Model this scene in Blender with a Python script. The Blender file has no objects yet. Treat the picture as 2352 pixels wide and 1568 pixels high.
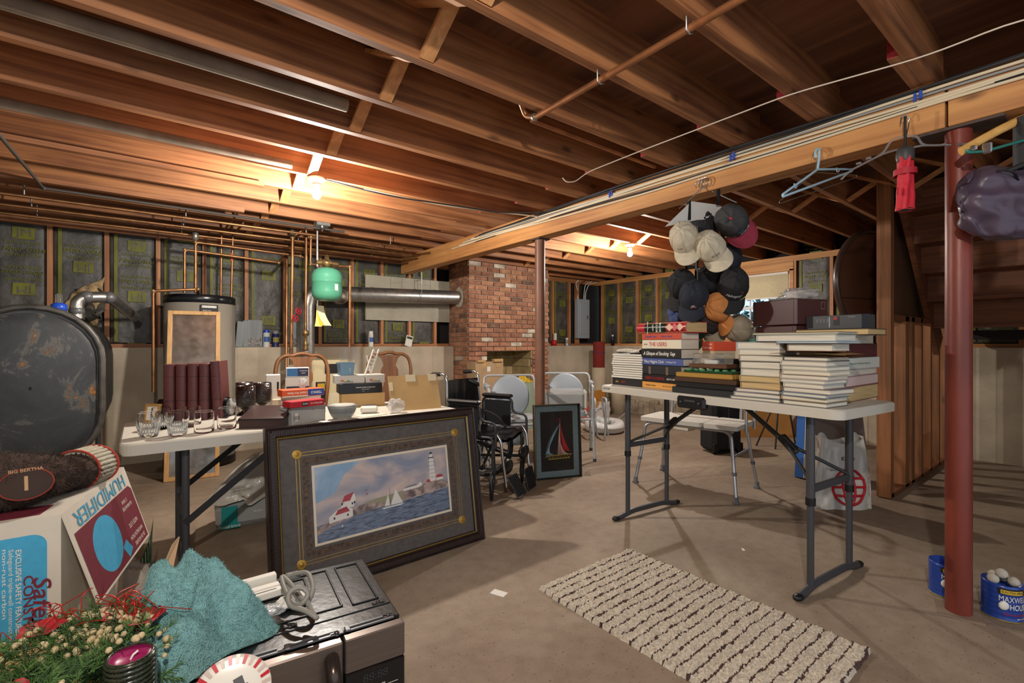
import bpy, math, random
from mathutils import Vector as V, Matrix, noise
RN=random.Random(11)
pi=math.pi
# ---------------------------------------------------------------- camera model (photo is 2352x1568)
FP=1090.0; CX=1176.0; CY=788.0; HC=1.2; AN=math.radians(52.1)
fx,fy=math.cos(AN),math.sin(AN); rx,ry=math.sin(AN),-math.cos(AN)
def ray(px,py):
    l=(px-CX)/FP
    return V((fx+l*rx, fy+l*ry, (CY-py)/FP))
def D(px,py,t): return V((0,0,HC))+ray(px,py)*t
def G(px,py,z=0.0):
    r=ray(px,py); return V((0,0,HC))+r*((z-HC)/r.z)
def PX(px,py,X):
    r=ray(px,py); return V((0,0,HC))+r*(X/r.x)
def PY(px,py,Y):
    r=ray(px,py); return V((0,0,HC))+r*(Y/r.y)
COL=bpy.context.scene.collection
ROOT={}
def Tm(x,y,z): return Matrix.Translation(V((x,y,z)))
def Rz(a): return Matrix.Rotation(a,4,'Z')
def Rx(a): return Matrix.Rotation(a,4,'X')
def Ry(a): return Matrix.Rotation(a,4,'Y')
def Sc(x,y,z): return Matrix.Diagonal((x,y,z,1))
def frame(o,x,y,z):
    "4x4 from origin and axes"
    m=Matrix.Identity(4)
    for i,a in enumerate((x,y,z,o)):
        for k in range(3): m[k][i]=a[k]
    return m
# ---------------------------------------------------------------- materials
MATS={}
def _m(name):
    m=bpy.data.materials.new(name); m.use_nodes=True
    return m,m.node_tree.nodes,m.node_tree.links,m.node_tree.nodes['Principled BSDF']
def srgb(c):
    if isinstance(c,str): c=[int(c[i:i+2],16)/255 for i in (0,2,4)]
    return tuple((x/12.92 if x<=.04045 else ((x+.055)/1.055)**2.4) for x in c)+(1,)
def mat(name,col,rough=.55,metal=0,nz=0,amt=.12,bump=0,bs=60,coat=0,trans=0,emit=0,alpha=1,spec=None,ior=1.45,stretch=None):
    if name in MATS: return MATS[name]
    m,N,L,B=_m(name); c=srgb(col)
    B.inputs['Base Color'].default_value=c; B.inputs['Roughness'].default_value=rough; B.inputs['Metallic'].default_value=metal
    B.inputs['IOR'].default_value=ior
    if coat: B.inputs['Coat Weight'].default_value=coat
    if trans: B.inputs['Transmission Weight'].default_value=trans
    if alpha<1: B.inputs['Alpha'].default_value=alpha
    if spec is not None: B.inputs['Specular IOR Level'].default_value=spec
    if emit:
        B.inputs['Emission Color'].default_value=c; B.inputs['Emission Strength'].default_value=emit
    if nz or bump:
        tc=N.new('ShaderNodeTexCoord'); co=tc.outputs['Object']
        if stretch:
            mp=N.new('ShaderNodeMapping'); L.new(co,mp.inputs['Vector']); mp.inputs['Scale'].default_value=stretch; co=mp.outputs[0]
    if nz:
        t=N.new('ShaderNodeTexNoise'); t.inputs['Scale'].default_value=nz; t.inputs['Detail'].default_value=6
        L.new(co,t.inputs['Vector'])
        r=N.new('ShaderNodeValToRGB'); L.new(t.outputs[0],r.inputs[0])
        r.color_ramp.elements[0].position=.3; r.color_ramp.elements[1].position=.72
        r.color_ramp.elements[0].color=tuple(max(0,x*(1-amt*2)) for x in c[:3])+(1,)
        r.color_ramp.elements[1].color=tuple(min(1,x*(1+amt)) for x in c[:3])+(1,)
        L.new(r.outputs[0],B.inputs['Base Color'])
    if bump:
        t2=N.new('ShaderNodeTexNoise'); t2.inputs['Scale'].default_value=bs; t2.inputs['Detail'].default_value=4
        L.new(co,t2.inputs['Vector'])
        b=N.new('ShaderNodeBump'); b.inputs['Strength'].default_value=bump; b.inputs['Distance'].default_value=.01
        L.new(t2.outputs[0],b.inputs['Height']); L.new(b.outputs[0],B.inputs['Normal'])
    MATS[name]=m; return m
def wood(name,c1,c2,axis='x',sc=1.0,rough=.6,knots=True,coat=0):
    if name in MATS: return MATS[name]
    m,N,L,B=_m(name)
    tc=N.new('ShaderNodeTexCoord'); mp=N.new('ShaderNodeMapping')
    oi=N.new('ShaderNodeObjectInfo'); ad=N.new('ShaderNodeVectorMath'); ad.operation='ADD'
    mu=N.new('ShaderNodeMath'); mu.operation='MULTIPLY'; mu.inputs[1].default_value=37
    L.new(oi.outputs['Random'],mu.inputs[0]); L.new(tc.outputs['Object'],ad.inputs[0]); L.new(mu.outputs[0],ad.inputs[1])
    s=[34*sc]*3; s['xyz'.index(axis)]=1.3*sc
    mp.inputs['Scale'].default_value=s; L.new(ad.outputs[0],mp.inputs['Vector'])
    n=N.new('ShaderNodeTexNoise'); n.inputs['Scale'].default_value=1; n.inputs['Detail'].default_value=7; n.inputs['Distortion'].default_value=.6
    L.new(mp.outputs[0],n.inputs['Vector'])
    n2=N.new('ShaderNodeTexNoise'); n2.inputs['Scale'].default_value=1.7*sc; n2.inputs['Detail'].default_value=3; L.new(ad.outputs[0],n2.inputs['Vector'])
    mx=N.new('ShaderNodeMath'); mx.operation='MULTIPLY_ADD'; mx.inputs[1].default_value=.45; L.new(n2.outputs[0],mx.inputs[0]); 
    m3=N.new('ShaderNodeMath'); m3.operation='MULTIPLY'; m3.inputs[1].default_value=.62; L.new(n.outputs[0],m3.inputs[0]); L.new(m3.outputs[0],mx.inputs[2])
    r=N.new('ShaderNodeValToRGB'); L.new(mx.outputs[0],r.inputs[0])
    e=r.color_ramp.elements; e[0].position=.38; e[0].color=srgb(c1); e[1].position=.66; e[1].color=srgb(c2)
    out=r.outputs[0]
    if knots:
        vo=N.new('ShaderNodeTexVoronoi'); vo.inputs['Scale'].default_value=1
        mp2=N.new('ShaderNodeMapping'); s2=[5.5]*3; s2['xyz'.index(axis)]=2.2; mp2.inputs['Scale'].default_value=s2
        L.new(ad.outputs[0],mp2.inputs['Vector']); L.new(mp2.outputs[0],vo.inputs['Vector'])
        kr=N.new('ShaderNodeValToRGB'); L.new(vo.outputs['Distance'],kr.inputs[0])
        kr.color_ramp.elements[0].position=.05; kr.color_ramp.elements[0].color=(.25,.22,.2,1); kr.color_ramp.elements[1].position=.13; kr.color_ramp.elements[1].color=(1,1,1,1)
        mi=N.new('ShaderNodeMix'); mi.data_type='RGBA'; mi.blend_type='MULTIPLY'; mi.inputs[0].default_value=.8
        L.new(out,mi.inputs[6]); L.new(kr.outputs[0],mi.inputs[7]); out=mi.outputs[2]
    L.new(out,B.inputs['Base Color']); B.inputs['Roughness'].default_value=rough
    if coat: B.inputs['Coat Weight'].default_value=coat
    b=N.new('ShaderNodeBump'); b.inputs['Strength'].default_value=.15; b.inputs['Distance'].default_value=.004
    L.new(n.outputs[0],b.inputs['Height']); L.new(b.outputs[0],B.inputs['Normal'])
    MATS[name]=m; return m
# ---------------------------------------------------------------- mesh builder
def fillet(pts,r,k=4,closed=False):
    pts=[V(p) for p in pts]; out=[]; n=len(pts)
    for i,p in enumerate(pts):
        if not closed and i in (0,n-1): out.append(p); continue
        a=pts[i-1]-p; b=pts[(i+1)%n]-p
        rr=min(r,a.length*.49,b.length*.49)
        p0=p+a.normalized()*rr; p1=p+b.normalized()*rr
        for j in range(k+1):
            t=j/k; out.append(p0*(1-t)**2+p*2*t*(1-t)+p1*t*t)
    return out
FONTCACHE={}
def text_mesh(s,size,shear=0,bold=0):
    if 'M' in s: bold=0
    key=(s,shear,bold)
    if key not in FONTCACHE:
        cu=bpy.data.curves.new('lettering','FONT'); cu.body=s; cu.size=1; cu.align_x='CENTER'; cu.align_y='CENTER'; cu.shear=shear; cu.offset=bold
        cu.resolution_u=3
        ob=bpy.data.objects.new('lettering',cu)
        me=bpy.data.meshes.new_from_object(ob)
        FONTCACHE[key]=([v.co.copy() for v in me.vertices],[tuple(p.vertices) for p in me.polygons])
        bpy.data.meshes.remove(me); bpy.data.objects.remove(ob); bpy.data.curves.remove(cu)
    vs,fs=FONTCACHE[key]
    return [v*size for v in vs],fs
class MB:
    def __init__(s): s.v=[];s.f=[];s.m=[];s.sm=[]
    def add(s,vs,fs,mi=0,smooth=False,M=None):
        o=len(s.v)
        s.v+= [tuple(M@V(v)) for v in vs] if M is not None else [tuple(v) for v in vs]
        for f in fs: s.f.append(tuple(i+o for i in f)); s.m.append(mi); s.sm.append(smooth)
        return s
    def box(s,c,d,rz=0,b=0,mi=0,M=None):
        hx,hy,hz=d[0]/2,d[1]/2,d[2]/2
        T=Tm(*c)@(Rz(rz) if rz else Matrix.Identity(4))
        if M is not None: T=M@T
        b=min(b,hx*.9,hy*.9,hz*.9)
        if b<=0:
            vs=[(x*hx,y*hy,z*hz) for x in(-1,1) for y in(-1,1) for z in(-1,1)]
            fs=[(0,1,3,2),(4,6,7,5),(0,4,5,1),(2,3,7,6),(0,2,6,4),(1,5,7,3)]
            return s.add(vs,fs,mi,False,T)
        vs=[];ix={}
        for x in(-1,1):
            for y in(-1,1):
                for z in(-1,1):
                    for a in range(3):
                        p=[x*hx,y*hy,z*hz]
                        for q in range(3):
                            if q!=a: p[q]-=(x,y,z)[q]*b
                        ix[(x,y,z,a)]=len(vs); vs.append(p)
        fs=[]
        for a in range(3):
            u,w=[(1,2),(2,0),(0,1)][a]
            for sg in(-1,1):
                q=[]
                for su,sw in((-1,-1),(1,-1),(1,1),(-1,1)):
                    k=[0,0,0];k[a]=sg;k[u]=su;k[w]=sw; q.append(ix[(*k,a)])
                fs.append(tuple(q if sg>0 else q[::-1]))
        for a in range(3):
            u,w=[(1,2),(2,0),(0,1)][a]
            for su in(-1,1):
                for sw in(-1,1):
                    def g(sa,ax):
                        k=[0,0,0];k[a]=sa;k[u]=su;k[w]=sw; return ix[(*k,ax)]
                    q=[g(-1,u),g(1,u),g(1,w),g(-1,w)]
                    fs.append(tuple(q if su*sw<0 else q[::-1]))
        for x in(-1,1):
            for y in(-1,1):
                for z in(-1,1):
                    q=[ix[(x,y,z,0)],ix[(x,y,z,1)],ix[(x,y,z,2)]]
                    fs.append(tuple(q if x*y*z>0 else q[::-1]))
        return s.add(vs,fs,mi,False,T)
    def tube(s,path,r,n=8,mi=0,closed=False,caps=True,M=None,flat=1.0):
        P=[V(p) for p in path]; k=len(P); rs=r if isinstance(r,(list,tuple)) else [r]*k
        vs=[];fs=[]; prev=None
        for i,p in enumerate(P):
            if closed: t=P[(i+1)%k]-P[i-1]
            else: t=P[min(i+1,k-1)]-P[max(i-1,0)]
            t=t.normalized() if t.length>1e-9 else V((0,0,1))
            if prev is None:
                a=V((0,0,1)) if abs(t.z)<.9 else V((1,0,0)); nrm=(a-t*a.dot(t)).normalized()
            else:
                nrm=prev-t*prev.dot(t); nrm=nrm.normalized() if nrm.length>1e-6 else t.orthogonal().normalized()
            prev=nrm; bi=t.cross(nrm)
            for j in range(n):
                an=2*pi*j/n; vs.append(p+(nrm*math.cos(an)*flat+bi*math.sin(an))*rs[i])
        for i in range(k if closed else k-1):
            i2=(i+1)%k
            for j in range(n): fs.append((i*n+j,i*n+(j+1)%n,i2*n+(j+1)%n,i2*n+j))
        s.add(vs,fs,mi,True,M)
        if caps and not closed:
            s.add(vs[:n],[tuple(range(n))[::-1]],mi,False,M); s.add(vs[-n:],[tuple(range(n))],mi,False,M)
        return s
    def cyl(s,p0,p1,r0,r1=None,n=16,mi=0,M=None,caps=True): return s.tube([p0,p1],[r0,r0 if r1 is None else r1],n,mi,False,caps,M)
    def lathe(s,prof,n=24,mi=0,M=None,smooth=True):
        vs=[];fs=[];k=len(prof)
        for r,z in prof:
            for j in range(n): a=2*pi*j/n; vs.append((r*math.cos(a),r*math.sin(a),z))
        for i in range(k-1):
            for j in range(n): fs.append((i*n+j,i*n+(j+1)%n,(i+1)*n+(j+1)%n,(i+1)*n+j))
        return s.add(vs,fs,mi,smooth,M)
    def disc(s,c,r,n=24,mi=0,M=None,up=1):
        vs=[(c[0]+r*math.cos(2*pi*j/n),c[1]+r*math.sin(2*pi*j/n),c[2]) for j in range(n)]
        return s.add(vs,[tuple(range(n)) if up>0 else tuple(range(n))[::-1]],mi,False,M)
    def ball(s,c,r,n=12,mi=0,M=None):
        r=r if isinstance(r,(tuple,list)) else (r,r,r); vs=[];fs=[];h=max(4,n//2)
        for i in range(h+1):
            ph=pi*i/h
            for j in range(n):
                th=2*pi*j/n; vs.append((c[0]+r[0]*math.sin(ph)*math.cos(th),c[1]+r[1]*math.sin(ph)*math.sin(th),c[2]+r[2]*math.cos(ph)))
        for i in range(h):
            for j in range(n): fs.append((i*n+j,(i+1)*n+j,(i+1)*n+(j+1)%n,i*n+(j+1)%n))
        return s.add(vs,fs,mi,True,M)
    def prism(s,poly,z0,z1,mi=0,M=None,smooth=False):
        n=len(poly); vs=[(x,y,z0) for x,y in poly]+[(x,y,z1) for x,y in poly]
        s.add(vs,[(i,(i+1)%n,n+(i+1)%n,n+i) for i in range(n)],mi,smooth,M)
        return s.add(vs,[tuple(range(n))[::-1],tuple(range(n,2*n))],mi,False,M)
    def grid(s,fn,nu,nv,mi=0,M=None,wrap=False,smooth=True):
        vs=[fn(i/(nu if wrap else nu-1),j/(nv-1)) for j in range(nv) for i in range(nu)]
        fs=[(j*nu+i,j*nu+(i+1)%nu,(j+1)*nu+(i+1)%nu,(j+1)*nu+i) for j in range(nv-1) for i in range(nu if wrap else nu-1)]
        return s.add(vs,fs,mi,smooth,M)
    def quad(s,a,b,c,d,mi=0,M=None): return s.add([a,b,c,d],[(0,1,2,3)],mi,False,M)
    def text(s,t,size,M,mi=0,shear=0,bold=0,w=None):
        vs,fs=text_mesh(t,size,shear,bold)
        if w and vs:
            ww=max(v.x for v in vs)-min(v.x for v in vs); vs=[V((v.x*w/ww,v.y,v.z)) for v in vs]
        return s.add(vs,fs,mi,False,M)
    def build(s,name,mats,parent=None,w=False,noisy=0,nsc=8,kind=None,label=None):
        me=bpy.data.meshes.new(name); vs=s.v
        if w and parent is not None and parent in ROOT:
            inv=ROOT[parent].inverted(); vs=[tuple(inv@V(v)) for v in vs]
        if noisy:
            vs=[tuple(V(v)+noise.noise_vector(V(v)*nsc)*noisy) for v in vs]
        me.from_pydata(vs,[],s.f); me.update()
        mats=mats if isinstance(mats,(list,tuple)) else [mats]
        for m in mats: me.materials.append(m)
        me.polygons.foreach_set('material_index',s.m); me.polygons.foreach_set('use_smooth',s.sm)
        o=bpy.data.objects.new(name,me); COL.objects.link(o)
        if parent is not None: o.parent=parent
        if kind: o['kind']=kind
        if label: o['label']=label
        return o
LABELS={}
def tag(o,label,cat,group=None,kind=None):
    o['label']=label; o['category']=cat
    if group: o['group']=group
    if kind: o['kind']=kind
    return o
def T(name,label,cat,loc=(0,0,0),rz=0,group=None,kind=None):
    o=bpy.data.objects.new(name,None); COL.objects.link(o); o.empty_display_size=.05
    o.location=loc; o.rotation_euler=(0,0,rz); ROOT[o]=Tm(*loc)@Rz(rz)
    return tag(o,label,cat,group,kind)
def one(mb,name,mats,label,cat,loc=(0,0,0),rz=0,group=None,kind=None,**k):
    o=mb.build(name,mats,**k); o.location=loc; o.rotation_euler=(0,0,rz)
    return tag(o,label,cat,group,kind)
def dup(root,loc,rz,label=None,group=None):
    r=root.copy(); COL.objects.link(r); r.location=loc; r.rotation_euler=(0,0,rz)
    if label: r['label']=label
    if group: r['group']=group
    for ch in list(root.children):
        c=ch.copy(); COL.objects.link(c); c.parent=r
        for g in list(ch.children):
            d=g.copy(); COL.objects.link(d); d.parent=c
    return r
def struct(o): o['kind']='structure'; return o
# common materials
WHITE=mat('white_plastic','D9D6CC',.45)
TABLE=mat('table_plastic','BFBAAE',.5,bump=.08,bs=400)
BLACKM=mat('black_powder_coat','2A2B2D',.42)
GRAYM=mat('dark_grey_steel','45464A',.4,.2)
CHROME=mat('chrome','C9CCD0',.22,1)
ALU=mat('aluminium_tube','B9BDC2',.34,.85)
BLACKP=mat('black_plastic','151517',.4)
VINYL=mat('black_vinyl','101114',.33,bump=.25,bs=25)
COPPER=mat('copper_pipe','A0724C',.42,.8,nz=9,amt=.25)
GALV=mat('galvanised_steel','B3B3B0',.36,.9,nz=25,amt=.12)
PAPER=mat('paper_white','DAD7CE',.8)
CARD=mat('brown_cardboard','AE9270',.85,nz=5,amt=.08)
CARD2=mat('tan_cardboard','BC9A68',.85,nz=5,amt=.08)
PAGES=mat('page_edges','D6CFBE',.85,nz=300,amt=.12,stretch=(.02,.02,1))
PAGEY=mat('yellowed_page_edges','C9AE7C',.85,nz=300,amt=.15,stretch=(.02,.02,1))
GLASS=mat('clear_glass','FFFFFF',.02,trans=1,ior=1.14)
CLEARP=mat('clear_plastic','E8EEF2',.12,trans=.9,ior=1.2,alpha=.55)
RED=mat('red_print','B5202A',.5); BLUE=mat('blue_print','24418C',.5); INK=mat('black_ink','1B1B1C',.6); WINK=mat('white_ink','E6E4DC',.6)
GOLD=mat('gold_trim','B08B3E',.4,.6)
# ================================================================ ROOM
XW=6.75; YB=6.05; LEDGE=1.155; ZJ=2.37; ZS=2.605
WOODJ=wood('joist_lumber','6C3F25','AC7347','x')
WOODY=wood('beam_lumber','A0683A','CC9458','y',.8)
WOODZ=wood('stud_lumber','8E5A36','BF8556','z')
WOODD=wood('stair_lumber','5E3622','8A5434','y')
WOODS=wood('shaded_stud_lumber','65401F','9A633A','z')  # stair-wall studs: shade by the stairs is darkened into the wood colours
PLY=wood('plywood_subfloor','4E2F22','85583E','y',.35,.75,False)
REDEND=mat('red_painted_end','9C2430',.7,nz=30,amt=.15)
def floor_mat():
    m,N,L,B=_m('concrete_floor')
    tc=N.new('ShaderNodeTexCoord')
    def nz(sc,d=6,dist=0):
        n=N.new('ShaderNodeTexNoise'); n.inputs['Scale'].default_value=sc; n.inputs['Detail'].default_value=d; n.inputs['Distortion'].default_value=dist
        L.new(tc.outputs['Object'],n.inputs['Vector']); return n
    a=nz(1.1,7,.4); r=N.new('ShaderNodeValToRGB'); L.new(a.outputs[0],r.inputs[0])
    r.color_ramp.elements[0].position=.32; r.color_ramp.elements[0].color=srgb('7F6E5C'); r.color_ramp.elements[1].position=.68; r.color_ramp.elements[1].color=srgb('9E8F7C')
    b=nz(95,2); r2=N.new('ShaderNodeValToRGB'); L.new(b.outputs[0],r2.inputs[0])
    r2.color_ramp.elements[0].position=.27; r2.color_ramp.elements[0].color=(.35,.3,.26,1); r2.color_ramp.elements[1].position=.36; r2.color_ramp.elements[1].color=(1,1,1,1)
    c=nz(14,5); r3=N.new('ShaderNodeValToRGB'); L.new(c.outputs[0],r3.inputs[0])
    r3.color_ramp.elements[0].position=.3; r3.color_ramp.elements[0].color=(.84,.82,.8,1); r3.color_ramp.elements[1].position=.6; r3.color_ramp.elements[1].color=(1,1,1,1)
    o=r.outputs[0]
    for q in (r2,r3):
        mi=N.new('ShaderNodeMix'); mi.data_type='RGBA'; mi.blend_type='MULTIPLY'; mi.inputs[0].default_value=1
        L.new(o,mi.inputs[6]); L.new(q.outputs[0],mi.inputs[7]); o=mi.outputs[2]
    L.new(o,B.inputs['Base Color']); B.inputs['Roughness'].default_value=.72
    bp=N.new('ShaderNodeBump'); bp.inputs['Strength'].default_value=.12; bp.inputs['Distance'].default_value=.01; L.new(c.outputs[0],bp.inputs['Height']); L.new(bp.outputs[0],B.inputs['Normal'])
    return m
FLOORM=floor_mat()
CONC=mat('poured_concrete','BBAE99',.85,nz=3.2,amt=.13,bump=.35,bs=45)
CONCD=mat('rough_footing','9A8C78',.95,nz=9,amt=.22,bump=1,bs=30)
f=MB(); f.box((2.3,2.2,-.05),(9.6,8.4,.1)); struct(f.build('floor',FLOORM))
f=MB(); f.box((2.3,2.2,ZS+.02),(9.6,8.4,.04)); struct(f.build('ceiling',PLY))
# concrete lower walls
wb=MB()
for xa,xb in ((-2.5,3.62),(5.15,7.1)): wb.box(((xa+xb)/2,YB+.14,LEDGE/2),(xb-xa,.28,LEDGE))
wb.box((4.38,YB+.22,LEDGE/2),(1.6,.1,LEDGE))
for x in [-1.6+.61*k for k in range(15)]: wb.box((x,YB-.001,LEDGE/2),(.006,.006,LEDGE-.01))
wb=struct(wb.build('wall_back',CONC))
ww=MB(); ww.box((XW+.14,2.4,LEDGE/2),(.28,7.8,LEDGE))
for y in [-.6+.61*k for k in range(12)]: ww.box((XW-.001,y,LEDGE/2),(.006,.006,LEDGE-.01))
ww=struct(ww.build('wall_right',CONC))
wl=MB(); wl.box((-2.45,2.2,1.3),(.1,8.4,2.6)); struct(wl.build('wall_left',CONC))
wf=MB(); wf.box((5.1,-1.25,1.3),(4.0,.1,2.6)); struct(wf.build('wall_front_light_block',CONC))  # unseen wall section, added to keep world light off the stair side
fo=MB()
for i in range(24):
    y=3.2+i*.12; fo.box((XW-.04,y,.06+RN.random()*.05),(.1+RN.random()*.1,.16,.16+RN.random()*.14),RN.random(),.02)
fo.build('footing',CONCD,ww)
# sheathing behind studs, sill and top plates
YS=YB+.11; XS=XW+.11
sh=MB(); sh.box((2.3,YS+.16,1.9),(9.6,.03,1.5)); sh.build('sheathing',mat('black_sheathing','1D1B1A',.9),wb)
sh=MB(); sh.box((XS+.16,.9,1.9),(.03,3.7,1.5)); sh.box((XS+.16,5.3,1.9),(.03,1.9,1.5)); sh.box((XS+.16,3.5,2.4),(.03,1.8,.46)); sh.box((XS+.16,3.5,1.2),(.03,1.8,.14)); sh.build('sheathing',MATS['black_sheathing'],ww)
for nm,z,h,dy in (('sill_plate',LEDGE+.02,.04,0),('top_plate',2.335,.075,-.005)):
    p=MB(); p.box((.55,YS+.05+dy,z),(6.1,.1,h)); p.box((6.0,YS+.05+dy,z),(1.7,.1,h)); p.build(nm,WOODJ,wb)
    p=MB(); p.box((XS+.05+dy,2.4,z),(.1,7.8,h)); p.build(nm,WOODY,ww)
p=MB(); p.box((2.3,YS+.06,2.42),(9.6,.04,.1)); p.build('rim_board',WOODJ,wb)
# insulation batts
def batt_mat():
    m,N,L,B=_m('insulation_facing')
    tc=N.new('ShaderNodeTexCoord'); n=N.new('ShaderNodeTexNoise'); n.inputs['Scale'].default_value=5; n.inputs['Detail'].default_value=6; n.inputs['Distortion'].default_value=.35
    L.new(tc.outputs['Object'],n.inputs['Vector'])
    r=N.new('ShaderNodeValToRGB'); L.new(n.outputs[0],r.inputs[0]); r.color_ramp.elements[0].position=.3; r.color_ramp.elements[0].color=srgb('2C2B29'); r.color_ramp.elements[1].position=.75; r.color_ramp.elements[1].color=srgb('5E5A54')
    L.new(r.outputs[0],B.inputs['Base Color']); B.inputs['Roughness'].default_value=.5
    b=N.new('ShaderNodeBump'); b.inputs['Strength'].default_value=.85; b.inputs['Distance'].default_value=.03; L.new(n.outputs[0],b.inputs['Height']); L.new(b.outputs[0],B.inputs['Normal'])
    return m
BATT=batt_mat(); OLIVE=mat('olive_print','6F701F',.6,nz=6,amt=.2); FLUFF=mat('glass_fibre','B79C72',.95,nz=20,amt=.3,bump=1,bs=60)
def batt_lettering(flip):
    L=MB(); seq=[0.42,-.1,-.62] if flip==0 else [.2,-.32,.62]
    for q,z in enumerate(seq):
        up=(q+flip)%2==0; M0=Tm(0,0,z)@(Ry(0) if up else Ry(pi))@Rx(pi/2)
        L.prism([(-.075,-.05),(-.055,-.06),(.07,-.06),(.075,.05),(-.075,.05)],0,.001,0,M0)
        L.text('JM',.1,M0@Tm(0,0,.0025),1,0,.012)
        L.text('Johns-Manville',.042,M0@Tm(0,-.092,.002),0,0,.002)
        L.text('Fiber Glass',.062,M0@Tm(0,-.155,.002),0,.35,.006)
        L.text('SPINSULATION',.036,M0@Tm(0,-.205,.002),0,0,.006,.24)
    return L
LET=[batt_lettering(0),batt_lettering(1)]; LETO=[None,None]
def batt(parent,x,y,w,rz,k,torn=0):
    z0,z1=LEDGE+.05,2.3; hz=(z1-z0)/2
    def fn(u,v):
        e=min(u,1-u)*2; d=.02*min(1,e*5)+.006*noise.noise(V((u*3+k*7,v*6,k)))
        return V(((u-.5)*w,-d,(v-.5)*2*hz))
    b=MB().grid(fn,14,26)
    o=b.build('insulation_batt',BATT,parent); M=(x,y,z0+hz)
    o.location=M; o.rotation_euler=(0,0,rz)
    s=MB(); s.box((-w/2+.045,-.0295,0),(.028,.002,2*hz-.02)); q=s.build('flange_stripe',OLIVE,o)
    c=k%2
    if LETO[c] is None: t=LETO[c]=LET[c].build('lettering',[OLIVE,BATT],o)
    else: t=LETO[c].copy(); COL.objects.link(t); t.parent=o
    t.location=(.03,-.033,.02*((k*7)%5-2)); t.scale=(min(1,(w-.1)/.26),1,1)
    return o
def stud(parent,x,y,z0,z1,dx=.038,dy=.09,m=WOODZ):
    return MB().box((x,y,(z0+z1)/2),(dx,dy,z1-z0)).build('stud',m,parent)
sx=[-1.904+.4064*k for k in range(14)]+[5.3,5.72,6.13,6.35]
for i,x in enumerate(sx):
    stud(wb,x,YS+.045,LEDGE+.04,2.3)
    if i<len(sx)-1 and i not in(13,16):
        w=sx[i+1]-x-.045
        batt(wb,(x+sx[i+1])/2,YS+.05,w,0,i)
sy=[.2+.41*k for k in range(7)]+[4.43,4.83,5.24,5.65,6.05]
sy[6]=2.68
for i,y in enumerate(sy):
    stud(ww,XS+.045,y,LEDGE+.04,2.3,.09,.038)
    if i<len(sy)-1 and i!=6: batt(ww,XS+.05,(y+sy[i+1])/2,sy[i+1]-y-.045,-pi/2,i)
# torn batt and loose fibre near tank
t=MB().grid(lambda u,v:V((-.62+.28*u+.05*v,YS-.02-.03*math.sin(u*7+v*5),1.5+.5*v*(.3+u*.7)-.12*u))+noise.noise_vector(V((u*3,v*3,1)))*.05,16,16)
t.build('loose_fibre',FLUFF,wb)
# crumpled torn flap
t=MB().grid(lambda u,v:V((-.5+.2*u,YS-.05-.05*math.sin(v*6),1.42+.3*v))+noise.noise_vector(V((u*4,v*4,5)))*.06,14,14); t.build('torn_facing',BATT,wb)
# ---------------- joists
SP=.421
YJ=[.556+SP*k for k in range(-3,14)]
for k,y in enumerate(YJ):
    MB().box((.48,y-.02,(ZJ+ZS)/2),(5.0,.04,ZS-ZJ)).build('ceiling_joist',WOODJ,kind='structure')
    j=MB(); x0=2.36+.12*RN.random(); j.box(((x0+6.95)/2,y+.021,(ZJ+ZS)/2),(6.95-x0,.04,ZS-ZJ)); j.box((x0-.001,y+.021,(ZJ+ZS)/2),(.003,.0402,ZS-ZJ-.004),mi=1)
    j.build('ceiling_joist',[WOODJ,REDEND],kind='structure')
# doubled lumber strips low at left
for y,z,dz in ((YJ[11]-.06,2.36,.03),(YJ[13]-.05,2.36,.04)):
    MB().box((-.6,y,z),(2.6,.05,dz)).build('ceiling_trim',WOODJ,kind='structure')
# cross bridging
BRW=wood('bridging_lumber','A86F42','D29A66','y')
def bridging(x,y0,y1,flip):
    b=MB()
    za,zb=(ZJ+.012,ZS-.02) if not flip else (ZS-.02,ZJ+.012)
    p,q=V((x,y0,za)),V((x,y1,zb)); d=(q-p); L=d.length; d.normalize(); up=V((1,0,0)).cross(d)
    b.box((0,0,0),(.062,L,.018),M=frame((p+q)/2,V((1,0,0)),d,up))
    o=b.build('bridging',BRW,kind='structure'); return o
for k in range(1,len(YJ)-1):
    bridging(.86,YJ[k]+.002,YJ[k+1]-.042,False); bridging(.93,YJ[k]+.002,YJ[k+1]-.042,True)
    bridging(4.55,YJ[k]+.044,YJ[k+1]-.002,False); bridging(4.62,YJ[k]+.044,YJ[k+1]-.002,True)
# ---------------- main beam, beam splice line
BX0,BX1,BZ0,BZ1=2.8,2.94,2.155,2.37
b=MB(); b.box(((BX0+BX1)/2,.47+2.81,(BZ0+BZ1)/2),(BX1-BX0,5.6,BZ1-BZ0),b=.003); b.box(((BX0+BX1)/2,-.37,(BZ0+BZ1)/2),(BX1-BX0,1.68,BZ1-BZ0),b=.003)
struct(b.build('ceiling_beam',WOODY))
# ---------------- posts
REDP=mat('red_post_paint','80392C',.42,nz=4,amt=.25,bump=.15,bs=30,stretch=(1,1,.3))
BRNP=mat('brown_post_paint','7A5440',.45,nz=5,amt=.15)
def post(x,y,m,label,plate):
    t=T('support_post',label,'post',(x,y,0))
    MB().cyl((0,0,.005),(0,0,BZ0-.012),.0465,n=28).build('post_tube',m,t)
    MB().box((0,0,BZ0-.006),(.13,.3 if plate else .13,.012)).build('cap_plate',mat('rusty_plate','4A3B34',.7),t)
    MB().box((0,0,.003),(.15,.15,.006),rz=.3).build('base_plate',mat('base_plate_concrete','8A7765',.9,nz=6),t)
    return t
post(2.875,.447,REDP,'scuffed red steel post at the right beside two blue coffee cans',True)
post(2.875,3.276,BRNP,'brown steel post standing behind the framed sailboat picture',False)
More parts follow.
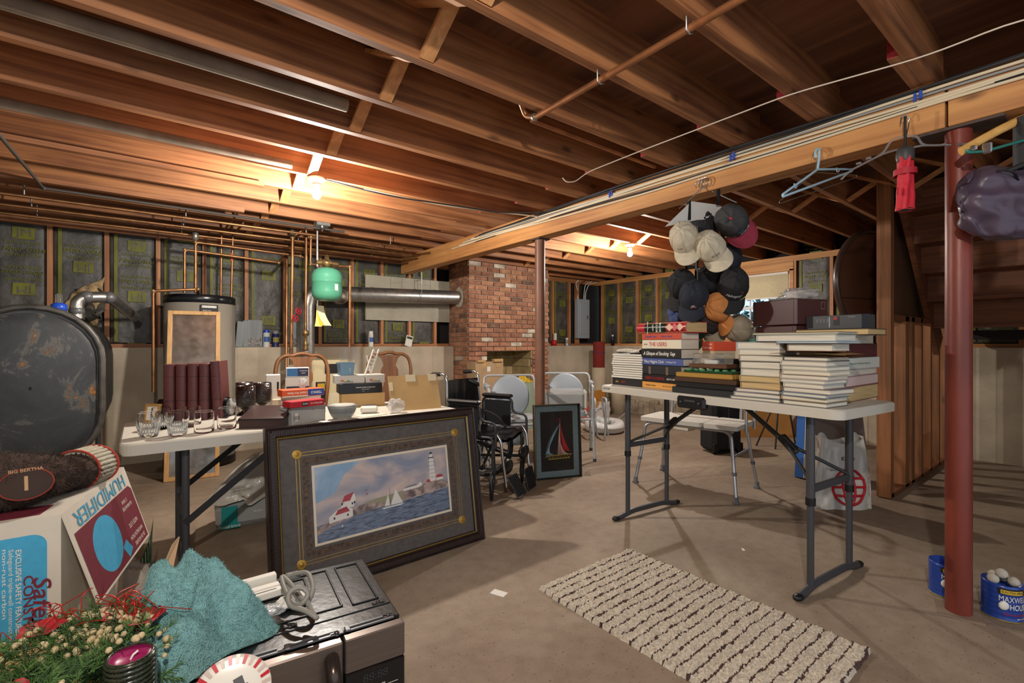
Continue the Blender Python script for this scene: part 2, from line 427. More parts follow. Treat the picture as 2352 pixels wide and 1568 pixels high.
# ---------------- chimney
BR=[mat('brick_a','A8765E',.85,nz=12,amt=.2,bump=.6,bs=60),mat('brick_b','976852',.85,nz=12,amt=.2,bump=.6,bs=60),mat('brick_c','B28062',.85,nz=12,amt=.2,bump=.6,bs=60),mat('brick_d','7A5C4C',.85,nz=12,amt=.25,bump=.6,bs=60),mat('whitewashed_brick','C9BCAA',.9,nz=9,amt=.3,bump=.6,bs=50)]
MORT=mat('mortar','A89680',.95,nz=20,amt=.15)
CX0,CX1,CY0=3.62,5.15,5.647
ch=T('brick_chimney','red brick chimney with an open fireplace on the back wall','chimney',(CX0,CY0,0))
s=MB(); OX0,OX1,OZ0,OZ1=3.94,4.79,.3,1.08
s.box(((CX0+CX1)/2,(CY0+6.2)/2+.008,(OZ1+ZJ)/2),(CX1-CX0-.016,6.2-CY0-.016,ZJ-OZ1))
s.box(((CX0+OX0)/2,(CY0+6.2)/2+.008,OZ1/2),(OX0-CX0-.016,6.2-CY0-.016,OZ1)); s.box(((CX1+OX1)/2,(CY0+6.2)/2+.008,OZ1/2),(CX1-OX1-.016,6.2-CY0-.016,OZ1)); s.box(((OX0+OX1)/2,(CY0+6.2)/2+.008,OZ0/2),(OX1-OX0,6.2-CY0-.016,OZ0))
s.build('mortar_core',MORT,ch,w=True)
bk=MB(); ht=.0677; BL=.215; r=0; z=0.0
while z<ZJ-.02:
    off=0 if r%2==0 else BL/2
    def br(a,b,face,y0=None):
        if b-a<.03: return
        u=RN.random(); mi=4 if u<.07 else (3 if u<.14 else int(RN.random()*3)); d=.004*RN.random()
        if face=='f': bk.box(((a+b)/2,CY0+.02-d,z+ht/2),(b-a-.011,.05,ht-.011),b=.003,mi=mi)
        else: bk.box((CX0+.02-d,(a+b)/2,z+ht/2),(.05,b-a-.011,ht-.011),b=.003,mi=mi)
    x=CX0-off
    while x<CX1:
        a,b=max(x,CX0),min(x+BL,CX1)
        if OZ0<=z+ht/2<OZ1:
            if a<OX0: br(a,min(b,OX0),'f')
            if b>OX1: br(max(a,OX1),b,'f')
        else: br(a,b,'f')
        x+=BL
    y=CY0+.03-(BL/2-off)
    while y<6.18:
        a,b=max(y,CY0+.045),min(y+BL,6.18); br(a,b,'s'); y+=BL
    z+=ht; r+=1
bk.build('brickwork',BR,ch,w=True)
fb=MB(); FB=mat('fire_brick','A89468',.9,nz=8,amt=.15)
fb.box(((OX0+OX1)/2,6.17,.69),(OX1-OX0,.02,.8))
for r in range(6):
    for c in range(5):
        x=OX0+.02+c*.2-(r%2)*.1; a,b=max(x,OX0),min(x+.19,OX1)
        if b-a>.03: fb.box(((a+b)/2,6.15,OZ0+.066+r*.132),(b-a,.03,.124),b=.004)
    for c in range(3): fb.box((OX1-.004,CY0+.14+c*.18-(r%2)*.05,OZ0+.066+r*.132),(.02,.172,.124),b=.004); fb.box((OX0+.004,CY0+.14+c*.18,OZ0+.066+r*.132),(.02,.172,.124),b=.004)
fb.build('firebox',FB,ch,w=True)
mp=MB().grid(lambda u,v:V((CX0-.012-.016*(1-(2*v-1)**2),5.89+(.13+.03*noise.noise(V((math.cos(u*6.28)*2,math.sin(u*6.28)*2,3))))*math.cos(u*2*pi)*v,1.862+(.15+.03*noise.noise(V((math.cos(u*6.28)*2,math.sin(u*6.28)*2,9))))*math.sin(u*2*pi)*v)),28,6,wrap=True)
mp.build('mortar_patch',mat('pale_mortar','B9AE9E',.95,nz=14,amt=.2,bump=.8,bs=40),ch,w=True)
# cement board behind the flue
one(MB().box((2.965,YS-.012,1.81),(1.28,.014,.6)),'cement_board',mat('cement_board_grey','A9A392',.9,nz=4,amt=.1),'grey cement board nailed to the studs behind the silver flue','board')
# ---------------- window
WY0,WY1,WZ0,WZ1=2.74,4.40,1.29,2.17
WF=mat('window_vinyl','D8DCE0',.4)
w1=MB()
for y in (WY0+.025,WY1-.025,(WY0+WY1)/2): w1.box((XS+.1,y,(WZ0+WZ1)/2),(.06,.05,WZ1-WZ0))
for z in (WZ0+.025,WZ1-.025,1.71): w1.box((XS+.1,(WY0+WY1)/2,z),(.05,WY1-WY0,.04))
w1=struct(w1.build('window_1',WF))
mb=MB()
for y in [WY0+.05+(WY1-WY0-.1)*k/6 for k in (1,2,4,5)]: mb.box((XS+.1,y,(WZ0+WZ1)/2),(.02,.016,WZ1-WZ0))
for z in (1.5,1.92): mb.box((XS+.1,(WY0+WY1)/2,z),(.02,WY1-WY0,.016))
mb.build('muntin',WF,w1)
MB().box((XS+.11,(WY0+WY1)/2,(WZ0+WZ1)/2),(.004,WY1-WY0,WZ1-WZ0)).build('pane',mat('window_glass','F4FAFF',.0,trans=1,ior=1.02,spec=.3),w1)
c=MB()
c.box((XS+.04,(WY0+WY1)/2,2.235),(.1,WY1-WY0+.1,.12)); c.box((XS+.04,(WY0+WY1)/2,1.24),(.1,WY1-WY0+.1,.1))
c.box((XS+.04,WY0-.025,1.72),(.1,.05,.95)); c.box((XS+.04,WY1+.02,1.72),(.1,.04,.95)); c.build('window_frame',WOODY,w1)
bl=T('cellular_blind','cream pleated blind half lowered over the basement window','blind',(XS+.06,WY0+.04,1.84))
g=MB().grid(lambda u,v:V((.006*math.sin(v*34*pi),u*(WY1-WY0-.08),v*.31)),2,120); g.build('blind_fabric',mat('blind_cloth','CFC4A6',.8),bl)
MB().box((0,(WY1-WY0-.08)/2,.32),(.04,WY1-WY0-.08,.03)).build('head_rail',WHITE,bl); MB().box((0,(WY1-WY0-.08)/2,-.008),(.03,WY1-WY0-.08,.016)).build('bottom_rail',WHITE,bl)
# outside: lawn bank and shrubs seen through the pane
FOL=mat('shrub_leaves','5F9AA0',.7,nz=3,amt=.5); gr=MB().box((9.5,3.6,1.0),(5,9,.1)); struct(gr.build('ground',mat('lawn','5E7A50',.9,nz=3,amt=.3)))
for i in range(4):
    h=MB()
    for q in range(420):
        a=V((RN.gauss(0,.35),RN.gauss(0,.42),RN.gauss(.45,.3))); n=V((RN.gauss(0,1),RN.gauss(0,1),RN.gauss(0,1))).normalized(); e=n.orthogonal().normalized(); g2=n.cross(e); sz=.06+.05*RN.random()
        h.quad(a-e*sz,a+g2*sz*.5,a+e*sz,a-g2*sz*.5)
    h.cyl((0,0,-.3),(0,0,.5),.02,n=6)
    one(h,'shrub',FOL,'blue-green leafy shrub outside the basement window','shrub',(8.9+.5*(i%2),3.0+i*.85,1.1),group='shrubs outside the window')
# ---------------- stairs, stair wall
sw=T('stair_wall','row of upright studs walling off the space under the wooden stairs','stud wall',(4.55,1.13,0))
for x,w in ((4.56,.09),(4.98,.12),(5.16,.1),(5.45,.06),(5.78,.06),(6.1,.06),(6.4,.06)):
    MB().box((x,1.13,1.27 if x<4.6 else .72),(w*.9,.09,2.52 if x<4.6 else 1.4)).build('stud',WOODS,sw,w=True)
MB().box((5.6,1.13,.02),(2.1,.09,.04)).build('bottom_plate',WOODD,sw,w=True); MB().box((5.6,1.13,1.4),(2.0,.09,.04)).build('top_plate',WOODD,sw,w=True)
st=T('staircase','dark wooden staircase seen from underneath at the right','staircase',(4.7,.66,0))
pn=MB().prism([(4.62,1.44),(6.12,1.44),(4.95,2.6),(4.62,2.6)],0,.012,0,Tm(0,1.185,0)@Rx(pi/2)); pn.build('side_panel',mat('brown_hardboard','5E4331',.55,nz=3,amt=.12),st,w=True)
MB().box((4.615,1.175,2.0),(.012,.03,1.1)).build('panel_edge',mat('panel_edge_pale','B5A48C',.7),st,w=True)
nst=5
for k in range(nst):
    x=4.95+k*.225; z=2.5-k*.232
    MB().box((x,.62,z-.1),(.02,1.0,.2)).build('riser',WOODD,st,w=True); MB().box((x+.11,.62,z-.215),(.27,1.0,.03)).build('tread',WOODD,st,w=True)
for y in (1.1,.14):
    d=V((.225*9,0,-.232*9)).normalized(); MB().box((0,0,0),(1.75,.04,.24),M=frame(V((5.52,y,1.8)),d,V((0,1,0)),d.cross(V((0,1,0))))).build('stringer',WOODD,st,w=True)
# dark shelf edge and clutter under stairs
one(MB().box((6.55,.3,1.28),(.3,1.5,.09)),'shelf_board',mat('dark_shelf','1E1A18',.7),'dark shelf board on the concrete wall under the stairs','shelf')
# round table top
p=V((4.98,1.335,1.72)); nn=V((.28,.96,0)).normalized(); ax=V((nn.y,-nn.x,0))
rt=T('round_table_top','round brown table top hung on edge beside the stair post','table top',tuple(p))
Mr=frame(V((0,0,0)),ax,V((0,0,1)),nn)
a=MB(); a.lathe([(0,-.012),(.435,-.012),(.435,.012),(0,.012)],64,0,Mr,False); a.build('top_board',mat('brown_laminate','5A3A2A',.4,nz=3,amt=.1),rt)
a=MB(); a.lathe([(.432,-.022),(.455,-.022),(.458,0),(.455,.022),(.432,.022)],64,0,Mr); a.build('rim',mat('dark_rim','3A2A24',.3),rt)
a=MB(); a.box((0,-.14,-.0135),(.86,.006,.004),M=Mr); a.build('seam',INK,rt)
# ================================================================ placing helpers
def fbm(q,z):
    A=G(q[0],q[1],z);B=G(q[2],q[3],z); d=B-A
    return (A+B)/2, math.atan2(d.y,d.x), d.length
FR=Rx(pi/2)                      # text plane facing -y (front of a local box)
def front(x,z,y=-.0012): return Tm(x,y,z)@FR
def carton(name,label,cat,q,z,h,d,m,panels=(),texts=(),group=None,b=.003,top=(),mats=None,w=None,name2='printing',lift=0):
    loc,rz,W=fbm(q,z-lift); loc.z=z
    if w: W=w
    mb=MB().box((0,d/2,h/2),(W,d,h),b=b)
    o=one(mb,name,m,label,cat,tuple(loc),rz,group); ROOT[o]=Tm(*loc)@Rz(rz)
    if panels or texts or top:
        ms=[];P=MB()
        def mi(mm):
            if mm not in ms: ms.append(mm)
            return ms.index(mm)
        for k,(x0,x1,z0,z1,mm) in enumerate(panels):
            e=.0006+.0002*k; P.box(((x0+x1)/2*W,-e/2,(z0+z1)/2*h),((x1-x0)*W,e,(z1-z0)*h),mi=mi(mm))
        for tx in texts:
            s,sz,x,zz,mm=tx[:5]; fl=Ry(pi) if len(tx)>5 and tx[5] else Matrix.Identity(4)
            P.text(s,sz*h,Tm(x*W,-.0022,zz*h)@fl@FR,mi(mm),tx[6] if len(tx)>6 else 0,.01,tx[7]*W if len(tx)>7 else None)
        for (x0,x1,y0,y1,mm) in top: P.box(((x0+x1)/2*W,(y0+y1)/2*d,h+.0005),((x1-x0)*W,(y1-y0)*d,.001),mi=mi(mm))
        P.build(name2,ms,o)
    return o
# ================================================================ OIL TANK
TX,TYF,TYB,TZ0,TZ1,TR=-.565,4.3,5.88,.386,1.433,.345
def obround(r,zc0,zc1,n=14): return [(r*math.cos(pi*k/n),zc1+r*math.sin(pi*k/n)) for k in range(n+1)]+[(-r*math.cos(pi*k/n),zc0-r*math.sin(pi*k/n)) for k in range(n+1)]
TANKM=mat('black_tank_paint','2A2C2D',.42,nz=2.5,amt=.35,bump=.15,bs=12)
def rust_mat():
    m,N,L,B=_m('rusty_tank_end'); tc=N.new('ShaderNodeTexCoord')
    n=N.new('ShaderNodeTexNoise'); n.inputs['Scale'].default_value=3.2; n.inputs['Detail'].default_value=9; n.inputs['Roughness'].default_value=.7; n.inputs['Distortion'].default_value=.8; L.new(tc.outputs['Object'],n.inputs['Vector'])
    r=N.new('ShaderNodeValToRGB'); L.new(n.outputs[0],r.inputs[0]); e=r.color_ramp.elements
    e[0].position=.3; e[0].color=srgb('222526'); e[1].position=.55; e[1].color=srgb('34383A')
    for p,c in((.585,'5C5A54'),(.605,'3A3B3A'),(.63,'8A5A26'),(.68,'A8722C'),(.7,'3A3B3A')):
        x=e.new(p); x.color=srgb(c)
    L.new(r.outputs[0],B.inputs['Base Color']); B.inputs['Roughness'].default_value=.5; MATS['rust']=m; return m
tk=T('oil_tank','large black steel oil tank with rusty scratched end in the left corner','tank',(TX,TYF,0))
YM=Rx(pi/2)
tb=MB(); ob=[(x,z) for x,z in obround(TR,TZ0+TR,TZ1-TR)]
tb.prism(ob,-(TYB-TYF),0,0,YM,True)
tb.build('tank_shell',TANKM,tk)
fc=MB(); n=len(ob)
rings=[(1.0,0),(.93,-.03),(.8,-.04),(.4,-.052),(.02,-.055)]
zc=(TZ0+TZ1)/2
vs=[];fs=[]
for s_,yy in rings:
    for x,z in ob: vs.append((x*s_,yy+.03,zc+(z-zc)*s_))
for i in range(len(rings)-1):
    for j in range(n): fs.append((i*n+j,i*n+(j+1)%n,(i+1)*n+(j+1)%n,(i+1)*n+j))
fc.add(vs,[f[::-1] for f in fs],0,True); fc.build('end_plate',rust_mat(),tk)
MB().tube([(x*1.0,0,z) for x,z in ob],.02,8,closed=True).build('weld_rim',mat('worn_rim','55534F',.45,.3,nz=12,amt=.3),tk)
for x in(-.25,.25):
    for y in(.2,1.35): MB().cyl((x,y,0),(x,y,TZ0+.12),.02).build('leg',GRAYM,tk)
vp=T('tank_vent_pipe','grey vent elbow rising from the oil tank into the torn insulation','pipe',(-.42,5.2,1.4))
MB().tube(fillet([(0,0,0),(0,0,.17),(.2,.05,.19),(.36,.55,.05)],.07),.045,14).build('elbow_pipe',GALV,vp); 
for q in ((0,0,.06),(.06,.01,.18),(.2,.05,.185)): MB().ball(q,.052,12).build('coupling',mat('pipe_grey','6A6B6B',.4,.3),vp)
gp=T('tank_gauge','blue tank gauge with a clear bulb on top of the oil tank','gauge',(-.5,4.95,1.415))
MB().cyl((0,0,0),(0,0,.025),.02).build('stem',GRAYM,gp); MB().lathe([(.001,.02),(.03,.02),(.048,.035),(.048,.075),(.03,.09),(.001,.09)],18).build('gauge_cap',mat('gauge_blue','2452C8',.3),gp); MB().lathe([(.022,.088),(.022,.15),(.012,.165),(.0,.167)],14).build('gauge_bulb',CLEARP,gp)
# ================================================================ WATER HEATER, MIRROR
HX,HY=.457,5.66
wh=T('water_heater','tall grey cylindrical water heater with a black top rim','water heater',(HX,HY,0))
HB=mat('heater_grey','8F897D',.45)
MB().lathe([(.0,.06),(.297,.06),(.3,.09),(.3,1.6),(.0,1.6)],48).build('tank_body',HB,wh)
MB().lathe([(.0,1.665),(.295,1.665),(.306,1.655),(.306,1.59),(.298,1.585)],48).build('top_rim',mat('heater_black','17191D',.25),wh)
MB().lathe([(.0,.0),(.305,.0),(.305,.08),(.3,.085)],48).build('base_ring',BLACKP,wh)
a=-pi/2+.15; pl=MB(); Mp=Tm(.305*math.cos(a),.305*math.sin(a),1.53)@Rz(a+pi/2)
pl.box((0,0,0),(.15,.006,.075),M=Mp,b=.004); pl.box((0,-.0035,.018),(.12,.001,.02),M=Mp,mi=1); pl.text('WATER HEATER',.016,Mp@Tm(0,-.0045,.018)@FR,0); pl.text('MODEL PLUS',.012,Mp@Tm(-.02,-.0035,-.02)@FR,1); pl.build('name_plate',[INK,WINK],wh)
OAK=wood('oak_frame','B88A52','D6AC74','z',1.2,knots=False)
mr=T('leaning_mirror','tall dusty oak framed mirror leaning on the water heater','mirror',(.345,5.04,0),-.137)
Mm=Rx(-.2)
m_=MB().box((0,.009,.765),(.36,.006,1.47),M=Mm); m_.build('mirror_glass',mat('silver_mirror','A39D95',.16,.75,nz=14,amt=.2),mr)
m_=MB()
for x in(-.187,.187): m_.box((x,0,.765),(.036,.022,1.53),M=Mm,b=.003)
for z in(.018,1.512): m_.box((0,0,z),(.34,.022,.036),M=Mm,b=.003)
m_.build('oak_frame',OAK,mr)
# ================================================================ PIPES
def pipe(pts,r,label,m=COPPER,Y=5.5,name='copper_pipe',fr=.03,extra=None):
    P=[PY(p[0],p[1],p[2] if len(p)>2 else Y) if not isinstance(p,V) else p for p in pts]
    t=T(name,label,'pipe',tuple(P[0])); MB().tube(fillet(P,fr,3),r,10).build('pipe_run',m,t,w=True)
    for p in P[1:-1]: MB().ball(p,r*1.45,10).build('elbow_fitting',mat('soldered_fitting','A88A62',.4,.7,nz=20,amt=.25),t,w=True)
    return t
pipe([(352,900),(352,668),(455,664),(455,676,5.6)],.013,'thin copper pipe bending over the left side of the water heater',Y=5.3)
pipe([(449,672),(449,556),(690,588),(700,592)],.014,'copper riser with a silver air vent above the water heater')
pipe([(424,672),(424,573),(640,603),(659,585,5.7),(657,845)],.013,'copper pipe looping from the heater along to a long red-marked drop')
pipe([(507,682),(509,536),(552,482,4.95),(552,476,4.95)],.011,'thin copper riser slanting up to the joists from the heater centre',Y=5.6)
pipe([(531,684),(535,538),(557,516,5.2),(560,506,5.2)],.011,'copper riser with a pink valve tag above the heater right side',Y=5.6)
p5=pipe([(668,838),(672,545),(703,522,5.25)],.017,'thick copper drop with two red valve wheels beside the boiler',Y=5.3)
pipe([(702,742),(704,498),(900,520,5.3),(1040,545,5.35)],.014,'copper pipe rising beside the green tank and running along the joists',Y=5.2)
pipe([(728,706),(729,520)],.012,'grey electrical conduit hanging from a junction box by the green tank',GALV,5.0,'conduit')
pipe([(735,607),(713,607),(714,544),(1000,592,5.6)],.011,'copper loop feeding the green expansion tank valve',Y=5.0)
pipe([(762,610),(804,612),(802,830)],.014,'copper drop right of the green expansion tank',Y=5.0)
for i,(y0,y1,Y,lab) in enumerate([(430,532,5.05,'upper copper line running along under the joists to the left'),(452,548,5.35,'middle copper line under the joists on the left'),(468,560,5.6,'lower copper line close to the back wall top')]):
    A=PY(0,y0,Y); z=2.3-.02*i; t=T('copper_pipe',lab,'pipe',(-1.6,Y,z)); MB().cyl((0,0,0),(4.2,0,-.0),.013,n=10).build('pipe_run',COPPER,t); [MB().cyl((x,0,.014),(x,0,.1),.006,n=6).build('hanger_strap',GALV,t) for x in (.9,1.9,2.9,3.8)]
av=MB()
for q in ((449,556,5.5),(672,545,5.3)):
    p=PY(*q); av.lathe([(.012,.0),(.012,.02),(.026,.025),(.026,.085),(.02,.092),(.008,.095),(.008,.11),(0,.11)],14,0,Tm(*p)); 
    o=av.build('air_vent',mat('nickel_vent','A9A79E',.35,.8)); tag(o,'silver air vent capping the riser above the heater' if q[0]==449 else 'silver air vent capping the thick drop by the boiler','valve','air vents on the risers'); av=MB()
def wheel(p,nrm,r=.032):
    z=V(nrm).normalized(); x=z.orthogonal().normalized(); M=frame(V((0,0,0)),x,z.cross(x),z)
    t=MB(); t.tube([(r*math.cos(a),r*math.sin(a),0) for a in [2*pi*k/16 for k in range(16)]],.006,6,closed=True,M=M)
    for k in range(4): a=k*pi/2; t.cyl((0,0,0),(r*math.cos(a),r*math.sin(a),0),.004,n=6,M=M)
    t.cyl((0,0,-.05),(0,0,.008),.007,n=8,M=M); return t
for q,l in (((686,714,5.22),'upper'),((678,731,5.22),'lower')):
    wheel((0,0,0),(.35,-1,.1)).build('valve_wheel',mat('valve_red','A81F2A',.4),p5).location=PY(*q)-V(p5.location)
pk=MB(); p=PY(533,590,5.58); pk.box(p,(.02,.004,.07)); tag(pk.build('valve_tag',mat('pink_tag','E0425A',.6)),'pink tag wired to a copper riser above the heater','tag')
# valves on the boiler drop
vt=MB(); vt.lathe([(.02,0),(.032,.02),(.02,.04),(.03,.06),(.018,.09),(.018,.15),(.035,.17),(.035,.2),(.015,.22),(.015,.3)],12,0,Tm(*PY(702,806,5.2))); tag(vt.build('backflow_valve',mat('bronze_valve','96794E',.4,.7,nz=30,amt=.3)),'bronze valve body under the copper drop beside the boiler','valve')
# junction box on ceiling
jb=T('junction_box','silver junction box on the joists above the green tank','box',tuple(PY(740,514,4.8)))
MB().box((0,0,0),(.13,.1,.05),b=.004).build('box_body',GALV,jb); MB().lathe([(.0,-.075),(.012,-.07),(.012,-.05),(.022,-.045),(.022,-.025)],12).build('nozzle',CHROME,jb)
# expansion tank
et=T('expansion_tank','green expansion tank hanging among the copper pipes','tank',tuple(PY(751,692,4.79)))
GRN=mat('tank_green','4F9477',.3)
MB().lathe([(0,0),(.06,.002),(.115,.02),(.138,.06),(.141,.1),(.141,.185),(.143,.187),(.143,.193),(.141,.195),(.141,.25),(.12,.3),(.07,.325),(0,.333)],36).build('tank_body',GRN,et)
MB().lathe([(0,.46),(.012,.455),(.022,.45),(.022,.415),(.03,.41),(.05,.39),(.055,.37),(.04,.345),(.018,.33)],16).build('air_valve',MATS['bronze_valve'],et)
MB().cyl((-.1,0,.375),(.11,0,.375),.02,n=12).build('tee',MATS['bronze_valve'],et)
lb=MB(); lb.box((0,-.0,0),(.035,.003,.06),M=Rz(.35)@Tm(0,-.143,.13)@Rz(0)); lb.build('label_sticker',PAPER,et)
# flue
def flue():
    t=T('flue_pipe','silver flue pipe running across to the brick chimney','duct',(1.5,5.85,0))
    zl,zr=1.79,1.862
    MB().tube([(1.62,5.85,zl),(3.66,5.89,zr)],.095,28,caps=True).build('duct_run',GALV,t,w=True)
    MB().tube([(1.5,5.83,1.0),(1.5,5.83,1.63),(1.525,5.835,1.73),(1.6,5.845,1.785),(1.66,5.85,1.792)],.093,28).build('elbow',GALV,t,w=True)
    for x in(2.3,2.9,3.2): MB().tube([(x,5.85+.02*(x-1.6),zl+.036*(x-1.62)),(x+.02,5.86+.02*(x-1.6),zl+.036*(x-1.6))],.0985,28).build('seam_band',GALV,t,w=True)
    d=MB(); M=frame(V((1.86,5.74,1.76)),V((1,0,0)),V((0,0,1)),V((0,-1,0))); d.lathe([(.0,.0),(.08,.0),(.085,.02),(.095,.02),(.095,-.06),(.0,-.06)],24,0,M); d.build('draft_damper',mat('damper_rust','8E8578',.5,.6,nz=9,amt=.2),t,w=True)
    s=MB(); s.box((2.95,5.86,2.05),(.02,.2,.003)); s.tube([(2.95,5.76,2.3),(2.95,5.755,1.86),(2.95,5.8,1.74),(2.95,5.88,1.735),(2.95,5.97,1.8),(2.95,5.98,2.3)],.004,6); s.build('strap',GALV,t,w=True)
flue()
# boiler
bo=T('boiler','beige boiler behind the dining chair with a black warning label','boiler',(1.62,5.45,0))
BOM=mat('boiler_beige','CBBE98',.5)
MB().box((0,0,.53),(.46,.55,.98),b=.012).build('jacket',BOM,bo); MB().box((0,-.279,.93),(.2,.006,.1)).build('warning_label',INK,bo); MB().box((0,-.2785,.42),(.4,.004,.5)).build('access_door',mat('boiler_door','D4C9A6',.5),bo)
MB().box((0,0,.02),(.5,.58,.04)).build('base_frame',BLACKP,bo)
# yellow tag sheets hanging
tg=T('instruction_tags','yellow instruction sheets hanging on wire beside the silver flue','papers',tuple(PY(735,702,4.98)))
for i,(a,c,l) in enumerate(((-.06,'E6D27A',.21),(.08,'E2BE32',.2),(.2,'D9D2B0',.2))):
    MB().grid(lambda u,v:V((-.035+.07*u+.12*a*v*v*3,-.004*i-.02*math.sin(v*2)*v,-l*v)),3,8).build('sheet',mat('sheet%s'%c,c,.7),tg)
# things on the concrete ledge
def can(q,Y,h,r,m,label,cap=None,name='spray_can'):
    p=PY(q[0],q[1],Y); p.z=LEDGE; t=T(name,label,'can',tuple(p))
    MB().lathe([(0,0),(r,0),(r*1.03,.004),(r,.01),(r,h*.78),(r*1.03,h*.79),(r*.8,h*.85)],20).build('can_body',m,t)
    MB().lathe([(r*.86,h*.8),(r*.86,h*.98),(r*.8,h),(0,h)],20).build('cap',cap or WHITE,t)
    b=MB(); b.grid(lambda u,v:V((r*1.012*math.cos(-pi*.5-1.0+2*u),r*1.012*math.sin(-pi*.5-1.0+2*u),h*(.3+.3*v))),10,2); b.build('label_band',mat('canlabel'+label[:6],'3C5F9E' if 'white' in label else '8C7C3A',.5),t)
    return t
YL=YB+.055
can((612,800),YL,.2,.036,mat('can_grey','C9CBCB',.35),'white spray can with a royal blue cap on the concrete ledge',mat('cap_blue','2340B5',.35))
can((633,798),YL,.19,.038,mat('can_navy','1E2A55',.35),'navy and yellow absorber can on the concrete ledge',mat('cap_grey','7D7E7C',.5))
can((852,800),YL,.205,.032,WHITE,'white spray can standing on the ledge behind the white frame')
can((1302,797),YL,.14,.032,mat('can_silverblue','AEB9CF',.3,.5),'silver and blue can standing on the ledge left of the breaker panel')
can((1428,797),XW-0+0,.17,.03,BLACKP,'slim black bottle with a white cap on the ledge near the window wall',WHITE,'bottle') if False else None
bt=T('bottle','slim black bottle with a white cap on the far ledge','bottle',tuple(V((XW+.05,5.73,LEDGE)))); MB().lathe([(0,0),(.03,0),(.03,.15),(.02,.17)],16).build('bottle_body',BLACKP,bt); MB().lathe([(.018,.165),(.018,.2),(0,.2)],12).build('cap',WHITE,bt)
tin=T('paint_tin','red and white tin on the ledge left of the breaker panel','can',(5.68,YL-.01,LEDGE)); MB().lathe([(0,0),(.045,0),(.045,.1),(0,.1)],18).build('tin_body',RED,tin); MB().box((.02,-.0,.16),(.05,.03,.12)).build('carton_piece',PAPER,tin)
tag(tin.children[1],'',''); del tin.children[1]['category']; tin.children[1]['label']='cream card packet behind the red tin'
GB=mat('siding_sample_grey','83888A',.6,nz=40,amt=.08,stretch=(1,.05,.05))
for i,(q0,q1,h,a,l) in enumerate(((540,557,.29,.25,'grey siding sample board leaning beside the water heater'),(558,570,.30,0,'narrow grey sample box on the ledge beside the heater'),(568,603,.31,.0,'grey siding sample box with a picture label on the ledge'),(668,688,.3,0,'grey sample board behind the red valve wheels'))):
    A=PY(q0,800,YL);B=PY(q1,800,YL); b=MB().box(((0),.02,h/2),(B.x-A.x,.035,h),M=Ry(a*.3),b=.003); o=one(b,'sample_box',GB,l,'box',((A.x+B.x)/2,YL+.004*i-.01,LEDGE+.002))
    if i in(2,3): s=MB(); s.box((0,-.0,.06),((B.x-A.x)*.85,.006,.09)); s=s.build('picture_label',mat('label_photo','8E8A86',.6,nz=60,amt=.6),o)
# hang card
hp=PY(937,792,YL); hp.z=LEDGE+.003; hc=one(MB().box((0,0,.075),(.1,.012,.15),M=Rx(-.1)@Ry(.25)),'hang_card',PAPER,'white blister card propped at the foot of the studs left of the chimney','card',tuple(hp)); MB().box((0,-.008,.12),(.08,.002,.03),M=Rx(-.1)@Ry(.25)).build('printing',INK,hc)
# ================================================================ BREAKER PANEL, CARPET ROLL, TUBES
bp=T('breaker_panel','grey metal breaker panel on the back wall corner','electrical panel',(6.43,YS-.02,1.3))
GP=mat('panel_grey','8D949A',.45)
MB().box((0,0,.35),(.3,.09,.72),b=.004).build('panel_box',GP,bp); MB().box((0,-.048,.35),(.22,.008,.56),b=.003).build('panel_door',GP,bp); MB().box((.085,-.054,.38),(.02,.008,.07)).build('latch',GRAYM,bp)
for i,(dx,col) in enumerate(((-.1,WHITE),(-.02,BLACKP),(.06,WHITE),(.1,WHITE))):
    MB().tube(fillet([(dx,.02,.7),(dx+.02,.03,.85),(dx-.06+.05*i,.02,1.0),(dx+.1*i,.0,1.06)],.05),.008,6,).build('cable',col,bp)
def paper_tube(q,h,r,label,m):
    p=G(*q); t=T('card_tube',label,'tube',tuple(p)); MB().lathe([(r*.93,h-.01),(r*.93,h),(r,h),(r,0),(0,0)],28).build('tube_wall',m,t); return t
CT=mat('form_tube','B3A48C',.85,nz=5,amt=.08)
P1=V((6.28,5.6,0)); t=T('card_tube','tall beige card form tube standing in the far corner','tube',tuple(P1)); MB().lathe([(.115,.7),(.115,.78),(.122,.78),(.122,0),(0,0)],28).build('tube_wall',CT,t)
P2=V((6.45,5.3,0)); t=T('card_tube','shorter beige card form tube in front of the window wall','tube',tuple(P2)); MB().lathe([(.13,.6),(.13,.68),(.137,.68),(.137,0),(0,0)],28).build('tube_wall',CT,t)
cr=T('carpet_roll','dark red carpet roll standing in the tall beige tube','carpet roll',(6.28,5.6,.02)); MB().lathe([(0,0),(.1,0),(.1,1.2),(.09,1.21),(.085,1.19),(.06,1.19),(.055,1.21),(0,1.21)],26).build('roll_body',mat('red_carpet','7C2620',.95,nz=150,amt=.2,bump=.6,bs=200),cr); MB().tube([(.103*math.cos(a),.103*math.sin(a),1.02+.02*math.cos(a*2)) for a in [2*pi*k/20 for k in range(20)]],.004,5,closed=True).build('tie_cord',BLUE,cr)
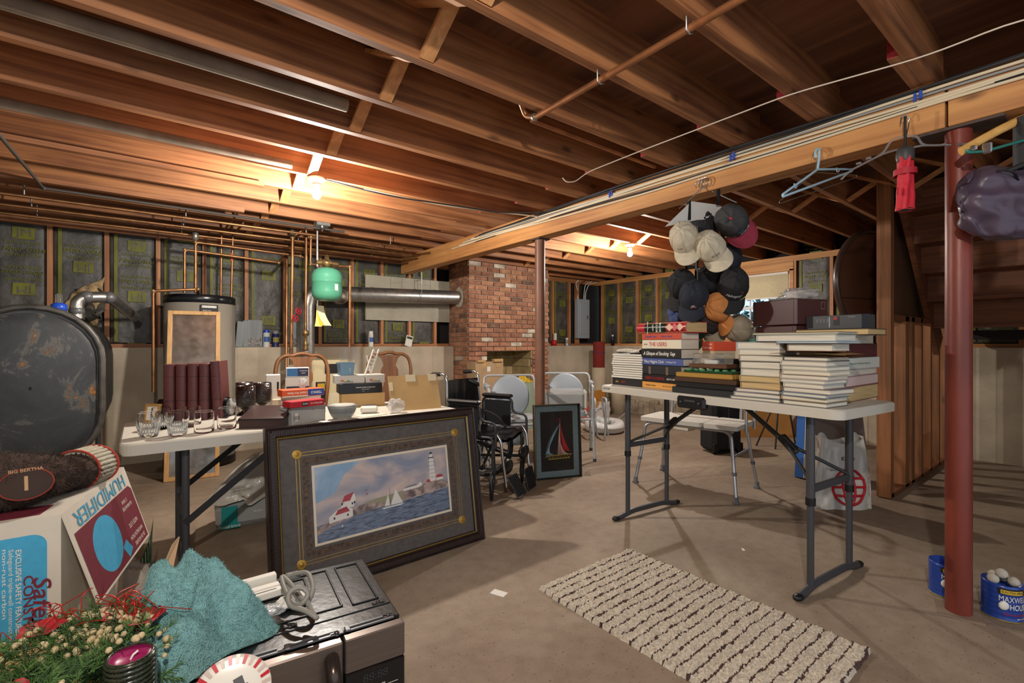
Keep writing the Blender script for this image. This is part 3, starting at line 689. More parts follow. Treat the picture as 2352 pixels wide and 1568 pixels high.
# ================================================================ DINING CHAIRS
CW=wood('walnut_chair','5C3A20','83552F','z',.7,.45,False)
def dining_chair(label,loc,rz):
    t=T('dining_chair',label,'chair',loc,rz,'dining chairs by the boiler')
    # chair faces -y ; back at y=.2
    for s in(-1,1):
        MB().tube([(s*.22,-.2,.44),(s*.24,-.22,.36),(s*.225,-.21,.2),(s*.215,-.2,.06),(s*.24,-.225,.0)],[.032,.034,.02,.014,.024],10).build('leg',CW,t)
        MB().tube([(s*.19,.2,.46),(s*.195,.23,.2),(s*.2,.27,0)],[.022,.02,.018],8).build('leg',CW,t)
    MB().box((0,0,.445),(.48,.44,.06),b=.01).build('seat_rail',CW,t)
    MB().box((0,-.0,.49),(.45,.41,.05),b=.02).build('seat',mat('seat_cloth','8A7B63',.9),t)
    half=[(.185,.24,.46),(.19,.235,.6),(.215,.245,.8),(.225,.27,.95),(.2,.29,1.05),(.14,.295,1.09),(.08,.297,1.083),(.04,.3,1.1),(0,.3,1.105)]
    P=half+[(-x,y,z) for x,y,z in half[-2::-1]]
    MB().tube(fillet(P,.06,3),[.024]*len(fillet(P,.06,3)),10,flat=.75).build('back_frame',CW,t)
    h=[(.055,.5),(.05,.58),(.085,.66),(.09,.72),(.062,.76),(.06,.8),(.09,.86),(.088,.92),(.062,.97),(.085,1.04),(.12,1.075)]
    poly=h+[(-x,z) for x,z in h[::-1]]
    sp=MB().prism(poly,-.007,.007,0,Tm(0,.262,0)@Rx(pi/2)@Matrix.Identity(4)); 
    for i,v in enumerate(sp.v): sp.v[i]=(v[0],v[1]+.05*(v[2]-.8),v[2])
    sp.build('splat',CW,t)
    return t
dining_chair('walnut dining chair with oval back behind the boxes on the left table',tuple(D(706,860,4.12).xy)+(0,),-.1)
dining_chair('walnut dining chair standing in front of the bare concrete wall',tuple(D(905,860,4.75).xy)+(0,),-.25)
# ================================================================ LEFT FOLDING TABLE
LT0,LT1,LTY0,LTY1,LZ=-.085,1.745,2.77,3.56,.74
lt=T('folding_table','long grey-white folding table at the left covered in household clutter','table',((LT0+LT1)/2,(LTY0+LTY1)/2,0))
def rrect(w,h,r,n=6):
    o=[]
    for cx,cy,a0 in ((w/2-r,h/2-r,0),(-w/2+r,h/2-r,pi/2),(-w/2+r,-h/2+r,pi),(w/2-r,-h/2+r,1.5*pi)):
        for k in range(n+1): a=a0+pi/2*k/n; o.append((cx+r*math.cos(a),cy+r*math.sin(a)))
    return o
def table_top(w,d,z,th,r):
    m=MB(); a=rrect(w,d,r); b=rrect(w-.012,d-.012,r); n=len(a)
    vs=[(x,y,z) for x,y in b]+[(x,y,z-.007) for x,y in a]+[(x,y,z-th) for x,y in a]+[(x,y,z-th) for x,y in rrect(w-.02,d-.02,r)]+[(x,y,z-.012) for x,y in rrect(w-.03,d-.03,r)]
    fs=[tuple(range(n))]
    for k in range(4):
        for j in range(n): fs.append(((k+1)*n+j,(k+1)*n+(j+1)%n,k*n+(j+1)%n,k*n+j))
    fs.append(tuple(range(4*n,5*n))[::-1])
    return m.add(vs,fs,0,False)
table_top(1.83,.79,LZ,.055,.06).build('tabletop',TABLE,lt)
for s in(-1,1):
    x=s*.66
    for y in(-.29,.29): MB().cyl((x,y,.02),(x,y,LZ-.03),.017,n=14).build('leg',GRAYM,lt)
    MB().tube([(x,-.33,.012),(x,.33,.012)],.016,10).build('foot_bar',GRAYM,lt)
    MB().cyl((x,-.29,.3),(x,.29,.3),.01,n=8).build('crossbar',GRAYM,lt)
    for y in(-.31,.31):
        MB().box((0,0,0),(.62,.012,.03),M=frame(V((s*.42,y,.5)),V((-s*.78,0,.62)),V((0,1,0)),V((-s*.62,0,-.78)).cross(V((0,1,0))).cross(V((0,1,0))) if False else V((-.62*1,0,-.78*s)) if False else V((.62*s,0,.78)))).build('brace',BLACKM,lt)
# ---------------- picture of lighthouse
A_=V((.459,2.375,0)); B_=V((1.66,2.41,0)); W_=(B_-A_).length; H_=.805; LEAN=math.radians(9)
bp_=T('framed_print','large dark framed lighthouse print leaning against the left table','picture',tuple((A_+B_)/2),math.atan2((B_-A_).y,(B_-A_).x))
ML=Rx(-LEAN)
FRM=mat('dark_frame','2E2321',.32,.15,nz=20,amt=.2); MATB=mat('grey_mat_board','57524F',.8,nz=40,amt=.12); MATC=mat('brown_border','5A4A3E',.8,nz=70,amt=.3)
fr=MB(); fw=.062
def mitre(mb,w,h,fw,prof,mi=0,M=None,z0=0):
    # profile list of (inset, depth) going from outer to inner
    cs=[(-w/2,0),(w/2,0),(w/2,h),(-w/2,h)]; sg=[(1,1),(-1,1),(-1,-1),(1,-1)]
    vs=[];k=len(prof)
    for (x,z),(sx,sz) in zip(cs,sg):
        for ins,dp in prof: vs.append((x+sx*ins,-dp,z0+z+sz*ins))
    fs=[]
    for c in range(4):
        d=(c+1)%4
        for i in range(k-1): fs.append((c*k+i,d*k+i,d*k+i+1,c*k+i+1))
    mb.add(vs,fs,mi,False,M)
mitre(fr,W_,H_,fw,[(0,-.03),(0,.012),(.006,.016),(.012,.012),(.016,.014),(.03,.024),(.044,.014),(.048,.008),(.062,.0),(.062,-.012)],0,ML)
fr.build('frame',FRM,bp_)
ri=MB()  # carved reeding on the moulding
for k in range(150):
    x=-W_/2+.03+(W_-.06)*k/149
    for z in(.03,H_-.03): ri.box((x,-.018,z),(.0045,.014,.026),M=ML)
for k in range(100):
    z=.03+(H_-.06)*k/99
    for x in(-W_/2+.03,W_/2-.03): ri.box((x,-.018,z),(.026,.014,.0045),M=ML)
ri.build('carved_reeding',mat('frame_reed','3A2C28',.35,.1),bp_)
gt=MB(); mitre(gt,W_-.104,H_-.104,.004,[(0,.006),(.003,.0085),(.007,.005)],0,ML,.052); gt.build('gilt_bead',mat('gilt','A98F4A',.4,.7),bp_)
mb=MB(); mb.box((0,.014,H_/2),(W_-.05,.01,H_-.05),M=ML); mb.build('mat_board',MATB,bp_)
bd=MB(); iw,ih,bw=W_-.34,H_-.34,.05
# decorative border lines and rosettes
mitre(bd,W_-.3,H_-.3,.05,[(0,-.0085),(.003,-.0083)],1,ML,.15); mitre(bd,W_-.3+.03,H_-.3+.03,.05,[(0,-.0085),(.003,-.0083)],1,ML,.135); mitre(bd,W_-.33,H_-.33,.05,[(0,-.0087),(.03,-.0087)],0,ML,.165)
bd.build('border',[MATC,GOLD],bp_)
for x in(-1,1):
    for z in(.143,H_-.143):
        r=MB(); Mq=ML@Tm(x*(W_/2-.143),.008,z)@Rx(pi/2); r.lathe([(0,.005),(.008,.004),(.011,.0),(.018,.004),(.024,.0)],20,0,Mq); r.build('rosette',GOLD,bp_)
# inner picture
PW,PH=W_-.44,H_-.44; z0=.22
mitre(li:=MB(),PW+.024,PH+.024,.02,[(0,-.0078),(.008,-.0072),(.012,-.0075)],0,ML,z0-.012); li.build('mat_lip',mat('mat_lip','D8CBB6',.7),bp_)
def art_mat(name,c0,c1,sc,stretch=(1,1,1),dist=.6):
    m,N,L,B=_m(name); tc=N.new('ShaderNodeTexCoord'); mp=N.new('ShaderNodeMapping'); mp.inputs['Scale'].default_value=stretch; L.new(tc.outputs['Object'],mp.inputs[0])
    n=N.new('ShaderNodeTexNoise'); n.inputs['Scale'].default_value=sc; n.inputs['Detail'].default_value=7; n.inputs['Distortion'].default_value=dist; L.new(mp.outputs[0],n.inputs['Vector'])
    r=N.new('ShaderNodeValToRGB'); r.color_ramp.elements[0].position=.35; r.color_ramp.elements[1].position=.65; r.color_ramp.elements[0].color=srgb(c0); r.color_ramp.elements[1].color=srgb(c1); L.new(n.outputs[0],r.inputs[0]); L.new(r.outputs[0],B.inputs['Base Color']); B.inputs['Roughness'].default_value=.45; return m
SKY=art_mat('painted_sky','7D8699','C9B3A6',4,(1,1,2.2)); SEA=art_mat('painted_sea','3F4A5C','75839A',22,(1,1,5)); ROCK=art_mat('painted_rock','5C4F4E','B39D92',26); BLUESKY=art_mat('painted_blue','7C9CB8','B9C3CC',7)
AW=mat('painted_white','D5D2CB',.5); AR=mat('painted_red','9E3B42',.5); AG=mat('painted_grey','6F6E74',.5); AH=mat('painted_hill','8D8A6E',.5)
pc=MB(); mats_=[SKY,SEA,ROCK,AW,AR,AG,AH,INK,BLUESKY]
Mp=ML@Tm(-PW/2,.0083,z0)@Rx(pi/2)@Sc(PW,PH,1)
def P2(pts,mi,l): pc.prism(pts,0,.00008*l+.0001,mi,Mp)
P2([(0,0),(1,0),(1,1),(0,1)],0,0); P2([(0,.52),(.12,.6),(.2,.85),(.32,1),(0,1)],8,1)
P2([(0,0),(1,0),(1,.36),(.62,.3),(.3,.29),(0,.22)],1,2)
P2([(.25,.36),(.4,.42),(.62,.45),(.62,.32),(.45,.3),(.2,.28)],6,3)
P2([(.0,.18),(.12,.28),(.25,.37),(.36,.38),(.5,.33),(.58,.31),(.3,.26),(.12,.19),(0,.1)],2,4)
P2([(.62,.3),(.6,.42),(.7,.47),(.8,.5),(.86,.53),(.95,.5),(1,.43),(1,.36),(.9,.36),(.86,.33),(.72,.33)],2,4)
P2([(.84,.5),(.895,.5),(.885,.86),(.85,.86)],3,5)
for z in(.56,.62,.68,.74,.8): P2([(.845,z),(.89,z),(.89,z+.006),(.845,z+.006)],5,6)
P2([(.845,.86),(.89,.86),(.89,.875),(.845,.875)],7,6); P2([(.852,.875),(.882,.875),(.88,.925),(.855,.925)],3,6); P2([(.85,.925),(.884,.925),(.868,.96)],7,6)
P2([(.9,.5),(.96,.5),(.96,.54),(.9,.54)],3,5); P2([(.895,.54),(.965,.54),(.945,.585),(.91,.585)],4,6); P2([(.81,.5),(.85,.5),(.84,.54),(.82,.54)],4,6)
P2([(.62,.44),(.74,.45),(.74,.49),(.62,.475)],3,5); P2([(.62,.475),(.74,.49),(.72,.51),(.65,.5)],5,6); P2([(.74,.45),(.775,.47),(.775,.5),(.76,.53),(.74,.49)],3,5)
# house
P2([(.08,.22),(.24,.25),(.24,.36),(.15,.4),(.08,.3)],3,5); P2([(.12,.31),(.22,.33),(.2,.4),(.14,.38)],4,6); P2([(.14,.36),(.25,.38),(.265,.5),(.255,.56),(.19,.47)],3,6); P2([(.17,.47),(.225,.47),(.255,.58),(.19,.55)],4,7)
for x,z in((.165,.43),(.235,.41),(.25,.42),(.11,.26),(.2,.27)): P2([(x,z),(x+.01,z),(x+.01,z+.03),(x,z+.03)],7,8)
# sailing boat
P2([(.46,.245),(.6,.25),(.62,.27),(.45,.265)],3,6); P2([(.47,.28),(.5,.45),(.51,.28)],3,6); P2([(.515,.28),(.56,.5),(.61,.28)],3,6); P2([(.512,.27),(.518,.27),(.516,.52),(.513,.52)],5,7)
P2([(.16,.14),(.17,.14),(.165,.18)],3,6); P2([(.335,.555),(.35,.56),(.35,.58),(.335,.575)],5,6); P2([(.34,.5),(.355,.5),(.345,.53)],4,6)
pc.build('lighthouse_painting',mats_,bp_)
gl=MB(); gl.box((0,.003,H_/2),(W_-.124,.002,H_-.124),M=ML); gl.build('picture_glass',mat('picture_glass','FFFFFF',.02,trans=1,ior=1.12,alpha=.35),bp_)
# ================================================================ ITEMS ON LEFT TABLE
def glass(q,rb,rt,h,label,cut=False,belly=False):
    h*=1.15; rb*=1.1; rt*=1.1; p=G(*q,LZ); t=T('drinking_glass',label,'glass',tuple(p+V((0,0,.0008))),0,'clear drinking glasses on the left table')
    n=40; w=.004
    outer=[(rb*.9,0),(rb,.006),(rb+(rt-rb)*.35+(.008 if belly else 0),h*.4),(rt+(.004 if belly else 0),h*.75),(rt,h)]
    prof=[(0,0)]+outer+[(rt-.002,h),(rt-w,h*.98),(rt-w+(.003 if belly else 0),h*.75),(rb+(rt-rb)*.4-w,h*.42),(rb*.8,.02),(0,.018)]
    MB().lathe(outer,n).lathe([(rt,h),(rt-.002,h+.0006),(rt-w,h)],n).lathe(prof[len(outer)+2:],n).lathe([(0,0),(rb*.9,0)],n).build('bowl',GLASS,t)
    if cut:
        c=MB()
        for k in range(24):
            a=2*pi*k/24; r=rb+(rt-rb)*.3+.003+(.008 if belly else 0); r0=rb+.001
            for s in(-1,1): c.cyl((r0*math.cos(a),r0*math.sin(a),.012),(r*math.cos(a+s*.26),r*math.sin(a+s*.26),h*.55),.0014,n=4)
        c.build('cut_pattern',mat('cut_glass','F0F4F4',.15,trans=.5,ior=1.4),t)
    return t
glass((342,1003),.034,.042,.105,'barrel-shaped cut crystal tumbler nearest the table corner',True,True)
glass((408,1000),.034,.046,.105,'flared cut crystal tumbler with starburst pattern, second in the front row',True)
glass((469,993),.041,.041,.095,'plain heavy-based rocks glass right of the flared crystal tumbler')
glass((521,984),.041,.041,.098,'plain heavy-based rocks glass at the end of the row by the brown case')
glass((372,985),.034,.041,.1,'cut crystal tumbler half hidden behind the barrel-shaped one',True,True)
glass((441,979),.038,.04,.095,'plain glass half hidden behind the flared tumbler')
MAR=mat('maroon_leatherette','5C2E2E',.5,nz=60,amt=.12,bump=.12,bs=250)
p0=G(450,966,LZ); rzv=-.32
def vrow(i,w,h,tilt,label):
    x=-.135+i*.059+(.014 if i==4 else 0); c=p0+Rz(rzv)@V((x,0,0)); t=T('bound_volume',label,'book',(c.x,c.y,LZ+.001),rzv,'maroon bound volumes on the left table')
    M=Ry(tilt)
    b=MB(); hw=w/2; b.box((-hw+.002,.1,h/2),(.004,.2,h),M=M); b.box((hw-.002,.1,h/2),(.004,.2,h),M=M); b.grid(lambda u,v:V((-hw*math.cos(pi*u),.0-.012*math.sin(pi*u),h*v)),9,2,M=M)
    for z in(.06,.12,.26): b.grid(lambda u,v,z=z:V((-hw*math.cos(pi*u)*1.01,-.001-.0125*math.sin(pi*u),z+.004*v)),9,2,1,M=M)
    b.build('cover',[MAR,mat('maroon_band','3E1A1E',.45)],t); MB().box((0,.098,h/2),(w-.009,.19,h-.012),M=M).build('pages',PAGES,t)
for i,(w,h,tl,l) in enumerate(((.055,.335,0,'leftmost maroon bound volume standing against the black bookend'),(.052,.335,0,'second maroon bound volume from the left bookend'),(.052,.338,.0,'middle maroon bound volume of the five'),(.052,.336,0,'fourth maroon bound volume, beside the leaning one'),(.052,.35,.05,'tallest maroon volume leaning at the right end of the row'))): vrow(i,w,h,tl*-1,l)
for sx,l in((-.18,'black round bookend left of the maroon volumes'),(.16,'black round bookend right of the maroon volumes')):
    c=p0+Rz(rzv)@V((sx-.01,.0,0)); t=T('bookend',l,'bookend',(c.x,c.y,LZ+.001),rzv)
    a=MB(); a.box((0,.06,.004),(.03,.14,.008)); a.build('foot',BLACKP,t); a=MB(); a.prism([(.06*math.cos(pi*k/14),.07+.06*math.sin(pi*k/14)) for k in range(-3,18)],-.008,.008,0,Tm(0,.06,0)@Rz(pi/2)@Rx(pi/2)); a.build('disc_plate',mat('black_gloss','0E0E10',.15),t)
def photo(q,w,h,label):
    p=G(*q,LZ); t=T('photo_frame',label,'picture',tuple(p),-.7); m=MB(); mitre(m,w,h,.015,[(0,-.012),(0,.0),(.012,.004),(.016,-.002)],0,Rx(-.25)); m.build('frame',mat('gilt_wood','A9824A',.5),t); MB().box((0,.006,h/2),(w-.02,.008,h-.02),M=Rx(-.25)).build('photo_sheet',PAPER,t)
photo((342,976),.09,.12,'small gilt photo frame standing behind the crystal tumblers')
# goblets
AMB=mat('brown_glass','2A130C',.12,trans=.55,ior=1.5,bump=.9,bs=90)
def goblet(q,label,k=1):
    p=G(*q,LZ); t=T('goblet',label,'goblet',tuple(p+V((0,0,.0008))),0,'dark brown textured goblets')
    MB().lathe([(0,.0),(.036,0),(.037,.006),(.012,.02),(.011,.05),(.03,.066),(.0,.066)],24,0,Sc(1.2,1.2,1.22)).build('stem',AMB,t)
    MB().lathe([(.0,.066),(.034,.066),(.041,.075),(.044,.11),(.043,.17),(.04,.17),(.04,.11),(.03,.08),(0,.08)],28,0,Sc(1.2,1.2,1.22)).build('bowl',AMB,t)
goblet((565,966),'dark brown textured goblet in front of the other two'); goblet((562,952),'dark brown textured goblet partly hidden at the left of the trio'); goblet((603,953),'dark brown textured goblet at the back right of the trio')
def baggy(name,label,cat,loc,size,m,seed,n=22,flat=.0,noisy=.35,parts=None,rz=0):
    def fn(u,v):
        th=2*pi*u; ph=pi*v; d=V((math.sin(ph)*math.cos(th),math.sin(ph)*math.sin(th),math.cos(ph)))
        k=1+noisy*noise.noise(d*1.8+V((seed,0,0)))+noisy*.5*noise.noise(d*5+V((0,seed,0)))+noisy*.25*noise.noise(d*11+V((0,seed,3)))
        return V((d.x*size[0]*k,d.y*size[1]*k,max(flat-size[2],d.z*size[2]*k)+size[2]))
    return one(MB().grid(fn,n*2,n,wrap=True),name,m,label,cat,loc,rz)
FILM=mat('plastic_film','E4E8EA',.15,trans=.6,ior=1.15,alpha=.6,bump=.6,bs=40)
baggy('plastic_bag','crumpled clear plastic bag behind the right bookend','bag',tuple(G(530,958,LZ)+V((0,.05,0))),(.05,.05,.055),FILM,3,flat=.01)
carton('carton','tall plain white carton with barcode behind the goblets','box',(611,944,644,942),LZ,.245,.08,WHITE,[(.25,.4,.55,.8,INK)])
# brown case
cs=T('zip_case','dark brown vinyl zip case beside the grey carton','case',tuple(fbm((545,985,655,982),LZ)[0]),fbm((553,984,670,981),LZ)[1]); CASE=mat('brown_vinyl','3A2726',.35,bump=.08,bs=200)
m=MB(); w=.225
m.prism([(-.0,0),(.22,0),(.22,.09),(.2,.1),(.03,.06),(0,.05)],-w/2,w/2,0,frame(V((0,0,0)),V((0,1,0)),V((0,0,1)),V((1,0,0)))); m.build('case_body',CASE,cs)
m=MB(); m.tube(fillet([(-w/2-.003,-.003,.05),(w/2+.003,-.003,.05),(w/2+.003,.222,.09),(-w/2-.003,.222,.09)],.02,3,True),.005,6,closed=True); m.build('zip_piping',mat('dark_zip','241818',.5),cs)
m=MB(); m.tube([(w/2,.0,.05),(w/2+.012,.05,.1),(w/2+.012,.15,.105),(w/2,.2,.09)],.004,6); m.build('handle',CASE,cs)
gc=carton('carton','small light grey carton with barcode under the red bait box','box',(671,977,748,963),LZ,.1,.1,mat('carton_grey','A8A7A3',.5),[(-.42,-.33,.2,.65,PAPER)],[('||||||',.25,-.38,.4,INK),('<>',.12,.1,.72,INK)])
carton('bait_box','red ant bait box lying on the light grey carton','box',(668,938,746,929),LZ+.101,.035,.09,RED,[(-.18,0,.2,.8,INK)],[('RAID',.4,-.09,.5,WINK),('Ant Killing Bait',.35,.24,.5,WINK)])
carton('carton','flat beige carton at the back behind the brown case','box',(624,945,690,942),LZ,.08,.14,mat('carton_beige','C2B299',.6))
carton('carton','flat lilac and cream carton under the orange bait box','box',(645,954,735,950),LZ,.122,.11,mat('carton_cream','BFB09E',.6),[(-.3,.4,.2,.5,mat('lilac','6B5B9A',.5))],[('Zircon',.4,-.2,.65,mat('lilac','6B5B9A',.5))])
carton('bait_box','orange and blue liquid ant bait box lying upside down','box',(648,913,745,906),LZ+.123,.045,.1,mat('orange_print','D2572A',.5),[(.1,.49,.05,.95,BLUE),(-.5,.1,.0,.12,WINK)],[('Liquid Ant Baits',.42,-.15,.5,WINK,True),('TERRO',.5,.3,.5,WINK,True)])
cb=mat('contour_navy','1B2448',.45)
carton('test_strip_box','white and navy test strip box standing behind the orange bait box','box',(655,942,710,939),LZ,.225,.05,WHITE,[(-.45,.5,.03,.72,cb)],[('Contour',.15,-.1,.56,WINK),('next',.15,-.12,.4,WINK)])
cl=carton('test_strip_box','blue test strip box lying tilted on top of the white one','box',(657,942,710,939),LZ+.226,.065,.07,WHITE,[(-.46,.46,.08,.92,mat('contour_blue','2C6FA8',.4)),(.0,.46,.08,.92,cb)],lift=.226,texts=[('next',.22,.25,.4,WINK,True),('Contour',.22,.25,.65,WINK,True)])
baggy('plastic_wrap','crumpled clear plastic wrap on the test strip boxes','plastic wrap',tuple(G(700,950,LZ)+V((0,.04,.1685))),(.03,.03,.03),FILM,8)
gb=T('glass_bowls','stack of nested cut glass bowls on the left table','bowls',tuple(G(786,962,LZ)))
for i in range(4):
    k=MB(); z=.012*i+.001; r=.075+.004*i
    k.lathe([(0,z),(r*.6,z),(r*.85,z+.025),(r,z+.05),(r-.004,z+.05),(r*.8,z+.028),(r*.55,z+.006),(0,z+.006)],18); 
    for j,vv in enumerate(k.v): 
        s=1+.05*((j//1)%2); k.v[j]=(vv[0]*s,vv[1]*s,vv[2])
    k.build('bowl',mat('pressed_glass','F4F8F8',.06,trans=.9,ior=1.2,bump=.5,bs=120),gb)
sd=mat('chip_paper','CFC8B8',.8)
for i,(q,rz,w,h,l) in enumerate((((770,968),-.1,.16,.1,'white paper sheet under the glass bowls'),((850,953),.25,.18,.12,'flattened printed leaflet under the white meter'),((905,955),.1,.14,.1,'cream envelope under the tied plastic bag'))):
    p=G(*q,LZ); one(MB().box((0,0,.0015),(w,h,.003)),'paper_sheet',sd if i else PAPER,l,'paper',tuple(p),rz)
mt=T('meter_case','white plastic meter lying among papers on the left table','device',tuple(G(848,950,LZ)+V((0,0,.0032))),-.35); MB().box((0,.02,.025),(.11,.07,.045),b=.012).build('shell',WHITE,mt); MB().box((0,.03,.05),(.09,.03,.004),b=.002).build('screen',GRAYM,mt)
baggy('plastic_bag','tied white plastic bag with red label near the leaning cardboard','bag',tuple(G(910,948,LZ)+V((.0,0,.002))),(.055,.045,.045),FILM,5,flat=.004); MB().box((0,0,0),(.001,.001,.001))
# candle boxes and flashbulbs
c0=carton('carton','plain tan carton supporting the black candle box','box',(785,937,884,931),LZ,.1,.13,CARD2)
carton('candle_box','black candle box with white script under the flashbulb cartons','box',(779,938,878,932),LZ+.101,.07,.15,mat('candle_black','17181C',.35),[],[('Colonial Candle of Cape Cod',.16,.1,.6,WINK,False,.2),('in assorted colours',.1,.1,.4,WINK),('red',.1,.05,.18,WINK)],lift=.101)
FLC=mat('flash_carton','B9B6AE',.5)
carton('flashbulb_carton','left grey flashbulbs carton with rainbow stripe under the blue basket','box',(768,938,838,934),LZ+.172,.06,.12,FLC,[(-.3,-.2,.3,.42,RED),(-.2,-.1,.3,.42,mat('y','D8B53A',.5)),(-.1,0,.3,.42,mat('g','4C9A6A',.5))],[('FLASHBULBS',.2,-.05,.2,INK)],'flashbulb cartons',lift=.172)
carton('flashbulb_carton','right grey flashbulbs carton beside the other, under the white frame','box',(840,934,884,931),LZ+.172,.06,.12,FLC,[(-.3,-.15,.3,.42,RED),(-.15,0,.3,.42,mat('y','x')if 0 else MATS['y'])],[('FLASHBULBS',.2,.0,.2,INK)],'flashbulb cartons',lift=.172)
bk_=T('basket','small slate blue plastic basket standing on the flashbulb carton','basket',tuple(V(fbm((779,938,822,936),LZ)[0])+V((.0,.06,.2335)))); m=MB()
def bsk(s0,s1,z0,z1,mi=0):
    a=rrect(.11*s0,.09*s0,.015,3);b=rrect(.11*s1,.09*s1,.015,3);n=len(a); m.add([(x,y,z0) for x,y in a]+[(x,y,z1) for x,y in b],[(j,(j+1)%n,n+(j+1)%n,n+j) for j in range(n)],mi,False)
bsk(.85,1,0,.085); bsk(1.05,1.05,.078,.088); bsk(.8,.95,.003,.084); m.prism(rrect(.11*.85,.09*.85,.015,3),0,.003); m.build('basket_body',mat('slate_blue','6C8FA8',.5),bk_)
m=MB(); 
for z in(.03,.045): m.box((.015,-.044-z*.06,z),(.006,.004,.006))
m.build('vent_slots',WINK,bk_)
el=T('white_easel','small white lattice easel frame standing on the flashbulb cartons','easel',tuple(V(fbm((825,936,862,933),LZ)[0])+V((.02,.05,.2335))),.2); m=MB()
for x in(-.0,.045): m.box((0,0,.09),(.012,.008,.21),M=Tm(x-.02,0,0)@Ry(.38),b=.002)
for k in range(6): m.box((.0,0,.03+k*.028),(.045,.006,.006),M=Tm(.005,0,0)@Ry(.38))
m.build('front_frame',WHITE,el); MB().box((.045,.03,.06),(.01,.006,.13),M=Ry(-.25)).build('prop_leg',WHITE,el)
ap=one(MB().box((0,0,.1),(.14,.004,.2)),'acrylic_panel',CLEARP,'clear acrylic stand upright behind the blue basket','stand',tuple(V(fbm((785,938,838,935),LZ)[0])+V((.01,.115,.2335))),-.1)
bt_=carton('battery_pack','yellow and black battery pack behind the orange bait box','pack',(727,946,748,944),LZ,.2,.02,BLACKP,[(-.4,.4,.7,.95,mat('yel','C9B22B',.5)),(-.4,.4,.1,.3,MATS['yel'])])
# leaning cardboard sheet on the right end
p=G(945,952,LZ); cd=one(MB().box((0,.0,.12),(.36,.006,.25),M=Rx(-.35)),'cardboard_sheet',CARD2,'large torn cardboard sheet with tape propped at the right end of the left table','cardboard',(1.50,3.0,LZ+.002),-.12)
[MB().box(c,e,M=Rx(-.35)).build('tape_strip',mat('paper_tape','CDBFA0',.7),cd) for c,e in (((-.02,-.0045,.225),(.07,.002,.05)),((.14,-.0045,.225),(.06,.002,.05)),((-.165,-.0045,.17),(.025,.002,.06)))]
# ---------------- floor behind the print: packs and bag
pk=T('nappy_pack','grey and teal shrink-wrapped pack lying on the floor behind the print','pack',tuple(G(560,1212)),-.1)
SHR=mat('grey_shrink','9FA2A2',.25,bump=.4,bs=30,coat=.5); MB().box((.05,.12,.085),(.42,.24,.165),b=.04).build('pack_body',SHR,pk,noisy=.008); m=MB(); m.box((-.08,-.006,.1),(.09,.004,.11),b=.001); m.box((-.08,-.006,.03),(.12,.004,.03)); m.build('teal_label',mat('teal_print','1F8E8C',.4),pk); m=MB(); m.text('Assurance',.03,Tm(-.08,-.01,.03)@FR); m.text('Unisex',.02,Tm(.08,-.004,.1)@FR); m.build('lettering',WINK,pk)
wb_=T('plastic_sack','open white plastic sack slumped on the grey shrink-wrapped pack','bag',tuple(G(562,1212)+V((.0,.1,.17))))
def sackfn(u,v):
    th=2*pi*u; r=(.2*(1-v)**.6+.015); z=.28*v; n_=noise.noise(V((math.cos(th)*2,math.sin(th)*2,v*3)))*.05*(1-v*.5)+noise.noise(V((math.cos(th)*6,math.sin(th)*6,v*7)))*.02
    return V((r*math.cos(th)*(1.0)+.1*v+n_,r*.6*math.sin(th)+n_,z+n_*.5))
MB().grid(sackfn,44,22,wrap=True).build('sack_body',mat('white_film','C9C6BC',.3,bump=.5,bs=25,coat=.4),wb_)
m=MB(); m.text('KEEP THIS BAG AWAY\nFROM CHILDREN',.013,Tm(-.02,-.155,.1)@Rx(pi/2-.6)); m.build('printing',INK,wb_)
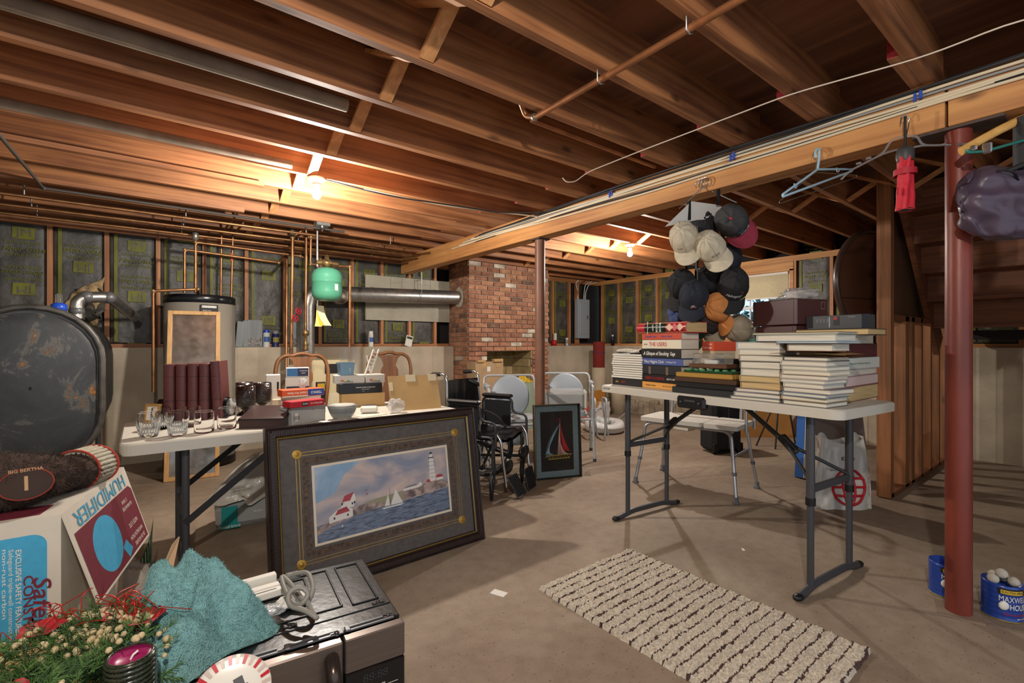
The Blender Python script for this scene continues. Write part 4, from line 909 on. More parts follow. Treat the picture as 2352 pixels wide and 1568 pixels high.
# ================================================================ WHEELCHAIR
f2=V((.4,-.917,0)); l2=V((.917,.4,0))
WC=V((2.18,3.43,0)); wc=T('wheelchair','folding black vinyl wheelchair parked behind the lighthouse print','wheelchair',tuple(WC)); 
MW=frame(V((0,0,0)),l2,-f2,V((0,0,1)))      # local x lateral, -y forward
def wp(mb,nm,m,par=wc): return mb.build(nm,m,par)
for s in(-1,1):
    X=s*.27; wl_=MB(); Mx=MW@Tm(X,0,.305)@Ry(pi/2)
    wl_.tube([(.29*math.cos(a),.29*math.sin(a),0) for a in [2*pi*k/40 for k in range(40)]],.016,8,closed=True,M=Mx); w=wp(wl_,'rear_wheel',mat('tyre_rubber','1A1A1B',.6))
    r=MB(); r.tube([(.262*math.cos(a),.262*math.sin(a),0) for a in [2*pi*k/40 for k in range(40)]],.009,6,closed=True,M=Mx)
    for k in range(8):
        a=k*pi/4+.2; r.cyl((.03*math.cos(a),.03*math.sin(a),0),(.262*math.cos(a),.262*math.sin(a),0),.009,n=6,M=Mx)
    r.cyl((0,0,-.035),(0,0,.035),.032,n=14,M=Mx); r.build('spokes',mat('mag_wheel','5A5D62',.35),w)
    h=MB(); h.tube([(.25*math.cos(a),.25*math.sin(a),s*.045) for a in [2*pi*k/36 for k in range(36)]],.008,6,closed=True,M=Mx); h.build('push_rim',CHROME,w)
    c=MB(); Mc=MW@Tm(s*.25,-.4,.1)@Rz(-1.07)@Ry(pi/2); c.lathe([(.03,-.014),(.085,-.012),(.1,-.008),(.1,.008),(.085,.012),(.03,.014)],26,0,Mc); cw=wp(c,'caster_wheel',MATS['tyre_rubber'])
    h=MB(); h.lathe([(0,-.018),(.05,-.016),(.055,-.013),(.055,.013),(.05,.016),(0,.018)],16,0,Mc); h.build('caster_hub',mat('hub_black','2E3034',.3),cw)
    fk=MB(); fk.tube(fillet([(s*.22,-.4,.1),(s*.22,-.41,.22),(s*.28,-.41,.22),(s*.28,-.4,.1)],.03),.008,6,M=MW); fk.cyl((s*.25,-.41,.22),(s*.25,-.41,.4),.013,M=MW); wp(fk,'caster_fork',BLACKM)
    fr_=MB()
    fr_.tube(fillet([(s*.235,.17,.94),(s*.235,.06,.95),(s*.235,.035,.9),(s*.235,.02,.3),(s*.235,.0,.14)],.05),.0115,8,M=MW); wp(fr_,'back_cane',CHROME)
    g=MB(); g.tube([(s*.235,.19,.937),(s*.235,.17,.94),(s*.235,.1,.946)],[.017,.019,.016],10,M=MW); wp(g,'push_handle',BLACKP)
    fr_=MB(); fr_.tube(fillet([(s*.235,.02,.46),(s*.235,-.4,.47),(s*.235,-.41,.3),(s*.235,-.41,.2)],.04),.012,8,M=MW); fr_.tube([(s*.235,.0,.2),(s*.235,-.41,.24)],.012,8,M=MW); wp(fr_,'side_frame',BLACKM)
    am=MB(); am.tube(fillet([(s*.26,.0,.47),(s*.26,.0,.72),(s*.26,-.3,.72),(s*.26,-.3,.6),(s*.26,-.44,.59),(s*.26,-.44,.4)],.05),.011,8,M=MW); wp(am,'arm_frame',BLACKM)
    am=MB(); am.box((s*.26,-.15,.74),(.06,.3,.03),b=.012,M=MW); wp(am,'arm_pad',BLACKP)
    am=MB(); am.box((s*.26,-.15,.59),(.006,.27,.22),b=.002,M=MW); wp(am,'skirt_guard',mat('guard_black','1C1D1F',.4))
    lg=MB(); lg.tube(fillet([(s*.215,-.42,.5),(s*.215,-.46,.45),(s*.212,-.475,.3),(s*.2,-.5,.1)],.05),.012,8,M=MW); wp(lg,'leg_rest_tube',CHROME)
    cp=MB(); cp.ball((s*.14,-.475,.24 if s<0 else .3),(.085,.028,.06),14,M=MW@Tm(0,0,0)); wp(cp,'calf_pad',VINYL)
    fp=MB(); Mf=MW@Tm(s*.115,-.545,.1)@Rx(1.0 if s<0 else 1.35); fp.box((0,0,0),(.15,.17,.012),b=.005,M=Mf)
    for k in range(6): fp.box((-.06+.024*k,0,.008),(.004,.16,.004),M=Mf)
    wp(fp,'footplate',BLACKP)
    br_=MB(); br_.tube(fillet([(s*.27,-.02,.42),(s*.3,-.12,.52),(s*.285,-.16,.58)],.04),.007,6,M=MW); wp(br_,'wheel_brake',CHROME)
for a_,b_ in (((-.24,-.3,.22),(.24,-.18,.45)),((.24,-.3,.22),(-.24,-.18,.45))): wp(MB().cyl(a_,b_,.012,n=8,M=MW),'cross_brace',BLACKM)
st_=MB(); st_.grid(lambda u,v:V((-.24+.48*u,-.42+.42*v,.475-.045*math.sin(pi*u)+.012*noise.noise(V((u*7,v*7,2)))+.006*noise.noise(V((u*18,v*18,5))))),20,18,M=MW); st_.grid(lambda u,v:V((-.24+.48*u,-.42+.42*v,.45-.045*math.sin(pi*u))),12,10,M=MW); wp(st_,'seat_sling',VINYL)
st_=MB(); st_.grid(lambda u,v:V((-.235+.47*u,.035+.05*math.sin(pi*u)+.012*noise.noise(V((u*9,v*2,2))),.48+.41*v)),22,14,M=MW); st_.grid(lambda u,v:V((-.235+.47*u,.05+.05*math.sin(pi*u),.48+.41*v)),10,6,M=MW); wp(st_,'back_sling',VINYL)
# crutch-like grip resting on seat
ck=T('walking_stick','adjustable metal walking stick with black grip leaning in the wheelchair','walking stick',tuple(WC+MW@V((.02,-.12,.46))))
MB().tube(fillet([(0,0,.0),(.0,0,.25),(-.03,-.01,.4)],.1),.011,10).build('shaft',CHROME,ck); MB().tube([(-.02,-.0,.38),(-.03,-.01,.4),(-.08,.04,.43)],[.016,.024,.02],12).build('grip',BLACKP,ck)
# ================================================================ SAILBOAT PICTURE
A2=G(1231,1104); B2=G(1337,1094); w2=(B2-A2).length; h2=.655
sp_=T('sailboat_picture','deep-framed string art sailboat picture leaning on the brown post','picture',tuple((A2+B2)/2),math.atan2((B2-A2).y,(B2-A2).x)); M2=Rx(-.07)@Tm(0,0,0)
m=MB(); mitre(m,w2,h2,.02,[(0,-.045),(0,.005),(.004,.006),(.01,-.0),(.012,-.03)],0,M2); m.build('frame',mat('black_box_frame','1C1A18',.35),sp_)
m=MB(); mitre(m,w2+.001,h2+.001,.02,[(0,.0045),(.004,.0065)],0,M2,-.0005); m.build('gilt_edge',mat('gilt_edge','8F7B4A',.4,.6),sp_)
m=MB(); m.box((0,.034,h2/2),(w2-.02,.008,h2-.02),M=M2); m.build('mat_board',mat('slate_mat','67777B',.8,nz=60,amt=.1),sp_)
m=MB(); m.box((0,.0285,h2/2),(w2-.13,.002,h2-.13),M=M2); m.build('velvet_panel',mat('dark_velvet','231C18',.9,nz=80,amt=.2),sp_)
SB=lambda x,z,y=.026:V((x,y,z))
TH={'b':mat('thread_blue','7FA6B8',.5),'r':mat('thread_red','B02A2A',.5),'w':mat('thread_pale','C3A9A0',.5),'y':mat('thread_gold','A89036',.5)}
b1=MB();r1=MB();w1_=MB();y1=MB(); top=(.03,.5)
for k in range(34):
    u=k/33; x=-.12+.09*u**1.0; z=.2; zx=.03-.15*math.sin(u*pi/2)**.9*(1-0*u); zz=.48-.3*u
    b1.cyl(SB(zx,zz),SB(-.115+.075*u,.215+.0*u),.0008,n=3)
    r1.cyl(SB(.035+.075*u**1.5,.48-.24*u),SB(.05+.08*u,.24-.01*u),.0009,n=3)
    w1_.cyl(SB(.03-.035*u*.6,.49-.27*u),SB(-.0+.12*u,.205),.0008,n=3)
y1.cyl(SB(-.11,.2),SB(.14,.205),.003,n=4); 
for k in range(8): y1.cyl(SB(-.11+.03*k,.2),SB(-.06+.024*k,.165),.0012,n=3); y1.cyl(SB(-.07+.024*k,.168),SB(-.08+.03*k,.2),.0012,n=3)
y1.cyl(SB(-.09,.168),SB(.12,.175),.003,n=4); r1.cyl(SB(.03,.2),SB(.032,.525),.0022,n=4); r1.cyl(SB(.032,.525),SB(.01,.52),.0015,n=3)
for k_,mb_ in (('blue_sail',(b1,'b')),('red_sail',(r1,'r')),('pale_sail',(w1_,'w')),('hull',(y1,'y'))):
    mm,c=mb_; mm.v=[tuple(M2@V(v)) for v in mm.v]; mm.build(k_,TH[c],sp_)
m=MB(); m.box((0,.006,h2/2),(w2-.02,.002,h2-.02),M=M2); m.build('picture_glass',MATS['picture_glass'],sp_)
# wire twist on floor
tw=MB(); tw.tube(fillet([(0,0,.004),(.04,.02,.03),(.02,-.03,.05),(-.03,.01,.02),(.03,.03,.006),(.0,-.05,.03)],.02),.003,5); one(tw,'string_scrap',mat('twine','B8A590',.8),'scrap of twisted twine on the floor beside the sailboat picture','string',tuple(G(1350,1090)))
# ================================================================ COMMODE CHAIRS
CG=mat('commode_grey','AEB2B4',.4,.1); CGP=mat('commode_pad','9EA3A8',.5)
def commode(label,loc,rz,lid=True):
    t=T('commode_chair',label,'commode',loc,rz,'folding commode chairs')
    for s in(-1,1):
        x=s*.27
        MB().tube(fillet([(x*1.05,.24,0),(x,.22,.42),(x,.22,.76),(x,-.2,.76),(x,-.22,.42),(x*1.05,-.26,0)],.07),.013,10).build('side_frame',CG,t)
        MB().box((x,.02,.78),(.045,.26,.03),b=.01).build('arm_pad',CGP,t)
        for y in(-.26,.24): MB().cyl((x*1.05,y,0),(x*1.05,y,.03),.018,n=12).build('rubber_foot',GRAYM,t)
        MB().cyl((x,-.215,.44),(x,-.215,.53),.019,n=12).build('sleeve',CGP,t)
    for z,y in((.42,.22),(.42,-.22)): MB().cyl((-.27,y,z),(.27,y,z),.012,n=10).build('crossbar',CG,t)
    MB().tube(fillet([(-.27,.22,.62),(-.27,.3,.86),(.27,.3,.86),(.27,.22,.62)],.06),.012,8).build('back_bar',CG,t)
    MB().prism(rrect(.44,.42,.1),.445,.47).build('seat_ring',CGP,t)
    MB().lathe([(.1,.2),(.13,.43),(.15,.44)],20).build('bucket',mat('bucket_grey','A3ADB5',.4),t)
    if lid: MB().lathe([(0,-.012),(.19,-.012),(.205,0),(.19,.012),(0,.015)],36,0,Tm(0,.235,.64)@Rx(pi/2-.2)@Sc(1,1.1,1)).build('lid',mat('lid_bluegrey','9AA5AF',.4),t)
    return t
cq1=D(1180,900,4.75); commode('grey commode chair with its lid raised, behind the wheelchair',(cq1.x,cq1.y,0),-.5)
cq2=D(1300,900,5.1); commode('grey commode chair holding a wrapped grey bundle, right of the brown post',(cq2.x,cq2.y,0),-.75)
bu=T('wrapped_bundle','grey plastic wrapped bundle lying on the commode chair seat','bundle',(cq2.x,cq2.y,.473),-.75); MB().box((0,.02,.13),(.42,.3,.2),b=.04).build('bundle_body',SHR,bu,noisy=.01); MB().box((.205,.02,.13),(.03,.28,.18),b=.01).build('white_end',mat('white_film','x') if 0 else MATS['white_film'],bu)
MB().box((0,.02,.015),(.38,.3,.03)).build('tray_base',CGP,bu)
# walker frame in front
wk=T('walker_frame','folded grey walker frame standing beside the raised toilet seat','walker',tuple(G(1375,1012)),-.6)
for x in(-.04,.1): MB().tube(fillet([(x+.1,.3,0),(x,.25,.5),(x,-.0,.52),(x-.03,-.02,0)],.08),.013,10).build('side_frame',CG,wk)
MB().tube(fillet([(.1,.26,.36),(.0,.1,.38),(-.04,.0,.36)],.05),.011,8).build('crossbar',CG,wk)
# raised toilet seat
ts=T('raised_toilet_seat','white raised toilet seat on the floor holding a plastic wrapped part','toilet seat',tuple(G(1388,990)),-.5); TW=mat('seat_white','D4D5D4',.3)
def ring(u,v):
    a=2*pi*u; R_=V((.2*math.cos(a),.23*math.sin(a),0)); k=2*pi*v; r=.075
    return R_*(1+.32*math.cos(k))+V((0,0,.085+.07*max(-1,min(1,1.4*math.sin(k)))-.03*max(0,-math.sin(a))**4*(1 if math.sin(k)>0 else 0)))
MB().grid(ring,48,14,wrap=True).build('seat_body',TW,ts); 
for x,y in((-.16,-.14),(.16,-.14)): MB().cyl((x,y,0),(x,y,.05),.02).build('bracket',BLACKP,ts)
k=MB(); k.lathe([(0,0),(.03,0),(.03,.02),(0,.02)],14,0,Tm(.1,-.24,.07)@Rx(pi/2)); k.box((.1,-.265,.07),(.012,.012,.055)); k.build('clamp_knob',GRAYM,ts)
for s in(-1,1): MB().tube(fillet([(s*.22,.2,.08),(s*.3,.15,.16),(s*.3,-.05,.26),(s*.26,-.2,.2)],.06),.012,8).build('arm_tube',CG,ts)
pb=T('plastic_bag','clear plastic bag of parts standing up on the raised toilet seat','bag',tuple(G(1388,990)+V((0.02,.06,.03)))); MB().grid(lambda u,v:V(((.13-.04*v)*math.cos(2*pi*u)+.05*v,(.1-.06*v)*math.sin(2*pi*u),.36*v))+noise.noise_vector(V((math.cos(2*pi*u)*2,math.sin(2*pi*u)*2,v*4)))*.035,40,16,wrap=True).build('bag_film',FILM,pb); MB().box((.07,-.1,.22),(.05,.004,.05),rz=.2).build('label_sticker',INK,pb)
# cardboard boxes near chimney
p=G(1125,935); 
bxp=PY(1125,880,5.42); bxp.z=0; cbx=T('cardboard_box','tall brown cardboard box standing in front of the fireplace','box',tuple(bxp),.06)
MB().box((0,.1,.47),(.5,.2,.94),b=.004).build('box_body',CARD,cbx)
for x in(-.1,.15): MB().box((x,-.0015,.9),(.07,.003,.08)).build('tape_strip',CARD2,cbx)
MB().box((-.02,-.002,.84),(.06,.003,.07)).build('label_sticker',PAPER,cbx); MB().box((-.16,-.0,.955),(.13,.05,.03)).build('flap',CARD2,cbx); MB().box((.14,.0,.96),(.16,.06,.04)).build('flap',CARD2,cbx)
one(MB().box((0,.1,.45),(.3,.16,.9),b=.004),'cardboard_box',CARD2,'second brown cardboard box behind the tall one by the chimney','box',(bxp.x-.3,bxp.y+.02,0),.02) if 0 else None
ob_=T('cardboard_box','small open orange cardboard box with printed fruit on the floor by the tubes','box',tuple(G(1395,965)+V((.0,.45,0))),-.45); OC=mat('orange_box','B7782F',.7,nz=4,amt=.1)
m=MB(); 
for c,e in(((0,-.17,.14),(.4,.008,.28)),((0,.17,.14),(.4,.008,.28)),((-.2,0,.14),(.008,.34,.28)),((.2,0,.14),(.008,.34,.28)),((0,0,.006),(.4,.34,.01))): m.box(c,e)
m.build('box_body',OC,ob_); MB().box((.2,.08,.34),(.3,.006,.16),rz=.2,M=Rx(.2)).build('flap',OC,ob_); MB().box((-.08,-.176,.15),(.12,.003,.1)).build('printing',mat('fruit_red','B8452A',.6),ob_)
carton('carton','small red and white carton on the floor beside the raised toilet seat','box',(1330,978,1350,976),0,.14,.12,mat('pink_carton','B4675A',.6),[(-.5,.5,.0,.3,PAPER)],[('kCal',.2,0,.55,WINK)])
carton('storage_tin','grey-green storage case behind the commode chair','case',(1200,986,1228,983),0.0,.64,.2,mat('sage_tin','8C9A88',.45,nz=8,amt=.1))
yb=baggy('plastic_bag','yellow plastic bag slumped before the fireplace','bag',tuple(PY(1203,900,5.45).xy)+(.0,),(.16,.12,.2),mat('yellow_film','C8A52E',.4,bump=.4,bs=25),4,flat=.02); yb.location.z=.3
stl=T('step_stool','white plastic step stool supporting the yellow bag','stool',tuple(PY(1203,900,5.45).xy)+(0,)); MB().box((0,0,.285),(.36,.24,.025),b=.008).build('seat',WHITE,stl); [MB().box((x,y,.137),(.04,.04,.274)).build('leg',WHITE,stl) for x in(-.15,.15) for y in(-.09,.09)]
# ================================================================ RIGHT TABLE
RZT=.905; Bc=V((2.405,.752,0)); th=math.radians(5.5)
ux=V((-math.sin(th),-math.cos(th),0)); vx=V((math.cos(th),-math.sin(th),0))     # ux along the length towards the viewer, vx across (away)
RL,RWd=1.53,.61
cen=Bc-ux*RL/2+vx*RWd/2
RROT=math.atan2(ux.y,ux.x)
rt_=T('folding_table','tall adjustable white folding table loaded with books at the right','table',(cen.x,cen.y,0),RROT)
table_top(RL,RWd,RZT,.045,.05).build('tabletop',TABLE,rt_)
for s in(-1,1):
    x=s*(.59)
    for y in(-.2,.2):
        MB().cyl((x,y,.44),(x,y,RZT-.03),.019,n=16).build('leg',GRAYM,rt_); 
        MB().cyl((x,y,.03),(x,y,.46),.0155,n=14).build('inner_leg',GRAYM,rt_); MB().cyl((x,y,.425),(x,y,.46),.022,n=16).build('leg_collar',BLACKP,rt_)
    MB().tube(fillet([(x,-.31,.012),(x,-.26,.02),(x,-.16,.04),(x,.16,.04),(x,.26,.02),(x,.31,.012)],.05),.018,10).build('foot_bar',GRAYM,rt_)
    for y in(-.31,.31): MB().ball((x,y,.016),(.022,.035,.016),10).build('foot_cap',BLACKP,rt_)
    MB().box((x,0,.5),(.02,.4,.035),b=.003).build('crossbar',GRAYM,rt_)
    P0=V((s*.57,0,.5)); P1=V((s*.1,0,RZT-.05))
    for y in(-.02,.02):
        MB().tube([(x,y*9,.52),(s*.42,y*2,.63),(s*.38,y,.66)],.009,8).build('brace',BLACKM,rt_)
    MB().tube([(s*.43,0,.62),(s*.1,0,RZT-.05)],.014,8).build('brace',BLACKM,rt_)
    MB().box((0,0,0),(.1,.035,.04),M=Tm(s*.38,0,.66)@Ry(.75*s if s<0 else .75),b=.004).build('brace_lock',BLACKP,rt_)
hd=MB(); hd.box((0,-RWd/2+.01,RZT-.045),(.19,.05,.07),b=.012); o=hd.build('hinge_handle',BLACKP,rt_)
k=MB(); [k.ball((x,-RWd/2-.016,RZT-.045),.008,8) for x in(-.06,.06)]; k.box((0,-RWd/2-.016,RZT-.035),(.07,.006,.012),b=.002); k.build('rivets',GRAYM,o)
k=MB(); k.text('LIFETIME',.018,Tm(-.69,-RWd/2-.0012,RZT-.02)@FR,0,.1,.02); k.build('lettering',INK,rt_)
# ---------------- books
COVN=[0]
def book(label,q,z,th_,d,cov,pg=None,spine='f',dx0=0,dx1=0,dy=0,rot=0,title=None,group=None,name='book',hard=True,dw=0,open_end=0,titles=()):
    "book lying flat; q = front base line on the table plane; spine f(ront) / b(ack) / l / r"
    loc,rz,W=fbm(q,RZT); M=Rz(rz); loc=loc+M@V(((dx0+dx1)/2,dy,0)); W=W-dx0+dx1; loc.z=z+.0004
    t=T(name,label,'book' if name=='book' else name.replace('_',' '),tuple(loc),rz+rot,group)
    pg=pg or PAGES; c=.0028 if hard else .0012; e=.004 if hard else 0
    m=MB()
    m.box((0,d/2,c/2),(W,d,c)); m.box((0,d/2,th_-c/2),(W,d,c))
    if spine=='f': m.box((0,c/2,th_/2),(W,c,th_))
    elif spine=='b': m.box((0,d-c/2,th_/2),(W,c,th_))
    elif spine=='l': m.box((-W/2+c/2,d/2,th_/2),(c,d,th_))
    elif spine=='r': m.box((W/2-c/2,d/2,th_/2),(c,d,th_))
    m.build('cover',cov,t)
    x0,x1,y0,y1=-W/2+e,W/2-e,e,d-e
    if spine=='f': y0=c
    if spine=='b': y1=d-c
    MB().box(((x0+x1)/2,(y0+y1)/2,th_/2),(x1-x0,y1-y0,th_-2*c-.0004)).build('pages',pg,t)
    ms=[];L=MB()
    for (s,sz,x,w,mm,sh) in titles:
        if mm not in ms: ms.append(mm)
        yy=-.0008
        L.text(s,sz*th_,Tm(x*W,yy,th_*.48)@FR,ms.index(mm),sh,.012,w*W)
    if titles: L.build('spine_lettering',ms,t)
    return t
def cm(c,r=.5): return mat('cover_'+c,c,r)
z=RZT
q1=(1407,882,1474,889)
book('black paperback with red and yellow spine under the magazine pile',q1,z,.05,.16,cm('1D1C1E'),PAGEY,'f',titles=(('John',.35,-.33,.1,mat('yel','C9B22B',.5),0),('LOVE',.4,-.12,.13,RED,0))); z+=.0505
ords=['lowest','second','third','fourth','fifth','sixth','seventh','eighth','ninth','tenth','topmost']
for i in range(11):
    book('%s white-edged magazine of the pile beside the cookbook stack'%ords[i],q1,z,.0145,.2,cm(RN.choice(['3A4A4E','5C6A6C','2E3236','6A7A7C'])),mat('mag_pages','DCD6C8',.7,nz=300,amt=.06,stretch=(.02,.02,1)),'b',dx0=RN.uniform(-.012,.006),dx1=RN.uniform(-.003,.012),dy=RN.uniform(-.004,.008),rot=RN.uniform(-.03,.03),group='magazines piled on the right table',name='magazine',hard=False); z+=.0155
nw=T('newspaper','folded newspaper roll lying on top of the magazine pile','newspaper',tuple(V(fbm(q1,RZT)[0].xy).to_3d()+V((0,0,z))),fbm(q1,RZT)[1]); NP=mat('newsprint','CFC8BA',.8,nz=60,amt=.25); MB().grid(lambda u,v:V((-.11+.22*v,.06+.055*math.cos(2*pi*u)*(1+.05*math.sin(v*9)),.017+.016*math.sin(2*pi*u)+.003*math.sin(v*7))),20,12,wrap=True).build('roll',NP,nw)
q2=(1476,889,1564,899); z=RZT
S2=[('thin orange paperback at the bottom of the novel stack',.042,.15,'D69A4C','f',(('Sudden Death',.35,-.25,.25,INK,0),('FICTION AND FACT',.22,.2,.3,INK,0)),-.015,.01),
('black hardback with red author name on the spine',.05,.16,'181718','f',(("ROBERT R. McCAMMON",.5,-.17,.5,RED,0),("BOY'S LIFE",.28,.25,.2,WINK,0)),0,0),
('worn black leather volume with two raised bands',.06,.17,'25262A','f',(('||           ||',.9,-.07,.5,mat('band_tan','A58A6A',.5),0),),0,0),
('blue hardback by a mystery author in the novel stack',.044,.165,'4A5A94','f',(('Mary Higgins Clark',.6,-.2,.5,WINK,0),('You Belong To Me',.35,.22,.24,WINK,0)),0,.015),
('black hardback with white script title in the novel stack',.06,.165,'1B1A1A','f',(('A Glimpse of Stocking',.55,-.12,.66,WINK,.3),('Gage',.5,.3,.12,WINK,.2)),-.01,0),
('cream hardback with red capitals on the spine',.058,.165,'D8CFB8','f',(('THE USERS',.62,-.08,.46,RED,0),('JOYCE HABER',.25,-.41,.1,INK,0)),0,0),
('faded red-orange hardback under the cookbook',.042,.165,'B8482F','f',(('Danielle Steel',.45,-.26,.3,BLUE,.3),('Bitter Sweet',.4,.15,.28,BLUE,.3)),-.005,0)]
for l,t_,d_,c_,s_,ti,a_,b_ in S2:
    book(l,q2,z,t_,d_,cm(c_,.4),PAGES,s_,dx0=a_,dx1=b_,titles=ti,rot=RN.uniform(-.02,.02)); z+=t_+.0006
ckb=T('book','thick red checked cookbook on top of the novel stack','book',tuple(V(fbm(q2,RZT)[0].xy).to_3d()+V((0,0,z+.0005))),fbm(q2,RZT)[1]+.05)
CK=mat('cook_red','B3303A',.3); CKG=mat('cook_green','14281F',.3); m=MB(); wck=fbm(q2,RZT)[2]+.07
for x0,x1,mi in((-.5,-.33,0),(-.33,.12,1),(.12,.5,0)): m.grid(lambda u,v,x0=x0,x1=x1:V(((x0+(x1-x0)*u)*wck,.008-.02*math.sin(pi*v),.002+.062*v)),2,10,mi)
m.box((0,.11,.0655),(wck,.2,.003)); m.box((0,.11,.0015),(wck,.2,.003)); m.build('cover',[CK,CKG],ckb); MB().box((0,.1,.0335),(wck-.008,.19,.06)).build('pages',PAGEY,ckb)
m=MB(); 
for s,x,sz in(('Better Homes',-.25,.014),('NEW',-.14,.018),('COOK',-.06,.022),('BOOK',.01,.022)): m.text(s,sz,Tm(x*wck,-.0135,.034)@FR@Rz(-pi/2),0,0,.01)
for x,k in((.2,0),(.3,1),(.4,0)): m.prism([(0,-.024),(.03,0),(0,.024),(-.03,0)],0,.0008,1 if k==0 else 2,Tm(x*wck,-.0128,.034)@FR)
m.build('spine_lettering',[WINK,mat('ck_pale','D8B49A',.5),mat('ck_rose','C85A60',.5)],ckb)
# ---------------- frames and trays
q3=(1552,901,1690,915); z=RZT
F_=[('large black plastic tray at the bottom of the frame stack',.035,.24,mat('black_tray','222426',.45,bump=.2,bs=300),-.03,.0,'tray'),('black picture frame lying on the black tray',.03,.23,mat('frame_black','1A1A1A',.4),0,.0,'picture_frame'),('dark brown wooden frame in the frame stack',.028,.22,mat('frame_brown','45301F',.45),-.01,-.0,'picture_frame'),('gilt edged wooden frame in the frame stack',.027,.2,mat('frame_gold','A8803A',.45),0,-.02,'picture_frame')]
for l,t_,d_,m_,a_,b_,nm in F_:
    loc,rz,W=fbm(q3,RZT); loc=loc+Rz(rz)@V(((a_+b_)/2,0,0)); loc.z=z+.0005; W=W-a_+b_
    t=T(nm,l,'frame' if nm!='tray' else 'tray',tuple(loc),rz+RN.uniform(-.02,.02)); m=MB()
    for x,y,w,h in((0,.015,W,.03),(0,d_-.015,W,.03),(-W/2+.015,d_/2,.03,d_-.06),(W/2-.015,d_/2,.03,d_-.06)): m.box((x,y,t_/2),(w,h,t_),b=.004)
    m.build('frame_rim',m_,t); MB().box((0,d_/2,t_*.4),(W-.06,d_-.06,t_*.6)).build('backing',mat('backing_dark','2B2724',.7),t); z+=t_+.001
loc,rz,W=fbm(q3,RZT); M3=Rz(rz)
def at3(x,y,zz): p=loc+M3@V((x,y,0)); p.z=zz; return tuple(p)
gt_=T('glass_tile','green glass fruit tile lying in the frame stack','tile',at3(.0,.02,z),rz); MB().box((0,.08,.007),(.3,.16,.014),b=.004).build('tile_base',mat('green_glass','1E4A30',.15,coat=.5),gt_); m=MB(); [m.ball((-.12+.03*k,.012+.03*(k%3),.016),(.018,.014,.01),8) for k in range(9)]; m.build('raised_fruit',mat('green_fruit','4E8A5C',.2,coat=.5),gt_); z+=.027
pl_=T('wood_plaque','brown wooden plaque under the clear plastic case','plaque',at3(-.01,.04,z),rz); MB().box((0,.07,.012),(.24,.14,.024),b=.004).build('plaque_body',mat('plaque_brown','5A3B24',.45),pl_); z+=.025
cc=T('clear_case','clear plastic display case lying on the wooden plaque','case',at3(-.01,.05,z),rz); m=MB(); m.box((0,.05,.03),(.2,.1,.06),b=.006); m.build('case_shell',CLEARP,cc); m=MB(); m.box((.0,.045,.012),(.08,.02,.018)); m.build('white_insert',WHITE,cc)
dk=T('black_box','black equipment box standing behind the frame stack','box',at3(-.02,.245,RZT+.0005),rz); MB().box((0,.1,.1),(.24,.11,.2),b=.006).build('box_body',mat('equip_black','1B1D22',.4),dk); MB().box((.02,.012,.15),(.2,.006,.01)).build('trim_line',GRAYM,dk)
fa=T('adapter_box','beige box with orange lid reading Foreign Travel Adapter','box',at3(-.075,.26,RZT+.202),rz-.55); MB().box((0,.0,.03),(.15,.13,.06),b=.002).build('box_body',mat('box_beige','B9A88A',.6),fa); OR=mat('adapter_orange','CC4A2A',.5); MB().box((0,.0,.075),(.156,.136,.055),b=.002).build('lid',OR,fa)
m=MB(); m.text('Foreign',.018,Tm(.03,-.0695,.088)@FR); m.text('Travel Adapter',.017,Tm(0.0,-.0695,.066)@FR,0,0,.01,.12); Ms=Tm(-.0795,0,0)@Rz(-pi/2); m.text('Foreign Travel Adapter',.012,Ms@Tm(0,-.0005,.086)@FR,0,0,0,.11); m.text('Cat No. 273-1402',.011,Ms@Tm(0,-.0005,.066)@FR,1); m.build('lid_lettering',[WINK,INK],fa)
# ---------------- white-edged book stacks
q4=(1697,917,1790,926); z=RZT; lab4=['thin grey album at the bottom of the left white-edged stack','white-rimmed slim book, second up in the left white-edged stack','mauve slim hardback, third up in the left white-edged stack','tan paper-wrapped book in the left white-edged stack','cream hardback above the tan wrapped book','plump cream hardback with rounded spine in the left stack','green-bound hardback marked in ink on its pages','large cream hardback near the top of the left stack','thin cream hardback second from the top of the left stack','pale blue-white hardback on top of the left white-edged stack']
S4=[(.018,-.05,.0,'6E6F6C'),(.022,-.03,.0,'8C9296'),(.02,-.02,0,'7A6A70'),(.034,0,0,'B99A62'),(.032,0,0,'A39A84'),(.034,.01,.0,'CFC8B4'),(.038,.0,.0,'4C5A50'),(.032,-.005,.02,'8E8272'),(.03,-.01,0,'C0B8A4'),(.036,-.02,.0,'A8B4BC')]
for l,(t_,a_,b_,c_) in zip(lab4,S4): book(l,q4,z,t_,.19,cm(c_),PAGEY if 'tan' in l else PAGES,'l',dx0=a_,dx1=b_,dy=RN.uniform(0,.012),rot=RN.uniform(-.03,.03)); z+=t_+.0006
z4=z
q5=(1794,927,1905,939.5); z=RZT; S5=[]
adj=['dark grey','orange-edged','blue-rimmed','mauve-topped','white-boarded','grey-white','pale pink-edged','cream-boarded','silver-grey','light grey','dark-spined']
for i in range(11):
    t_=RN.uniform(.017,.024); book('%s slim book, %s in the front right stack'%(adj[i],('bottom' if i==0 else ords[i]+' from the bottom')if i<10 else 'topmost'),q5,z,t_,.2,cm(['5A5C5A','B5966E','6C8AA0','7C6E70','CFCBBE','A5A8A4','BEA69A','C9BFA6','9FA09C','B7B4A8','4A4844'][i]),PAGES,'l',dx0=RN.uniform(-.012,.01),dx1=RN.uniform(-.03,.006),dy=RN.uniform(0,.015),rot=RN.uniform(-.03,.05)); z+=t_+.0006
loc5,rz5,W5=fbm(q5,RZT)
def at5(x,y,zz): p=loc5+Rz(rz5)@V((x,y,0)); p.z=zz; return tuple(p)
